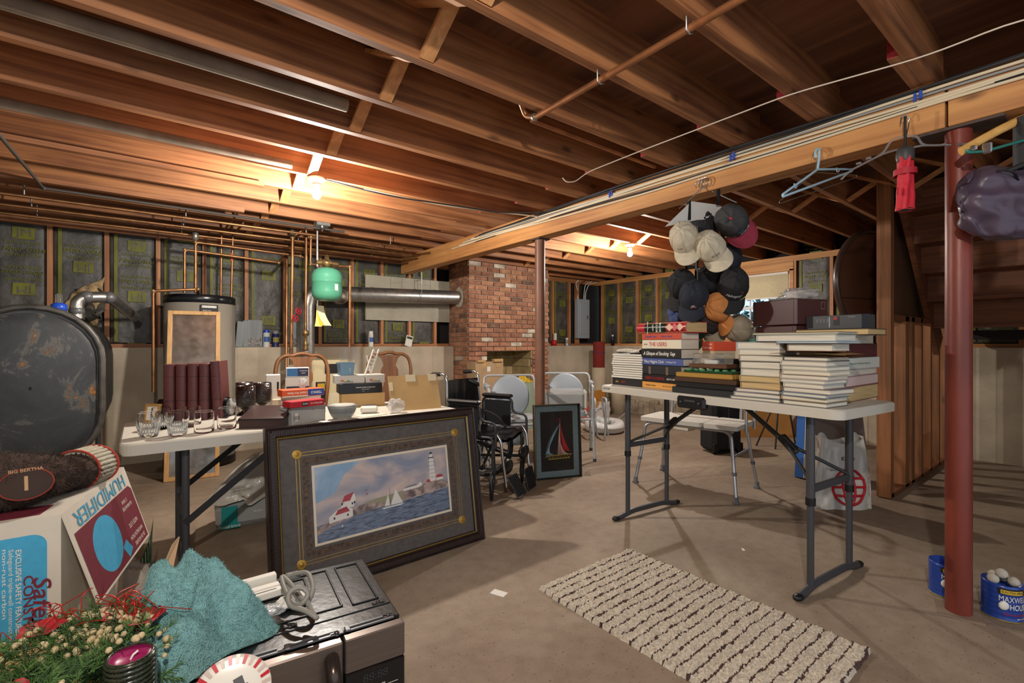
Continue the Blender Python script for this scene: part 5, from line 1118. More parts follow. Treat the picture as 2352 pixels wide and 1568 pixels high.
en=T('envelope','brown padded envelope drooping on the front right stack','envelope',at5(0,.0,z),rz5); MB().grid(lambda u,v:V((-.18+.33*u,.01+.22*v,.012-.03*abs(u-.5)*(u<.5)*0+.012*math.sin(pi*u)*(1 if v>.5 else .7))),14,8).grid(lambda u,v:V((-.18+.33*u,.01+.22*v,.0006+.004*math.sin(pi*u))),14,8).build('envelope_body',mat('kraft','A97C48',.7,nz=8,amt=.1),en); z+=.026
book('yellowed cream hardback resting on the brown envelope',q5,z,.036,.18,cm('8E6A50'),PAGES,'l',dx0=.02,dx1=-.0,dy=.02,rot=.06); z+=.037
for i,(l,t_,a_,b_,c_) in enumerate((('pale blue pamphlet on the yellowed cream hardback',.01,-.02,.03,'86A2B4'),('large white atlas lying across the two front stacks',.03,-.12,.02,'C4C6C2'),('worn olive magazine on the large white atlas',.012,-.14,.03,'6C6648'))): book(l,q5,z,t_,.22,cm(c_),PAGES,'l',dx0=a_,dx1=b_,dy=.0,rot=.05+.03*i); z+=t_+.0006
# stack at the back right
q6=(1950,926,2012,911); z=RZT
S6=[('fat paperback with splayed yellowed pages at the table end',.075,.14,'7A5A4A','b',0,.01,PAGEY),('pinkish page-edged hardback above the splayed paperback',.055,.16,'8A4A50','b',0.0,.02,mat('pink_pages','C9B2AC',.8)),('loose white booklet above the pinkish hardback',.03,.14,'C9C8C2','b',0,-.01,PAGES),('white home repair manual with green spine lettering',.06,.16,'C9CCC4','f',.0,.02,PAGES),('dark red leather bound volume near the top of the end stack',.07,.15,'4E1A1C','f',.0,.0,PAGEY),('thick cream hardback on the dark red volume',.045,.16,'B8A888','b',-.03,-.02,PAGES)]
for l,t_,d_,c_,s_,a_,b_,pg_ in S6:
    book(l,q6,z,t_,d_,cm(c_),pg_,s_,dx0=a_,dx1=b_,rot=RN.uniform(-.05,.05),titles=((('Manual of Home Repairs',.26,-.1,.6,mat('print_green','3C7A5A',.5),0),('Remodeling & Maintenance',.2,.05,.5,MATS['print_green'],0))[:1] if 'repair' in l else ())); z+=t_+.0006
loc6,rz6,W6=fbm(q6,RZT)
pT=V((loc6.x-.03,loc6.y+.08,z)); book_=T('book','broad yellowed hardback carrying the black gadget box','book',tuple(pT),RROT); MB().box((-.02,.0,.014),(.34,.2,.028)).build('pages',PAGEY,book_); m=MB(); m.box((-.02,0,.0295),(.35,.21,.003)); m.box((-.02,0,-.0001),(.35,.21,.003)); m.build('cover',cm('3A3428'),book_); z+=.032
gb_=T('gadget_box','dark grey gadget box with a small red and black picture','box',(pT.x,pT.y,z),RROT-.12); MB().box((-.02,.0,.036),(.28,.12,.072),b=.002).build('box_body',mat('gadget_grey','3C3E42',.4),gb_); m=MB(); m.box((-.0,-.0606,.04),(.03,.001,.045),mi=0); m.box((-.005,-.061,.055),(.016,.001,.014),mi=1); m.box((-.035,-.0606,.036),(.006,.001,.055),mi=2); m.text('MAXELL',.010,Tm(.075,-.0608,.06)@FR,2); [m.text('|||||||||',.008,Tm(-.1+.018*k,-.0606,.045)@FR@Rz(pi/2),2) for k in range(4)]; m.build('printing',[BLACKP,RED,mat('soft_white','9A9C9E',.5)],gb_)
bl_=T('book','blue and white paperback standing at the far table end','book',(pT.x+.17,pT.y-.02,z),RROT+1.1); MB().box((0,0,.04),(.03,.1,.08)).build('pages',PAGES,bl_); MB().box((0,-.052,.04),(.034,.004,.084)).build('cover',cm('2F62B0'),bl_)
# maroon archive boxes
hb=D(1812,860,2.8); hbp=V((hb.x,hb.y,0)); rzm=RROT-.22
one(MB().box((0,0,.124),(.3,.2,.247),b=.003),'carton',mat('carton_plain','8E8272',.7),'plain carton under the two maroon boxes behind the books','box',(hbp.x,hbp.y,RZT+.0005),rzm)
MB_=mat('maroon_box','4A2A2A',.4,bump=.1,bs=300)
for i,(dz,w,d_,l) in enumerate(((.249,.27,.22,'lower maroon archive box behind the front book stacks'),(.398,.3,.24,'upper maroon archive box topped with clear wrap'))):
    t=T('archive_box',l,'box',(hbp.x,hbp.y,RZT+dz),rzm); MB().box((0,0,.073),(w,d_,.145),b=.004).build('box_body',MB_,t); m=MB(); m.box((-w/2+.02,-d_/2-.0004,.073),(.003,.001,.14)); m.box((w/2-.02,-d_/2-.0004,.073),(.003,.001,.14)); m.build('spine_groove',mat('maroon_groove','361C1D',.5),t)
    if i: m=MB(); mitre(m,.03,.04,.002,[(0,0),(.002,0)],0,Tm(w/2+.0008,.08,.09)@Rz(pi/2)); m.build('label_outline',mat('gilt_line','9C8460',.4),t)
zt=RZT+.398+.146
pw=baggy('plastic_wrap','crumpled clear plastic wrap on the upper maroon box','plastic wrap',(hbp.x+.0,hbp.y-.05,zt),(.06,.1,.034),FILM,6,n=26,flat=.004,noisy=.45)
one(MB().box((0,0,.006),(.12,.08,.012),b=.003),'grey_tray',mat('tray_grey','5C5E5C',.4),'thin grey plastic tray lying on the upper maroon box','tray',(hbp.x-.02,hbp.y+.06,zt),.4)
wbp=D(1731,870,2.95); wbt=T('water_bottle','small clear water bottle standing left of the maroon boxes','bottle',(wbp.x,wbp.y,RZT+.219)); MB().lathe([(0,0),(.028,.0),(.03,.01),(.028,.05),(.03,.09),(.03,.12),(.012,.165),(.012,.175),(0,.175)],20).build('bottle_body',CLEARP,wbt); MB().lathe([(0,.19),(.014,.19),(.014,.173)],14).build('cap',WHITE,wbt); MB().lathe([(.0305,.06),(.0305,.105)],20).build('label_band',mat('bottle_label','5F8F7C',.5),wbt)
one(MB().box((0,0,.109),(.12,.12,.218),b=.002),'carton',mat('carton_plain','x') if 0 else MATS['carton_plain'],'narrow plain carton under the water bottle','box',(wbp.x,wbp.y,RZT+.0003),rzm)
# ================================================================ BEHIND THE RIGHT TABLE
tbq=[G(1694,1160),G(1735,1120),G(1464,1110),G(1519,1076)]
tbc=sum(tbq,V((0,0,0)))/4; tb_=T('transfer_bench','white slatted transfer bench with adjustable aluminium legs','bench',(tbc.x,tbc.y,0),math.atan2((tbq[0]-tbq[2]).y,(tbq[0]-tbq[2]).x))
for i in range(3): 
    m=MB(); m.prism(rrect(.262,.42,.03),0,.035,0,Tm(-.27+.27*i,.0,.53)); p_=m.build('seat_panel',WHITE,tb_); k=MB(); [k.disc((-.27+.27*i-.08+.053*a,-.12+.08*b,.5655),.006,8) for a in range(4) for b in range(4)]; k.build('drain_holes',mat('hole_grey','8C8C8A',.6),p_)
for x in(-.36,.36):
    for y in(-.24,.24):
        sx_=.05*(1 if x>0 else -1); MB().tube(fillet([(x*.8,y*.7,.52),(x*.98,y*.82,.5),(x+sx_*.3,y*.9,.3),(x+sx_,y*1.1,.03)],.05),.0135,10).build('leg',ALU,tb_); MB().lathe([(0,0),(.028,0),(.026,.01),(.019,.015),(.018,.05),(0,.05)],14,0,Tm(x+sx_,y*1.1,0)).build('rubber_foot',mat('foot_grey','5B5D5F',.6),tb_); MB().cyl((x+sx_*.55,y*.97,.2),(x+sx_*.55,y*.97,.225),.018).build('leg_collar',MATS['foot_grey'],tb_)
    MB().cyl((x*1.02,-.22,.33),(x*1.02,.22,.33),.01,n=8).build('cross_tube',ALU,tb_)
for y in(-.16,.16): MB().cyl((-.36,y,.515),(.36,y,.515),.012,n=8).build('seat_rail',ALU,tb_)
MB().tube(fillet([(.41,-.02,.5),(.41,-.02,.8),(.41,.2,.8),(.41,.2,.5)],.06),.013,10).build('arm_loop',ALU,tb_); MB().tube(fillet([(-.3,.21,.5),(-.3,.25,.86),(.3,.25,.86),(.3,.21,.5)],.06),.013,10).build('back_loop',ALU,tb_)
sc_=T('suitcase','black wheeled suitcase standing behind the transfer bench','suitcase',tuple(G(1682,1046)),-.45); MB().box((0,.2,.29),(.36,.28,.54),b=.04).build('case_body',mat('suitcase_cloth','1A1B1E',.7,bump=.2,bs=200),sc_)
for x in(-.15,.15): MB().box((x,.07,.07),(.07,.03,.1),b=.012).build('corner_guard',BLACKP,sc_); MB().cyl((x-.015,.1,.02),(x+.015,.1,.02),.02).build('wheel',BLACKP,sc_)
MB().tube([(0,.055,.06),(0,.055,.5)],.004,6).build('zip',GRAYM,sc_)
oc=one(MB().box((0,0,.26),(.75,.02,.52),M=Rx(-.12),b=.002),'cardboard_sheet',mat('orange_card','BE8A4C',.8,nz=5,amt=.08),'wide tan cardboard sheet propped behind the folding chair legs','cardboard',tuple(G(1800,1022)+V((.3,.38,0))),-.75)
fcq=T('folding_stand','thin dark metal folding stand behind the right table','stand',tuple(G(1815,1030)),-.5)
for a_,b_ in (((-.19,.0,0),(-.05,.1,.72)),((.2,.0,0),(.05,.1,.72)),((-.28,.2,0),(.0,.12,.72)),((.25,.22,0),(.03,.12,.72))): MB().cyl(a_,b_,.009,n=8).build('leg',BLACKM,fcq)
MB().box((0,.11,.73),(.3,.16,.02),b=.004).build('top_plate',BLACKM,fcq)
# books on floor
for i,(q,w,l,c_) in enumerate((((1545,985,1580,990),.2,'blue and white book on the floor behind the transfer bench','3D4F8A'),((1530,942,1580,946),.24,'white folder lying on the far floor','C9C9C4'))): loc_,rz_,W_2=fbm(q,0); t=T('book' if i==0 else 'folder',l,'book' if i==0 else 'folder',tuple(loc_),rz_); MB().box((0,.1,.022),(W_2-.004,.196,.036)).build('pages',PAGES,t); m=MB(); m.box((0,.1,.042),(W_2,.2,.003)); m.box((0,.1,.0015),(W_2,.2,.003)); m.build('cover',cm(c_),t)
cbg=T('gift_bag','bright yellow, red and teal plastic bag on the far floor','bag',tuple(G(1585,948)),-.4)
for x,c_,k in((-.14,'D2B02E',0),(.0,'C24A2A',1),(.14,'2A7C7C',2)): m=MB(); m.grid(lambda u,v,x=x,k=k:V((x-.08+.16*u,.02*math.sin(u*9+k),.0+.24*v))+noise.noise_vector(V((u*3+k,v*3,k)))*.02,10,8); m.grid(lambda u,v,x=x,k=k:V((x-.08+.16*u,.12-.08*v,.24*v)),6,6); m.build('bag_panel',mat('bag_'+c_,c_,.4),cbg)
# blue boxed item leaning by the post
bb=T('blue_box','tall blue and white product box leaning behind the plastic sack','box',tuple(G(1862,1100)),-.35); MBt=Rx(-.1)@Ry(.17); MB().box((.05,.05,.3),(.26,.09,.6),M=MBt,b=.002).build('box_body',mat('box_blue','2E63AE',.45),bb); m=MB(); m.box((-.065,.0035,.3),(.03,.004,.6),M=MBt); m.box((.03,.0045,.09),(.1,.002,.06),M=MBt); m.build('white_panels',WINK,bb); m=MB(); m.text('DELUXE',.04,MBt@Tm(.03,.0025,.18)@FR); m.text('||||||||',.04,MBt@Tm(.03,.0025,.09)@FR,1); m.build('lettering',[WINK,INK],bb)
one(MB().box((0,0,.33),(.42,.03,.66),M=Rx(-.18),b=.004),'panel_board',mat('mauve_board','6C625E',.6),'large grey-mauve board leaning against the stair post','board',tuple(G(1965,1118)+V((.12,.12,0))),-.75)
# shopping bag
sb=T('shopping_bag','white plastic shopping sack with red globe print by the stair post','bag',tuple(G(1952,1172)),-.62); SBM=mat('bag_white','C9C7C0',.35,bump=.35,bs=30,coat=.3)
def bagf(u,v):
    a=2*pi*u; cs_,sn=math.cos(a),math.sin(a); e=.55; X=.215*(abs(cs_)**e)*(1 if cs_>0 else -1); Y=.1*(abs(sn)**e)*(1 if sn>0 else -1); zz=.47*v
    k=1-.25*v**2; n_=noise.noise(V((cs_*2,sn*2,v*3)))*.022+noise.noise(V((cs_*5,sn*5,v*8)))*.01
    return V((X*k+n_+.03*v*(1 if cs_>0 else -1)*0,.11+Y*k+n_,zz*(1+.1*abs(cs_)*v)))
MB().grid(bagf,64,26,wrap=True).build('bag_body',SBM,sb); MB().prism(rrect(.3,.14,.05),.004,.01,0,Tm(0,.11,0)).build('bag_base',SBM,sb)
for s in(-1,1): MB().grid(lambda u,v,s=s:V((s*(.07+.11*u),.07+.05*v,.43+.09*math.sin(pi*u)**.6*v+.02*v)),10,5).build('handle',SBM,sb)
def onbag(x,z_):
    # front surface of the bag
    best=min((bagf(k/200,z_/.47) for k in range(100,200)),key=lambda p:abs(p.x-x)); return best.y-.008
g=MB(); RB=mat('bag_red','C01F2C',.4); R0=.115; c0x,c0z=.0,.165
def gp(x,z_): return V((c0x+x,onbag(c0x+x,max(.01,c0z+z_)),c0z+z_))
for s in (-1,-.35,.35,1): g.tube([gp(R0*s*math.cos(a),R0*1.1*math.sin(a)) for a in [-pi/2+pi*k/14 for k in range(15)]],.0085,5,flat=1)
for zz in(-.06,0,.06): g.tube([gp(x*R0*math.sqrt(max(0,1-(zz/(R0*1.1))**2)),zz) for x in [-1+2*k/10 for k in range(11)]],.0085,5)
g.build('globe_print',RB,sb); m=MB(); m.text('www.snet.com',.035,Tm(.165,onbag(.15,.2)+.012,.2)@Rz(.5)@FR@Rz(pi/2),0); m.text('Kmart',.04,Tm(.0,onbag(0,.36)-.004,.365)@FR,1,.2); m.text('Thank you',.02,Tm(-.1,onbag(-.1,.3)-.004,.29)@FR,1); m.build('lettering',[RB,INK],sb)
# ================================================================ COFFEE CANS
def coffee(p,rz,label,balls,cut=None):
    t=T('coffee_can',label,'can',(p[0],p[1],0),rz,'coffee cans by the red post'); CB=mat('can_blue','1F3F93',.3,coat=.3)
    r,h=.067,.155; prof=[(0,.002),(r+.002,.002),(r+.002,.008),(r,.011)]
    for k in range(6): z=.02+.022*k; prof+=[(r,z),(r-.0015,z+.004),(r,z+.008)]
    prof+=[(r,h),(r-.002,h),(r-.002,.015),(0,.015)]
    MB().lathe(prof,40).build('can_body',CB,t); MB().tube([(r*1.02*math.cos(a),r*1.02*math.sin(a),.004) for a in [2*pi*k/32 for k in range(32)]],.003,5,closed=True).build('base_rim',mat('rim_gold','A8964A',.4,.6),t)
    L=MB()
    def wrap(s,size,z,mi,w=None,a0=0,sh=0):
        vs,fs=text_mesh(s,size,sh,.012); 
        if w: ww=max(v.x for v in vs)-min(v.x for v in vs); vs=[V((v.x*w/ww,v.y,0)) for v in vs]
        L.add([((r+.0012)*math.sin(a0+v.x/r),-(r+.0012)*math.cos(a0+v.x/r),z+v.y) for v in vs],fs,mi)
    def band(a0,a1,z0,z1,mi,e=.0006):
        L.grid(lambda u,v:V(((r+e)*math.sin(a0+(a1-a0)*u),-(r+e)*math.cos(a0+(a1-a0)*u),z0+(z1-z0)*v)),12,2,mi)
    band(-.75,.75,.118,.143,3); band(-.6,.6,.12,.137,1,.0009); wrap('ELECTRA-PERK',.014,.1285,3,.075)
    wrap('MAXWELL',.034,.098,0,.105,.1); wrap('HOUSE',.034,.066,0,.07,.35)
    L.ball((r*math.sin(-.45)*1.0,-r*math.cos(-.45)*1.0,.07),(.02,.01,.02),10,0); wrap('/',.03,.072,2,.01,-.42); wrap('Good to the last drop',.013,.035,2,.08,.1,.3); wrap('NET WT 3 LBS',.009,.018,0,.04,.5)
    L.build('label_print',[WINK,mat('perk_yellow','D8B53A',.5),RED,INK],t)
    for i in range(balls):
        a=2.4*i; rr=.036 if i<4 else .0; q=(p[0]+rr*math.cos(a),p[1]+rr*math.sin(a),.148+(.012 if i<4 else .036))
        one(MB().ball((0,0,0),.0213,12),'golf_ball',mat('ball_white','C9C2B4',.4,nz=20,amt=.15,bump=.4,bs=250),'scuffed golf ball heaped in the right-hand blue coffee can' ,'golf ball',q,0,'golf balls in the coffee can')
    return t
coffee((2.995,.325),-.92,'blue coffee can full of golf balls right of the red post',5); coffee((3.045,.515),-1.0,'blue open coffee can half hidden behind the red post',0)
# ================================================================ CAPS HANGING UNDER THE BEAM
RVEC=V((rx,ry,0)); FVEC=V((fx,fy,0))
def capM(px,py,t,roll,yaw=0,pitch=0):
    p=D(px,py,t); v=-(p-V((0,0,HC))).normalized(); R0=V((0,0,1)).cross(-v).normalized()*-1
    R0=(-v).cross(V((0,0,1))).normalized(); U0=R0.cross(-v).normalized()
    n=(v*math.cos(yaw)*math.cos(pitch)+R0*math.sin(yaw)+U0*math.sin(pitch)).normalized()   # crown top direction
    d=-U0*math.cos(roll)+R0*math.sin(roll); d=(d-n*d.dot(n)).normalized()
    y=-d; x=y.cross(n).normalized()
    return p,frame(V((0,0,0)),x,y,n)
def cap(label,px,py,t,roll,crown,brim,yaw=0,pitch=0,button=None,logo=(),sc=1.0,seed=0,under=None,squash=1.0):
    p,M=capM(px,py,t,roll,yaw,pitch); T_=T('baseball_cap',label,'cap',tuple(p),0,'baseball caps hanging under the beam')
    M=M@Tm(0,0,-.05)@Sc(sc*squash,sc,sc)
    def cf(u,v):
        a=2*pi*u; ph=v*pi/2; r=.086*(math.cos(ph)**.75) if v<1 else 0; zz=.115*math.sin(ph)**.9
        n_=noise.noise(V((math.cos(a)*1.7+seed,math.sin(a)*1.7,v*2)))*.012+noise.noise(V((math.cos(a)*4+seed,math.sin(a)*4,v*5)))*.005
        return V((r*math.cos(a)*(1+n_*4),r*1.12*math.sin(a)*(1+n_*4),zz+n_))
    MB().grid(cf,36,12,wrap=True,M=M).grid(lambda u,v:V(cf(u,v))*.97,24,6,wrap=True,M=M).build('crown',crown,T_)
    b=MB()
    def bf(u,v,dz=0):
        a=-pi/2+(u-.5)*2.05; r0=V((.086*math.cos(a),.096*math.sin(a),0)); ext=.082*math.cos((u-.5)*2.6)**.7
        q=r0+V((math.cos(a)*.25,-1,0)).normalized()*ext*v
        return V((q.x,q.y,-.02*((q.x/.085)**2)*(.4+v*.9)-.012*v+dz))
    b.grid(bf,20,6,M=M); b.grid(lambda u,v:bf(u,v,-.004),20,6,1,M=M)
    b.build('brim',[brim,under or brim],T_)
    s=MB()
    for k in range(6): a=k*pi/3+pi/6; s.tube([V(cf((a/(2*pi))%1,v/8))*1.008 for v in range(8)],.0011,4,M=M)
    s.build('panel_seams',mat('seam_'+crown.name,'%02X%02X%02X'%tuple(int(255*min(1,c*.8)) for c in [((x*1.055**0)**(1/2.2)) for x in crown.node_tree.nodes['Principled BSDF'].inputs['Base Color'].default_value[:3]]),.8),T_)
    MB().ball((0,0,.116),(.009,.009,.005),10,M=M).build('top_button',button or crown,T_)
    if logo:
        ms=[];L=MB()
        for s_,sz,dx,el,mm,sh in logo:
            if mm not in ms: ms.append(mm)
            vs,fs=text_mesh(s_,sz,sh,.01)
            o=[]
            for v in vs:
                a=-pi/2+(v.x+dx)/.09; e=el+v.y/.1; q=V(cf((a/(2*pi))%1,max(0,min(.98,e*2/pi)))); o.append(q*1.0+V((math.cos(a),math.sin(a),.6))*.005)
            L.add(o,fs,ms.index(mm),False,M)
        L.build('embroidery',ms,T_)
    return T_
def cl_(n,c,r=.85): return mat('cloth_'+n,c,r,nz=30,amt=.08,bump=.25,bs=300)
CRM=cl_('cream','C2B8A2'); BLK=cl_('black','232427'); CHA=cl_('charcoal','393A3C'); NAV=cl_('navy','232833'); ORG=cl_('orange','C88246'); TAN=cl_('tan','A59882'); BRG=cl_('burgundy','8A2C40'); GRN2=cl_('green','24382C'); BLU2=cl_('blue','43557E'); BRN2=cl_('brownblack','2E2725')
cap('cream cap hanging at the upper left of the bunch',1568,540,2.86,.25,CRM,CRM,yaw=-.25,pitch=.62,logo=(('TDAY',.014,-.03,.35,INK,0),),seed=1)
cap('cream cap in the centre of the bunch with brim pointing down right',1626,560,2.8,.55,CRM,CRM,yaw=-.3,pitch=.6,logo=(('ST WAY',.014,.0,.3,INK,0),),seed=2)
cap('charcoal cap with red brim and red button at the upper right of the bunch',1680,505,2.82,.62,CHA,BRG,yaw=-.05,pitch=.12,button=mat('cap_button_red','C02A44',.6),logo=(('SONII',.026,.02,.35,WINK,.2),('HERO',.014,-.0,.62,mat('teal_thread','3A9CA8',.5),0),('///',.022,-.045,.32,mat('gold_thread','C7A860',.5),0)),seed=3,sc=1.08)
cap('black cap with no print at the left edge of the bunch',1562,648,3.02,-.25,BLK,BLK,yaw=-.35,pitch=.45,seed=4)
cap('navy cap with small white mountain logo low in the bunch',1592,672,2.92,-.12,NAV,NAV,yaw=-.1,pitch=.65,logo=(('/A\\',.02,.02,.3,WINK,0),('ACTIVE',.012,.02,.18,mat('pink_thread','C77A7A',.5),0)),seed=5)
cap('black cap with white script at the right of the bunch',1686,648,2.92,-.2,BLK,BLK,yaw=.2,pitch=.65,logo=(('Mahogany',.022,.01,.32,WINK,.3),('*',.03,.055,.42,mat('red_thread','B8444A',.5),0)),seed=6,sc=1.1)
cap('bright orange cap seen from its side under the black script cap',1643,705,2.96,.15,ORG,ORG,yaw=-.75,pitch=.1,seed=7,squash=.8)
cap('black cap wedged between the cream caps high in the bunch',1618,508,3.02,.1,BLK,BLK,pitch=.3,seed=8)
cap('dark cap hidden behind the red-brimmed one',1672,590,3.05,.0,NAV,NAV,pitch=.2,seed=9)
cap('black cap between the navy cap and the orange cap',1628,640,3.04,.0,BLK,CHA,pitch=.2,seed=10)
cap('dark green cap at the lowest left of the bunch',1588,752,3.06,-.3,GRN2,GRN2,yaw=-.3,pitch=.1,seed=11)
cap('faded blue cap peeking out at the lower left of the bunch',1560,718,3.12,-.2,BLU2,BLU2,yaw=-.6,seed=12)
cap('brown-black cap behind the orange cap at the bottom of the bunch',1622,735,3.05,.3,BRN2,TAN,yaw=-.3,seed=13)
cap('tan and grey cap at the lowest right of the bunch',1690,755,3.0,.6,TAN,cl_('greybrim','5B5754'),yaw=-.5,seed=14)
ch_=T('cap_hanger','tall black strap hanger holding the bunch of caps','hanger',tuple(PX(1615,432,2.79)))
o=V(ch_.location)
for px,py0,py1 in ((1583,462,505),(1650,435,470)): 
    a=D(px,py0,2.95);b=D(px,py1,2.93); MB().tube([a,b],.013,6,flat=.3).build('strap',BLACKP,ch_,w=True)
for dx in(-.02,.0,.02): MB().tube([o+ux*(-dx)+V((0,0,.0))+V((.025*math.cos(a),0,0))*0+ux*(.028*math.cos(a))+V((-.01,0,.03+.03*math.sin(a))) for a in [pi*1.2-2*pi*.8*k/14 for k in range(15)]],.003,5).build('hook',CHROME,ch_,w=True)
MB().tube([D(1560,478,2.95),o+V((0,0,.005)),D(1692,465,2.97)],.004,6).build('cross_wire',CHROME,ch_,w=True)
MB().tube([D(1600,520,2.99),D(1600,745,3.02)],.014,6,flat=.3).build('strap',BLACKP,ch_,w=True); MB().tube([D(1660,520,3.0),D(1660,745,3.04)],.014,6,flat=.3).build('strap',BLACKP,ch_,w=True)
A_=[D(1528,520,2.9),D(1588,462,2.95),D(1648,470,2.97),D(1690,492,2.98),D(1688,500,2.98),D(1600,505,2.95)]
m=MB(); nn=FVEC*.012; m.add(A_+[q+nn for q in A_],[(0,1,2,3,4,5),(11,10,9,8,7,6)]+[(i,6+i,6+(i+1)%6,(i+1)%6) for i in range(6)]); 
ww_=m.build('card_hanger',mat('paper_hanger','C4C3C0',.6)); tag(ww_,'white paper-covered wire hanger behind the bunch of caps','hanger')
def wirehanger(name,label,hook,l,r,m_,rad,par=None,bar=True,hookh=.09):
    "hook point on beam, left and right shoulder points (world)"
    t=T(name,label,'hanger',tuple(hook)); neck=hook+V((0,0,-hookh)); d=(r-l).normalized()
    MB().tube([hook+V((0,0,.0))+d*(-.02)+V((0,0,-.035)),hook+d*(-.024)+V((0,0,-.012)),hook+d*(-.012)+V((0,0,.008)),hook+d*.008+V((0,0,.008)),hook+d*.02+V((0,0,-.012)),hook+d*.016+V((0,0,-.045)),neck],rad,8).build('hook',m_ if par is None else par,t,w=True)
    pts=[neck,l,l+V((0,0,-.012)),r+V((0,0,-.012)),r,neck] if bar else [l,neck,r]
    MB().tube(fillet(pts,.025,4),rad,8).build('shoulder_frame',m_,t,w=True); return t
BX=2.78
bl_h=PX(1878,345,BX); LB=mat('hanger_blue','9DBFD0',.35)
hg=wirehanger('clothes_hanger','pale blue plastic hanger hooked on a nail in the beam',bl_h,D(1798,446,2.3),D(1957,388,2.62),LB,.006,hookh=.1)
for px,py,t_ in((1824,421,2.36),(1922,385,2.55)): p=D(px,py,t_); MB().tube([p,p+V((0,0,-.02)),p+V((0,0,-.024))+RVEC*.008,p+V((0,0,-.014))+RVEC*.014],.0025,5).build('strap_notch',LB,hg,w=True)
wirehanger('clothes_hanger','thin bare wire hanger hanging behind the blue plastic one',PX(1872,352,BX),D(1790,462,2.4),D(1968,402,2.66),mat('bare_wire','A59A88',.35,.8),.0018,hookh=.1)
# clear hanger
CH=mat('clear_hanger','C9C4C4',.1,trans=.75,ior=1.2,alpha=.8); hk=PX(2079,270,BX); n1=hk+V((0,0,-.105))
hc_=T('clothes_hanger','wide clear plastic hanger with chrome hook carrying the red umbrella','hanger',tuple(hk))
MB().tube([hk+RVEC*-.02+V((0,0,-.03)),hk+RVEC*-.018,hk+RVEC*0+V((0,0,.012)),hk+RVEC*.02+V((0,0,-.005)),hk+RVEC*.016+V((0,0,-.04)),n1],.0028,8).build('hook',CHROME,hc_,w=True)
Lp=[D(1932,412,2.3),D(1952,392,2.28),D(2030,352,2.22)]; Rp=[D(2116,334,2.15),D(2180,333,2.12),D(2225,330,2.05)]
MB().tube(fillet(Lp+[D(2048,318,2.2),D(2108,310,2.17)]+Rp,.03,4),.005,8).build('upper_bar',CH,hc_,w=True); MB().tube(fillet(Lp+[D(2062,343,2.2),D(2090,340,2.18)]+Rp,.03,4),.005,8).build('lower_bar',CH,hc_,w=True)
for px,py,t_ in((1972,375,2.26),(1995,363,2.24),(2166,332,2.12)): MB().box(tuple(D(px,py,t_)),(.02,.006,.008),rz=RROT).build('size_clip',CH,hc_,w=True)
# umbrella
up=D(2079,345,2.16); um=T('umbrella','folded red compact umbrella hanging below the clear hanger','umbrella',tuple(up+V((0,0,-.275)))); UR=mat('umbrella_red','C22535',.6,bump=.5,bs=40)
def uf(u,v):
    a=2*pi*u; r=.032+.008*v+.006*math.sin(a*5+v*4)+.004*noise.noise(V((math.cos(a)*3,math.sin(a)*3,v*6))); return V((r*math.cos(a)+.015*(1-v)*0,r*math.sin(a)*.8,.24*(1-v)+.0))
MB().grid(uf,40,16,wrap=True).build('canopy',UR,um); MB().tube([(0,0,.16),(0,0,.187)],.043,18,caps=False).build('wrap_band',mat('umbrella_band','A81D2E',.6),um); MB().lathe([(0,.0),(.03,.002),(.038,.006)],18).build('rib_tips',GRAYM,um)
MB().lathe([(0,.285),(.028,.285),(.034,.27),(.034,.24),(.03,.225)],18).build('grip',mat('grip_grey','3A3A3B',.5),um); MB().tube([(0,0,.28),(.004,0,.33),(.0,0,.38),(0,.0,.43)],.006,6,flat=.5).build('wrist_strap',BLACKP,um)
# wooden hanger, green clip hanger and purple bag
wq=[D(2207,348,1.97),D(2245,326,1.98),D(2300,296,1.98),D(2352,272,1.97),D(2420,240,1.95),D(2560,260,1.9)]
wh_=T('clothes_hanger','curved wooden hanger holding the purple bag at the right edge','hanger',tuple(wq[2])); MB().tube(fillet(wq,.08,4),.0105,10,flat=1.7).build('wooden_arms',wood('hanger_wood','C28E48','DDAE66','x',1.5,.35,False),wh_,w=True)
MB().tube([wq[4],wq[4]+V((0,0,.08)),wq[4]+V((.03,0,.16)),wq[4]+V((.05,0,.2))],.003,6).build('hook',CHROME,wh_,w=True)
gh=[D(2222,350,1.93),D(2260,348,1.93),D(2352,322,1.93),D(2480,300,1.93)]
g_=T('clip_hanger','green wire trouser hanger with chrome clips under the wooden hanger','hanger',tuple(gh[0])); MB().tube(fillet([gh[0]+V((0,0,.012))]+gh,.02,3),.006,8).build('green_bar',mat('green_coat','1E6E62',.35),g_,w=True)
p=D(2268,340,1.92); MB().box(tuple(p),(.03,.018,.04),rz=RROT,b=.004).build('spring_clip',CHROME,g_,w=True); p=D(2236,340,1.92); MB().box(tuple(p),(.02,.018,.02),rz=RROT,b=.004).build('spring_clip',CHROME,g_,w=True)
PB=mat('purple_nylon','4A3D4C',.4,bump=.25,bs=25); pc_=D(2330,458,1.96); pb_=T('shoulder_bag','purple nylon shoulder bag hanging from the hangers by black straps','bag',tuple(pc_),AN-pi/2)
def pbf(u,v):
    a=2*pi*u; ph=pi*v; e=.6
    sx_=math.sin(ph)**.5; X=.24*sx_*(abs(math.cos(a))**e)*(1 if math.cos(a)>0 else -1); Y=.085*sx_*math.sin(a); Z=.145*math.cos(ph)
    Z+= -.02*math.cos(X*9)
    n_=(.5-abs(noise.noise(V((X*6,Y*6+3,Z*6)))))*.05+(.5-abs(noise.noise(V((X*14,Y*14,Z*14)))))*.03-.03
    return V((X*(1+n_*2.2),Y+n_*1.3*(1 if Y>0 else -1),Z*(1+n_*3)))
MB().grid(pbf,70,36,wrap=True).build('bag_body',PB,pb_)
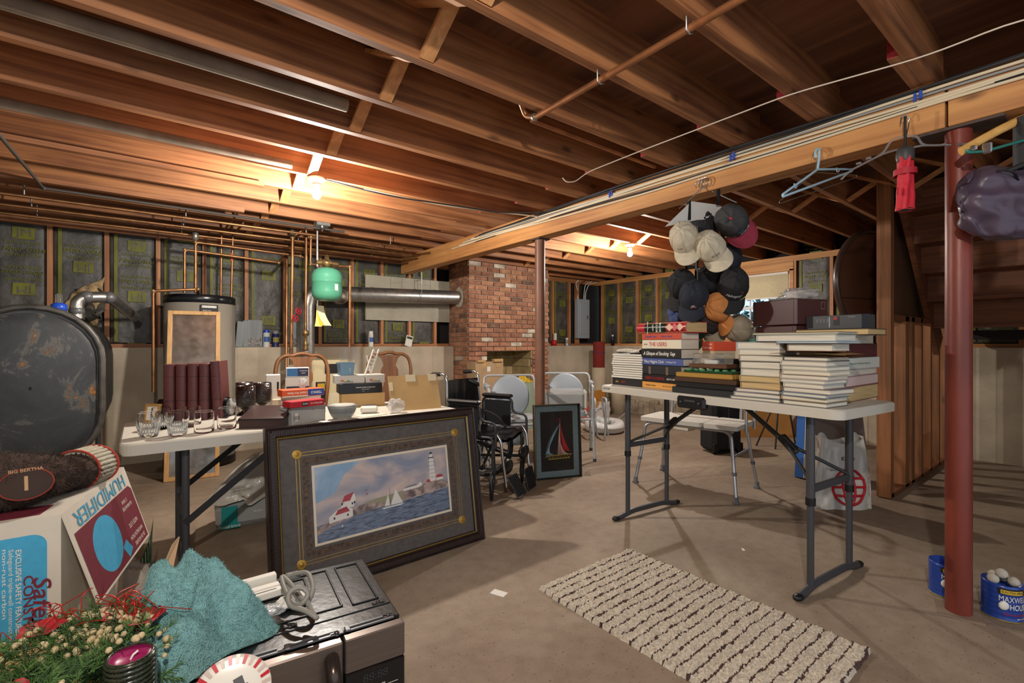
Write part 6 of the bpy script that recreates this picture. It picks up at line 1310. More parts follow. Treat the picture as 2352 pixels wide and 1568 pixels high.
for x0,x1,zz in ((-.16,-.02,.07),(-.03,.12,.09)): MB().tube([V((x0+(x1-x0)*k/8,-.085-.02*math.sin(k*.7),zz-.05*k/8+.02)) for k in range(9)],.006,6,flat=.6).build('zip',BLACKP,pb_)
MB().tube([V((-.0,-.02,.11)),V((.02,.0,.2)),V((.02,0,.34))],.028,6,flat=.2).build('strap',mat('strap_black','2A2B2C',.7),pb_); MB().tube([V((.04,.02,.1)),V((.1,.04,.22)),V((.06,.02,.34))],.028,6,flat=.2).build('strap',MATS['strap_black'],pb_)
MB().tube([V((-.1,-.03,.09)),V((-.02,-.05,.125)),V((.08,-.03,.12))],.02,6,flat=.5).build('carry_handle',MATS['strap_black'],pb_); MB().box((.1,-.11,.04),(.025,.01,.05)).build('buckle',BLACKP,pb_)
MB().tube([V((.13,-.08,-.1)),V((.16,-.09,-.2)),V((.17,-.085,-.26))],.018,6,flat=.3).build('strap',MATS['strap_black'],pb_)
# ================================================================ CABLES ON BEAM
CW_=mat('cable_cream','CFC0A4',.5); CK_=mat('cable_black','26272A',.5); CG_=mat('cable_grey','8A8A88',.5)
for i,(m_,z0,nm) in enumerate(((CW_,2.262,'lowest cream cable stapled along the beam face'),(CK_,2.276,'thin black cable between the cream ones on the beam face'),(CW_,2.288,'second cream cable stapled along the beam face'),(CW_,2.305,'third cream cable stapled along the beam face'),(CG_,2.318,'grey cable stapled along the beam face'),(CW_,2.328,'topmost cream cable stapled along the beam face'),(CK_,2.345,'lower black cable bundled at the top of the beam'),(CK_,2.36,'upper black cable bundled at the top of the beam'),(CK_,2.355,'slack black cable sagging along the top of the beam'))):
    pts=[]; 
    for k in range(40):
        y=-.6+ (5.3-.08*i)*k/39; zz=z0+.008*math.sin(y*2.1+i*1.3)+.006*noise.noise(V((y*1.4,i*3,0))); far=max(0,(y-2.4)/2.6)
        pts.append(V((2.79-.006*(i>5)-.012*(i==8),y,zz+far*(.012*(i-3)*-.6))))
    t=T('electrical_cable',nm,'cable',tuple(pts[0]),0,'cables along the main beam'); MB().tube(pts,.0065 if m_ is not CW_ else .0075,7).build('cable_run',m_,t,w=True)
for px,py in((2115,215),(1686,357),(1405,443)): p=PX(px,py,2.782); t=one(MB().box((0,0,0),(.012,.012,.045)).box((0,.02,-.01),(.012,.01,.04)),'cable_clip',mat('clip_blue','2E4CA8',.4),'blue cable clip near the red post' if px>2000 else ('blue cable clip above the bunch of caps' if px>1500 else 'blue cable clip at the far end of the beam'),'clip',tuple(p))
cl=[V((3.6,-1.15,2.36)),G(2352,40,2.36),G(2130,128,2.36),G(1815,216,2.36),G(1470,347,2.355),D(1350,395,3.02),D(1320,418,3.03),D(1300,418,3.04),D(1292,408,3.04)]
t=T('clothes_line','thin white clothes line strung across under the joists','cord',tuple(cl[-1])); MB().tube(fillet(cl,.1,4),.0035,6).build('line',mat('line_white','CDBFAE',.5),t,w=True)
# ceiling pipes
t=T('copper_pipe','copper pipe strapped across the underside of the nearest joists','pipe',(1.557,-.6,2.33)); MB().tube(fillet([(1.557,-.6,2.335),(1.557,1.81,2.335),(1.545,1.87,2.36),(1.5,1.86,2.42)],.02),.014,12).build('pipe_run',mat('old_copper','A86F48',.4,.6,nz=8,amt=.2),t,w=True); MB().ball((1.557,1.815,2.338),.02,10).build('elbow',GALV,t,w=True)
for y in (.536,.957,1.378): MB().tube([(1.535,y,2.375),(1.537,y,2.325),(1.557,y,2.315),(1.577,y,2.325),(1.579,y,2.375)],.003,6).build('pipe_strap',GALV,t,w=True)
for pts,r,l,m_ in (([(1.65,1.95,2.4),(2.75,1.95,2.4)],.014,'dark copper pipe tucked between the joists in front of the beam',MATS['old_copper']),([(-1.9,2.42,2.41),(.82,2.42,2.41)],.034,'thick grey insulated pipe running between the joists at the left',mat('lagging','7D6F60',.8,nz=6,amt=.2)),([(-1.9,3.47,2.41),(.8,3.47,2.41)],.03,'thick lagged pipe ending near the left bulb',MATS['lagging'])):
    t=T('ceiling_pipe',l,'pipe',pts[0]); MB().tube(pts,r,14).build('pipe_run',m_,t,w=True)
gp_=[G(-60,240,2.33),G(100,432,2.34)]
t=T('ceiling_pipe','thin grey iron pipe crossing the joists at the far left','pipe',tuple(gp_[0])); MB().tube([gp_[0],gp_[1],gp_[1]+V((2.2,0,-.005))],.012,10).build('pipe_run',mat('iron_pipe','5B5550',.45,.5),t,w=True); MB().ball(gp_[1],.018,8).build('elbow',GRAYM,t,w=True)
# wiring at bulb
t=T('electrical_cable','black and cream cables draped from the left bulb to the beam','cable',(1.05,3.47,2.36)); MB().tube(fillet([(1.03,3.47,2.36),(1.5,3.46,2.33),(2.0,3.42,2.345),(2.5,3.3,2.33),(2.78,3.05,2.34)],.2),.006,6).build('cable_run',CK_,t,w=True); MB().tube(fillet([(1.3,3.46,2.35),(1.9,3.44,2.335),(2.4,3.36,2.345),(2.78,3.2,2.33)],.2),.006,6).build('cable_run',CW_,t,w=True)
# ================================================================ RUG
def rug():
    t=T('rug','cream shaggy rug with thin dark brown stripes on the concrete floor','rug',(1.875,1.17,0),.01)
    W,L=.70,1.155; nu,nv=110,200
    RA=mat('rug_cream','E2D6C2',.95,nz=90,amt=.16,bump=.8,bs=350); RB_=mat('rug_brown','5B4440',.95,nz=90,amt=.25,bump=.8,bs=350)
    rr=random.Random(3); vs=[];fs=[];mi=[]
    for j in range(nv):
        for i in range(nu):
            e=min(i,nu-1-i,j,nv-1-j); h=(.012+rr.random()*.010+.005*noise.noise(V((i*.11,j*.11,0)))) if e>0 else .001
            vs.append((-W/2+W*i/(nu-1)+rr.uniform(-.0025,.0025)+.006*noise.noise(V((0,j*.06,2)))*(i in(0,1,nu-1,nu-2)),-L/2+L*j/(nv-1)+rr.uniform(-.0025,.0025),h))
    a,b=MB(),MB()
    per=L/23
    for j in range(nv-1):
        for i in range(nu-1):
            y=(L*j/(nv-1)+.003*math.sin(i*.15)+.003*noise.noise(V((i*.2,j*.02,7))))%per
            f=(j*nu+i,j*nu+i+1,(j+1)*nu+i+1,(j+1)*nu+i); mi.append(1 if (y<.0075 and rr.random()<.97) else 0); fs.append(f)
    m=MB(); m.v=vs; m.f=fs; m.m=mi; m.sm=[False]*len(fs)
    m.build('pile',[RA,RB_],t,kind='stuff'); MB().box((0,0,.0006),(W-.01,L-.01,.0012)).build('backing',mat('rug_back','A89A84',.9),t)
rug()
one(MB().box((0,0,.001),(.045,.075,.002)),'paper_scrap',PAPER,'white paper scrap on the bare floor in front of the lighthouse print','paper',tuple(G(1146,1362)),.4)
for q,l in(((1856,1333),'small clear plastic scrap near the right table foot'),((1707,1262),'tiny pale paper scrap on the floor under the right table')): one(MB().box((0,0,.001),(.03,.014,.002)),'paper_scrap',FILM if q[0]>1800 else PAPER,l,'paper',tuple(G(*q)),.7)
# ================================================================ FOREGROUND
# ---------------- microwave
MZ=.44; NR=V((.567,1.22,0)); rzw=-.11; MWW,MWD=.585,.43
mw=T('microwave_oven','stainless and black over-range microwave standing on the floor in front','microwave',tuple(NR),rzw)
SS=mat('stainless_dark','6F6660',.32,.75,nz=200,amt=.06,stretch=(.02,1,1)); MT=mat('black_enamel','191A1B',.28,nz=9,amt=.5,bump=.06,bs=40); GLB=mat('black_glass','101113',.12)
m=MB(); m.box((-MWW/2,MWD/2+.012,MZ/2),(MWW,MWD-.024,MZ),b=.004); m.build('cabinet',MT,mw)
tp=MB(); 
def rim(x0,x1,y0,y1,w=.006,h=.004):
    for a in((x0,y0,x1,y0),(x1,y0,x1,y1),(x1,y1,x0,y1),(x0,y1,x0,y0)):
        tp.box(((a[0]+a[2])/2,(a[1]+a[3])/2,MZ+h/2),(abs(a[2]-a[0])+w,abs(a[3]-a[1])+w,h),b=.0015)
rim(-.42,-.13,.15,.4); rim(-.1,-.03,.14,.4); rim(-.34,-.2,.3,.38)
tp.box((-MWW/2,.1,MZ+.0015),(MWW-.01,.004,.003)); 
for x,y in((-.27,.125),(-.035,.115),(-.03,.03),(-.17,.02)): tp.box((x,y,MZ+.002),(.035,.016,.004),b=.002); tp.lathe([(0,.005),(.007,.005),(.009,.0),],12,0,Tm(x,y,MZ))
tp.build('top_pressing',mat('enamel_edge','26282A',.25),mw)
vg=MB()
for k in range(4):
    x0=-.02-.145*k; vg.box((x0-.06,.018,MZ+.002),(.12,.006,.004)); vg.box((x0-.06,.034,MZ+.002),(.12,.006,.004)); vg.box((x0-.122,.026,MZ+.003),(.014,.024,.006),b=.002)
vg.build('vent_grille',mat('vent_grey','55575A',.35,.3),mw)
m=MB(); m.box((-.079,-.004,MZ-.045),(.157,.03,.088),b=.003); m.build('panel_trim',SS,mw)
m=MB(); m.box((-.079,-.004,(MZ-.09)/2+.01),(.157,.03,MZ-.112),b=.003); cp_=m.build('control_panel',GLB,mw)
m=MB(); m.text('Microwave & Presets',.0095,Tm(-.095,-.0205,MZ-.142)@FR); m.box((-.08,-.0196,MZ-.149),(.12,.001,.0006)); m.text('Sensor',.0085,Tm(-.045,-.0205,MZ-.16)@FR); m.text('Cook',.0085,Tm(-.045,-.0205,MZ-.17)@FR); m.text('88:88',.03,Tm(-.08,-.0202,MZ-.115)@FR,1); m.build('panel_lettering',[WINK,mat('dim_led','2A2B2C',.4)],cp_)
m=MB(); m.box((-.16-(MWW-.16)/2,-.004,MZ/2+.005),(MWW-.163,.03,MZ-.014),b=.004); dr=m.build('door',SS,mw)
m=MB(); m.box((-.16-(MWW-.16)/2-.03,-.0195,MZ/2-.05),(MWW-.28,.002,MZ-.2)); m.build('door_window',GLB,dr)
m=MB(); m.tube(fillet([(-.19,-.015,MZ-.035),(-.192,-.055,MZ-.05),(-.192,-.06,.08),(-.19,-.0,.06)],.03),.018,12,flat=1.0); m.build('handle',mat('handle_metal','4A403B',.25,.7),dr)
# power cord
pcd=[G(604,1322,MZ)*1,D(672,1318,1.42),D(708,1312,1.42),D(722,1350,1.36),D(705,1392,1.3),D(668,1340,1.36),D(645,1318,1.4),D(652,1350,1.34),D(672,1385,1.29),D(690,1392,1.28),D(712,1362,1.3),D(690,1345,1.3),D(660,1360,1.28),D(664,1392,1.26),D(700,1400,1.25),D(730,1420,1.24),D(722,1416,1.26),D(702,1375,1.3)]
pcd=pcd[1:]; cd_=T('power_cord','grey microwave power cord looped on top of the microwave','cord',tuple(pcd[0])); MB().tube(fillet(pcd,.04,5),.0068,10).build('cord_run',mat('cord_grey','7E7C74',.5),cd_,w=True)
p=D(672,1322,1.42); MB().box((0,0,0),(.05,.022,.02),M=Tm(*p)@Rz(.4)@Ry(.2),b=.005).build('plug',mat('plug_grey','77766F',.5),cd_,w=True)
# white rails, wrap
wr=T('shelf_rail','white slotted metal rails lying beside the towel on the microwave','rail',tuple(G(622,1372,MZ)+V((0,0,.001))),rzw+.12); 
for y,z_ in((.0,.012),(.03,.014),(.075,.02)): MB().box((-.04,y,z_),(.14,.026,.02 if y<.07 else .035),b=.002).build('rail',WHITE,wr)
MB().box((-.04,.0,.0225),(.11,.004,.001)).build('slot',GRAYM,wr)
baggy('plastic_wrap','shiny clear plastic scrap beside the towel on the microwave','plastic wrap',tuple(G(622,1410,MZ)),(.04,.03,.012),FILM,9,flat=.001)
pt=baggy('paper_towel','crumpled white tissue under the grey power cord','tissue',tuple(G(672,1388,MZ)),(.045,.03,.014),PAPER,12,flat=.001)
# ---------------- support boxes
one(MB().box((0,0,.21),(.95,.44,.42),b=.004),'cardboard_box',CARD,'low brown cardboard box at the very front under the candle and plate','box',(-.33,.985,0),0)
one(MB().box((0,0,.219),(.74,.5,.438),b=.004),'cardboard_box',CARD2,'brown cardboard box under the Christmas wreath and towel','box',(-.395,1.475,0),0)
fl=[D(328,1415,1.5),D(380,1390,1.55),D(413,1232,1.74),D(398,1250,1.72)]
m=MB(); e=V((-.004,.003,0)); m.add(fl+[q+e for q in fl],[(0,1,2,3),(7,6,5,4)]+[(i,4+i,4+(i+1)%4,(i+1)%4) for i in range(4)]); tag(m.build('cardboard_flap',CARD),'thin brown cardboard flap standing up behind the aqua towel','cardboard')
# ---------------- humidifier box
HBX,HBY,HBZ=-.196,1.985,.68; Ud=V((.13,.594,0)).normalized()
HBM=mat('box_white','C9C2B4',.8,nz=6,amt=.05); HBB=mat('box_blue_print','3E9CC4',.6,nz=40,amt=.05); HBR=mat('box_maroon','6E2433',.6,nz=40,amt=.08)
hx=T('humidifier_box','large white humidifier carton with blue and maroon print at the left','box',(HBX,HBY,0))
o0=V((HBX,HBY,0)); L_=.61
pts=[V((0,0,0)),Ud*L_,Ud*L_+V((-.85,0,0)),V((-.85,0,0))]
m=MB(); m.prism([(p.x,p.y) for p in pts],0,HBZ); m.build('box_body',HBM,hx)
m=MB(); m.prism([(p.x,p.y) for p in [V((-.05,.03,0)),V((-.05,.03,0))+Ud*.1,V((-.8,.3,0)),V((-.8,.03,0))]],HBZ,HBZ+.0008); m.build('top_print',HBR,hx)
m=MB(); m.text('HUMIDIFIER',.09,frame(V((-.02,.36,HBZ+.0012)),-Ud,V((Ud.y,-Ud.x,0)),V((0,0,1)))@Tm(0,-.07,0),0,0,.01,.45); m.build('top_lettering',HBB,hx)
# front print
def fx_(px,py): q=PY(px,py,HBY-.001); return q-o0
q0=fx_(108,1222); fp_=MB(); pw_,ph_=.62,.5
fp_.prism([(x+q0.x-pw_/2,z+q0.z-ph_/2) for x,z in rrect(pw_,ph_,.035)],0,.0008,0,Tm(0,-.0002,0)@Rx(pi/2))
def dn(s,sz,px,py,w,mi,sh=0,bold=0):
    q=fx_(px,py); fp_.text(s,sz,Tm(q.x,-.0026,q.z-w/2)@FR@Rz(-pi/2),mi,sh,bold,w)
dn('Safeguard',.055,95,1318,.3,1,.25,.015); dn('CONSTRUCTION',.03,64,1322,.32,1,0,.015); dn('EXCLUSIVE SAFETY FEATURES',.017,42,1262,.25,2,0,.01)
dn('Safeguard triple-wall construction',.014,25,1262,.27,2); dn('non-rust carbon',.014,10,1262,.2,2); fp_.text('6',.02,Tm(fx_(20,1480).x,-.0026,fx_(20,1480).z)@FR@Rz(-pi/2),2)
fp_.build('front_print',[HBB,HBR,mat('box_cream_print','DCD6C8',.7)],hx)
Wd=V((math.sin(.27),0,-math.cos(.27))); OF=V((.003,0,HBZ)); FL=.32
Nf=(-Ud).cross(Wd).normalized(); Nf=Nf if Nf.x>0 else -Nf
c4=[OF,OF+Ud*L_,OF+Ud*L_+Wd*FL,OF+Wd*FL]
m=MB(); m.add(c4+[q-Nf*.005 for q in c4],[(3,2,1,0),(4,5,6,7)]+[((i+1)%4,i,4+i,4+(i+1)%4) for i in range(4)]); ff=m.build('side_flap',HBM,hx)
Mfl=frame(OF+Nf*.0008,-Ud,Wd,Nf) # upside-down print
F2=MB(); 
def fl_poly(poly,mi,l): F2.prism([(-x*L_,y*FL) for x,y in poly],0,.0003*l,mi,Mfl)
fl_poly([(.03,.24),(.94,.24),(.98,.3),(.98,.97),(.03,.97)],0,1)
fl_poly([(.36+.2*math.cos(2*pi*k/32),.6+.31*math.sin(2*pi*k/32)) for k in range(32)][::-1],1,2); fl_poly([(.52,.8),(.6,.75),(.66,.9),(.57,.96)],1,2)
F2.text('HUMIDIFIER',.075,Mfl@Tm(-.5*L_,.13*FL,.0016),1,0,.012,.5); F2.text('5 YEAR',.02,Mfl@Tm(-.78*L_,.36*FL,.0016),2); F2.text('GUARANTEE',.02,Mfl@Tm(-.8*L_,.44*FL,.0016),2); F2.text('NITE LITE',.025,Mfl@Tm(-.8*L_,.66*FL,.0016),2); F2.text('20-24 HOURS',.022,Mfl@Tm(-.82*L_,.9*FL,.0016),2); F2.text('VAPORIZATION',.022,Mfl@Tm(-.8*L_,.8*FL,.0016),2)
F2.build('flap_print',[HBR,HBB,MATS['box_cream_print']],ff)
# ---------------- golf headcovers
FUR=mat('plush_brown','4A382E',.95,nz=40,amt=.35,bump=1,bs=160)
def plush(label,loc,rad,rz,n=5200,bits=None):
    t=T('golf_headcover',label,'headcover',tuple(loc),rz,'golf headcovers on the carton')
    def bf(u,v):
        a=2*pi*u; ph=pi*v; x=-math.cos(ph); k=math.sin(ph)**.8*(1-.28*max(0,x)); nn=noise.noise(V((x*3,math.cos(a)*2,math.sin(a)*2+rad[0]*50)))*.1
        return V((x*rad[0],rad[1]*k*math.cos(a)*(1+nn),max(.004-rad[2],rad[2]*k*math.sin(a)*(1+nn))+rad[2]))
    MB().grid(bf,48,26,wrap=True).build('plush_body',FUR,t)
    f=MB(); rr=random.Random(5)
    for k in range(n):
        u,v=rr.random(),.04+.92*rr.random(); p=bf(u,v); c=V((p.x*.6,0,rad[2])); d=(p-c).normalized()+V((rr.uniform(-.6,.6),rr.uniform(-.6,.6),rr.uniform(-.6,.6)))*.7; d.normalize(); e=d.orthogonal().normalized()*.0012
        f.add([p-e,p+e,p+d*(.008+.008*rr.random())],[(0,1,2)])
    f.build('pile',FUR,t,kind='stuff'); return t,bf
h1,bf1=plush('brown plush golf headcover with number 1 badge at the left edge',G(30,1185,HBZ)+V((.0,.1,.001)),(.15,.1,.085),.2)
m=MB(); Mb_=frame(V((.005,-.116,.092)),V((.96,-.26,.06)).normalized(),V((0,.35,.93)),V((.26,-.9,.36)).normalized())
m.lathe([(.0,.004),(.052,.004),(.056,.0)],28,0,Mb_@Sc(1.15,.85,1)); m.tube([(.062*math.cos(a),.046*math.sin(a),.004) for a in [2*pi*k/28 for k in range(28)]],.0018,5,1,closed=True,M=Mb_); m.text('1',.06,Mb_@Tm(0,0,.0055),2,0,.02); m.text('BIG BERTHA',.014,Mb_@Tm(.0,.042,.0058),2,0,.01); m.build('badge',[mat('badge_brown','3A2C26',.9),mat('badge_red','8A2F22',.8),mat('badge_tan','B08F6A',.8)],h1)
h2,bf2=plush('brown plush golf headcover with ribbed cream and red cuff',G(165,1140,HBZ)+V((.0,.13,.001)),(.19,.08,.06),1.0,3600)
m=MB()
for k in range(26):
    a=2*pi*k/26; m.tube([V((x,.073*math.cos(a)*(1-.02*abs(x)),.062+.064*math.sin(a))) for x in (-.0,.03,.06,.085)],.0085,5)
m.build('ribbed_cuff',mat('cuff_cream','B5AE9A',.95,nz=60,amt=.1),h2); m=MB(); [m.tube([V((x,.083*math.cos(a),.062+.07*math.sin(a))) for a in [2*pi*k/24 for k in range(24)]],.004,5,closed=True) for x in(-.003,.088)]; m.build('red_stripe',mat('cuff_red','A83A2C',.9),h2)
# green striped board and white cloth behind the carton
gs=[D(292,1335,2.15),D(352,1190,2.35),D(348,1270,2.3),D(308,1345,2.1)]
m=MB(); m.grid(lambda u,v:gs[0]*(1-u)*(1-v)+gs[3]*u*(1-v)+gs[1]*(1-u)*v+gs[2]*u*v+V((.02*math.sin(v*pi),-.02*math.sin(v*pi),0)),4,20); m.grid(lambda u,v:gs[0]*(1-u)*(1-v)+gs[3]*u*(1-v)+gs[1]*(1-u)*v+gs[2]*u*v+V((.02*math.sin(v*pi),-.02*math.sin(v*pi)+.012,0)),4,20)
go=m.build('striped_tray',mat('tray_green','1F5E3E',.5)); tag(go,'dark green tray with pale stripes standing behind the humidifier carton','tray')
m=MB(); 
for k in range(8):
    v=.15+.1*k; P=lambda u,v:gs[0]*(1-u)*(1-v)+gs[3]*u*(1-v)+gs[1]*(1-u)*v+gs[2]*u*v+V((.02*math.sin(v*pi),-.02*math.sin(v*pi)-.002,0))
    m.quad(P(.05,v),P(.6,v-.04),P(.6,v-.01),P(.05,v+.03))
m.build('pale_stripes',mat('stripe_pale','B8B59C',.6),go)
wc_=baggy('white_cloth','bunched white cloth on the floor beside the table leg','cloth',tuple(G(345,1400)+V((-.08,.0,0))),(.09,.09,.12),mat('cloth_white','B8B0A4',.9,bump=.4,bs=20),15,flat=.002)
# ---------------- aqua towel
TWM=mat('aqua_terry','86B9B9',.95,nz=70,amt=.12,bump=1,bs=320)
tw_c=G(425,1478,MZ); tw=T('towel','crumpled aqua terry towel heaped beside the microwave top','towel',(tw_c.x,tw_c.y,MZ+.001),-.4)
def twf(u,v):
    a=2*pi*u; r=v; R0=V((.19*(1+.13*math.sin(3*a+.6)+.08*math.sin(5*a+2)),.16*(1+.1*math.sin(3*a)+.07*math.sin(4*a+1)),0))
    x=R0.x*r*math.cos(a); y=R0.y*r*math.sin(a)
    h=.19*(1-r**2.4)+.0; fold=.06*(.5-abs(noise.noise(V((x*7+1,y*7,2)))))*2-.05+.022*math.sin(30*x+18*y+6*noise.noise(V((x*6,y*6,0))))+.03*noise.noise(V((x*10,y*10,3)))+.02*noise.noise(V((x*22,y*22,9))); 
    h=h+fold*min(1,(1-r)*4+.25); return V((x+.02*noise.noise(V((y*12,r*4,1))),y+.02*noise.noise(V((x*12,r*4,6))),max(.003,h+.02*(1-r))))
MB().grid(twf,150,60,wrap=True).build('towel_folds',TWM,tw); f=MB(); rr=random.Random(8)
for k in range(9000):
    u,v=rr.random(),math.sqrt(rr.random()); p=V(twf(u,v)); d=V((p.x*1.5+rr.uniform(-.25,.25),p.y*1.5+rr.uniform(-.25,.25),.25+rr.random()*.3)).normalized(); e=d.orthogonal().normalized()*.0011; f.add([p-e,p+e,p+d*(.004+.004*rr.random())],[(0,1,2)])
f.build('terry_pile',TWM,tw,kind='stuff')
# ---------------- wreath
WCt=V((-.125,1.345,.441)); CREL=D(300,1505,.955)-WCt
nearc=lambda p,r=.062:math.hypot(p[0]-CREL.x,p[1]-CREL.y)<r or (p[1]<CREL.y+.02 and abs(p[0]-CREL.x)<.06)
wt=T('wreath','Christmas wreath of green needles with red berries and pine cones','wreath',tuple(WCt)); rr=random.Random(21)
NG=[mat('needle_green','47682F',.7),mat('needle_dark','2E4A2A',.7)]
m=MB()
for k in range(430):
    a=rr.random()*2*pi; b_=rr.uniform(-.2,pi+.2); rm=.112; c=V(((rm+.055*math.cos(b_))*math.cos(a),(rm+.055*math.cos(b_))*math.sin(a),.05+.055*math.sin(b_)))
    d=V((math.cos(a)*math.cos(b_)+rr.uniform(-.6,.6)-.8*math.sin(a),math.sin(a)*math.cos(b_)+rr.uniform(-.6,.6)+.8*math.cos(a),math.sin(b_)+rr.uniform(-.2,.5))).normalized(); L=.04+.025*rr.random()
    if nearc(c) or nearc(c+d*L): continue
    s1=d.orthogonal().normalized(); s2=d.cross(s1); g=rr.random()<.35
    for j in range(22):
        q=c+d*L*(j/22); an=rr.random()*2*pi; w=(s1*math.cos(an)+s2*math.sin(an)+d*.9).normalized(); e=w.orthogonal().normalized()*.0011; l2_=.018+.007*rr.random(); m.add([q-e,q+e,q+w*l2_],[(0,1,2)],1 if g else 0)
m.build('needles',NG,wt,kind='stuff'); m=MB(); m.tube([(.112*math.cos(a),.112*math.sin(a),.05) for a in [2*pi*k/30 for k in range(30)]],.02,8,closed=True); m.build('ring',NG[1],wt)
m=MB()
for k in range(180):
    a=rr.gauss(1.0,1.0); b_=rr.uniform(.2,pi-.2); c=V(((.112+.07*math.cos(b_))*math.cos(a),(.112+.07*math.cos(b_))*math.sin(a),.065+.07*math.sin(b_)))
    if nearc(c,.05): continue
    m.ball(c,rr.uniform(.005,.0085),7)
m.build('cream_berries',mat('berry_cream','BDAA82',.6),wt,kind='stuff')
m=MB()
for k in range(26):
    a=rr.gauss(.9,.9); c=V((.12*math.cos(a),.12*math.sin(a),.1)); d=V((rr.uniform(-1,1),rr.uniform(-.3,1),rr.uniform(.3,1.2))).normalized()
    if nearc(c+d*.1,.09) or nearc(c,.06): continue
    m.tube(fillet([c,c+d*.06+V((0,0,.02)),c+d*.1+V((rr.uniform(-.06,.06),rr.uniform(-.06,.06),-.01)),c+d*.11+V((rr.uniform(-.08,.08),0,-.06))],.03,3),.0011,4)
m.build('red_tinsel_wire',mat('tinsel_red','B02A1E',.3,.4),wt,kind='stuff')
for k,(a,rr_) in enumerate(((.75,.12),(.2,.13),(2.0,.12))):
    m=MB(); c=V((rr_*math.cos(a),rr_*math.sin(a),.115)); 
    for j in range(5): d=V((math.cos(j*1.26),math.sin(j*1.26),.5)).normalized(); m.grid(lambda u,v:c+d*(.05*u)+d.cross(V((0,0,1))).normalized()*(.022*math.sin(pi*u)*(v-.5)*2)+V((0,0,.008*math.sin(pi*u))),6,4)
    m.build('red_blossom',mat('blossom_red','A01C26',.6),wt)
for k,(a,rr_,el) in enumerate(((-2.6,.12,.1),(3.5,.13,.1))):
    m=MB(); c=V((rr_*math.cos(a),rr_*math.sin(a),.11)); Mc=Tm(*c)@Rz(a)@Ry(1.1)
    for j in range(64):
        h=j/64; an=j*2.4; r=.030*math.sin(pi*(.12+.85*h))**.8; M_=Mc@Tm(0,0,-.045+.085*h)@Rz(an)@Tm(r*.6,0,0)@Ry(.5); m.ball((0,0,0),(.012,.008,.0028),7,M=M_)
    m.build('pine_cone',mat('cone_brown','4A3A34',.7,nz=60,amt=.5),wt)
m=MB()
for s in(-1,1): m.grid(lambda u,v,s=s:V((-.1+s*.06*math.sin(pi*u),-.12+.03*s*u+.03*v,.09+.035*math.sin(2*pi*u)+.01*v)),14,4)
m.grid(lambda u,v:V((-.1-.05*u,-.14-.03*u+.03*v,.1-.04*u)),8,4); m.build('ribbon_bow',mat('ribbon_red','B01E2C',.6,nz=120,amt=.25),wt)
# small red tinsel ornament stems above the wreath
or_=T('ornament_ball','matt red bauble beside the dark green candle','ornament',(-.11,1.235,.421)); MB().ball((0,0,.03),.03,18).build('ball',mat('bauble_red','A3182A',.45),or_); MB().cyl((0,0,.058),(0,0,.066),.008).build('cap',GOLD,or_)
# candle
cp2=D(300,1505,.955); cz=.421; hC=.155
cn=T('candle','magenta candle in a dark green beaded holder at the front','candle',(cp2.x,cp2.y,cz)); m=MB(); m.lathe([(0,0),(.036,0),(.038,.01),(.039,hC),(.035,hC),(.034,.02)],32)
tt=[]; 
for k in range(15): z=.008+.0098*k; m.tube([(.0395*math.cos(a),.0395*math.sin(a),z+.004*a/(2*pi)) for a in [2*pi*j/32 for j in range(32)]],.0042,6,closed=True)
m.build('holder',mat('bead_green','2A3226',.22,coat=.5,nz=300,amt=.4),cn); m=MB(); m.lathe([(0,hC-.012),(.022,hC-.012),(.034,hC-.002),(.0345,hC-.03)],28); m.build('wax',mat('wax_magenta','8E1B55',.35,coat=.2),cn); MB().tube([(0,0,hC-.012),(.004,0,hC-.004),(.012,.003,hC)],.0022,6).build('wick',PAPER,cn)
# plate leaning on the microwave
pp=V((.148,1.15,.421)); plt=T('snowman_plate','white dessert plate with red striped rim leaning on the microwave','plate',tuple(pp),-.15); Mpl=Tm(0,-.01,.046)@Rx(.62)
m=MB(); m.lathe([(0,-.004),(.045,-.004),(.068,.004),(.074,.008),(.074,.011),(.066,.008),(.046,.002),(0,.002)],48,0,Mpl); m.build('plate_body',mat('plate_white','D2CFC4',.25,coat=.3),plt)
m=MB()
for k in range(28):
    a0=2*pi*k/28; a1=a0+.11; mi=0 if k%2 else 1; m.add([((.056 if 1 else 0)*math.cos(a0),.056*math.sin(a0),.0066),(.0735*math.cos(a0),.0735*math.sin(a0),.0122),(.0735*math.cos(a1),.0735*math.sin(a1),.0122),(.056*math.cos(a1),.056*math.sin(a1),.0066)],[(0,1,2,3)],mi,False,Mpl)
m.build('rim_stripes',[mat('plate_red','B02430',.3),mat('plate_line','B9A79C',.3)],plt); m=MB(); m.prism([(-.014,.0),(.014,.0),(.014,.006),(.009,.007),(.009,.026),(-.009,.026),(-.009,.007),(-.014,.006)],.0022,.003,0,Mpl@Tm(.018,.004,0)@Rz(.3)); m.prism([(-.03,-.022),(.0,-.012),(-.002,-.006),(-.03,-.012)],.0022,.003,1,Mpl); m.build('painted_hat',[mat('hat_grey','4E5052',.4),MATS['plate_red']],plt)
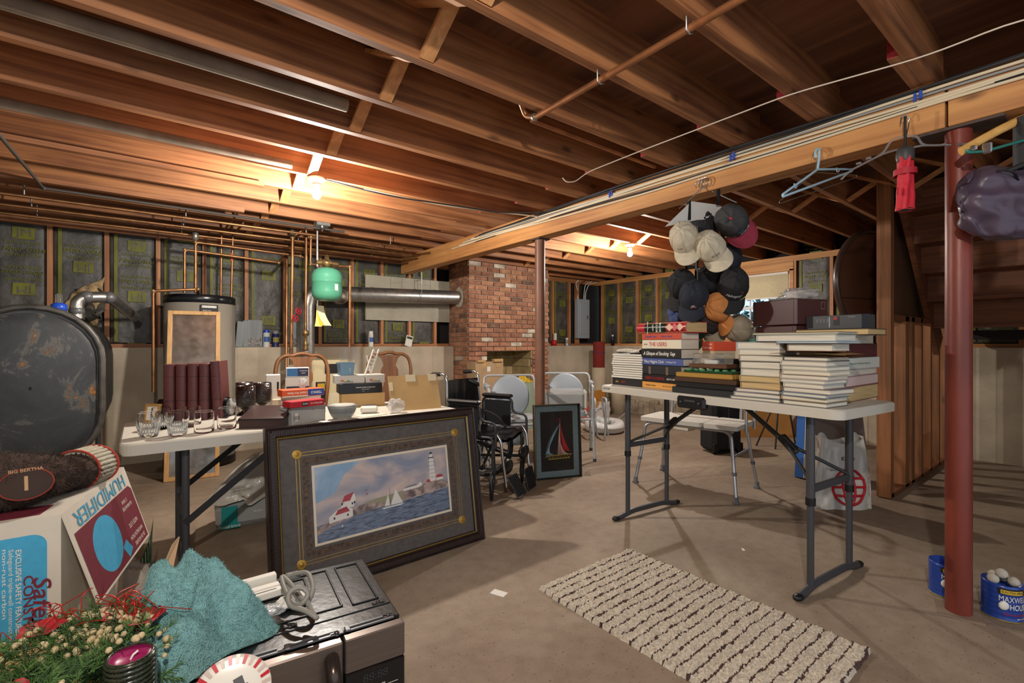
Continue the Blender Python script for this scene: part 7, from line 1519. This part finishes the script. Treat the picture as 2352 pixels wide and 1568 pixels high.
# small white box and poinsettia
bw_=T('small_box','small white box with red lettering beside the dessert plate','box',(.045,1.12,.421),-.55); MB().box((0,0,.045),(.075,.06,.09),b=.001).build('box_body',WHITE,bw_); m=MB(); m.text('Accutest',.011,Tm(0,.0,.0905)); m.text('INSTANT',.008,Tm(0,-.012,.0905)); m.build('lettering',RED,bw_)
po=T('artificial_flower','lime and red artificial flower between candle and small white box','flower',(-.025,1.13,.421)); 
for nm,c_,n_,L,h in (('lime_leaves','8A9C34',9,.06,.05),('red_petals','B02A1E',8,.045,.07)):
    m=MB()
    for j in range(n_): a=j*2.4; d=V((math.cos(a),math.sin(a),.45)).normalized(); m.grid(lambda u,v:V((0,0,h))+d*(L*u)+d.cross(V((0,0,1))).normalized()*(.016*math.sin(pi*u)*(v-.5)*2)+V((0,0,.012*math.sin(pi*u))),6,4)
    m.build(nm,mat(nm,c_,.6),po)
MB().cyl((0,0,0),(0,0,.06),.004,n=6).build('stem',NG[0],po)
# ================================================================ LIGHT AND CAMERA
def bulb(name,p,label,power,r=.032,col=(1,.88,.74),dz=.03):
    t=T('light_bulb',label,'light',tuple(p))
    MB().lathe([(0,0),(.058,0),(.062,-.012),(.045,-.024),(.026,-.04),(.026,-.05)],24).build('lamp_holder',mat('porcelain','E6E2D8',.3),t)
    m=mat('lit_bulb','FFF4E2',.3,emit=40)
    b=MB().ball((0,0,-.084-dz),(r,r,r*1.1),16); b.lathe([(.016,-.045),(.018,-.058-dz*.6),(.028,-.07-dz)],16); b.build('bulb',m,t)
    l=bpy.data.lights.new('bulb_light','POINT'); l.energy=power; l.color=col; l.shadow_soft_size=.034
    o=bpy.data.objects.new('bulb_light',l); COL.objects.link(o); o.location=p+V((0,0,-.108)); o.parent=None
    b=[c for c in t.children if c.name.startswith('bulb')][0]; b.visible_shadow=True
    o.location=p+V((0,0,-.122-dz-r))
    return t
bulb('a',V((.97,3.49,ZJ-.005)),'lit bare bulb hanging over the left folding table',155,col=(1,.93,.84))
bulb('b',V((4.52,3.55,ZJ-.005)),'lit bare bulb near the window and brick chimney',130,col=(1,.93,.84))
bulb('c',V((-.15,-.25,ZJ-.005)),'lit bare bulb under the joists on the near side of the room',165,dz=0,col=(1,.93,.84))
w=bpy.data.worlds.new('World'); bpy.context.scene.world=w; w.use_nodes=True
bg=w.node_tree.nodes['Background']; bg.inputs[0].default_value=(.74,.86,1.0,1); bg.inputs[1].default_value=1.25
cam=bpy.data.cameras.new('camera'); cam.sensor_width=36; cam.lens=36*FP/2352; cam.shift_y=4/2352; cam.clip_start=.02
co=bpy.data.objects.new('camera',cam); COL.objects.link(co); co.location=(0,0,HC); co.rotation_euler=(pi/2,0,AN-pi/2)
sc=bpy.context.scene; sc.camera=co
sc.view_settings.view_transform='Standard'; sc.view_settings.look='None'; sc.view_settings.gamma=1; sc.view_settings.exposure=0.0
sc.view_settings.use_curve_mapping=False
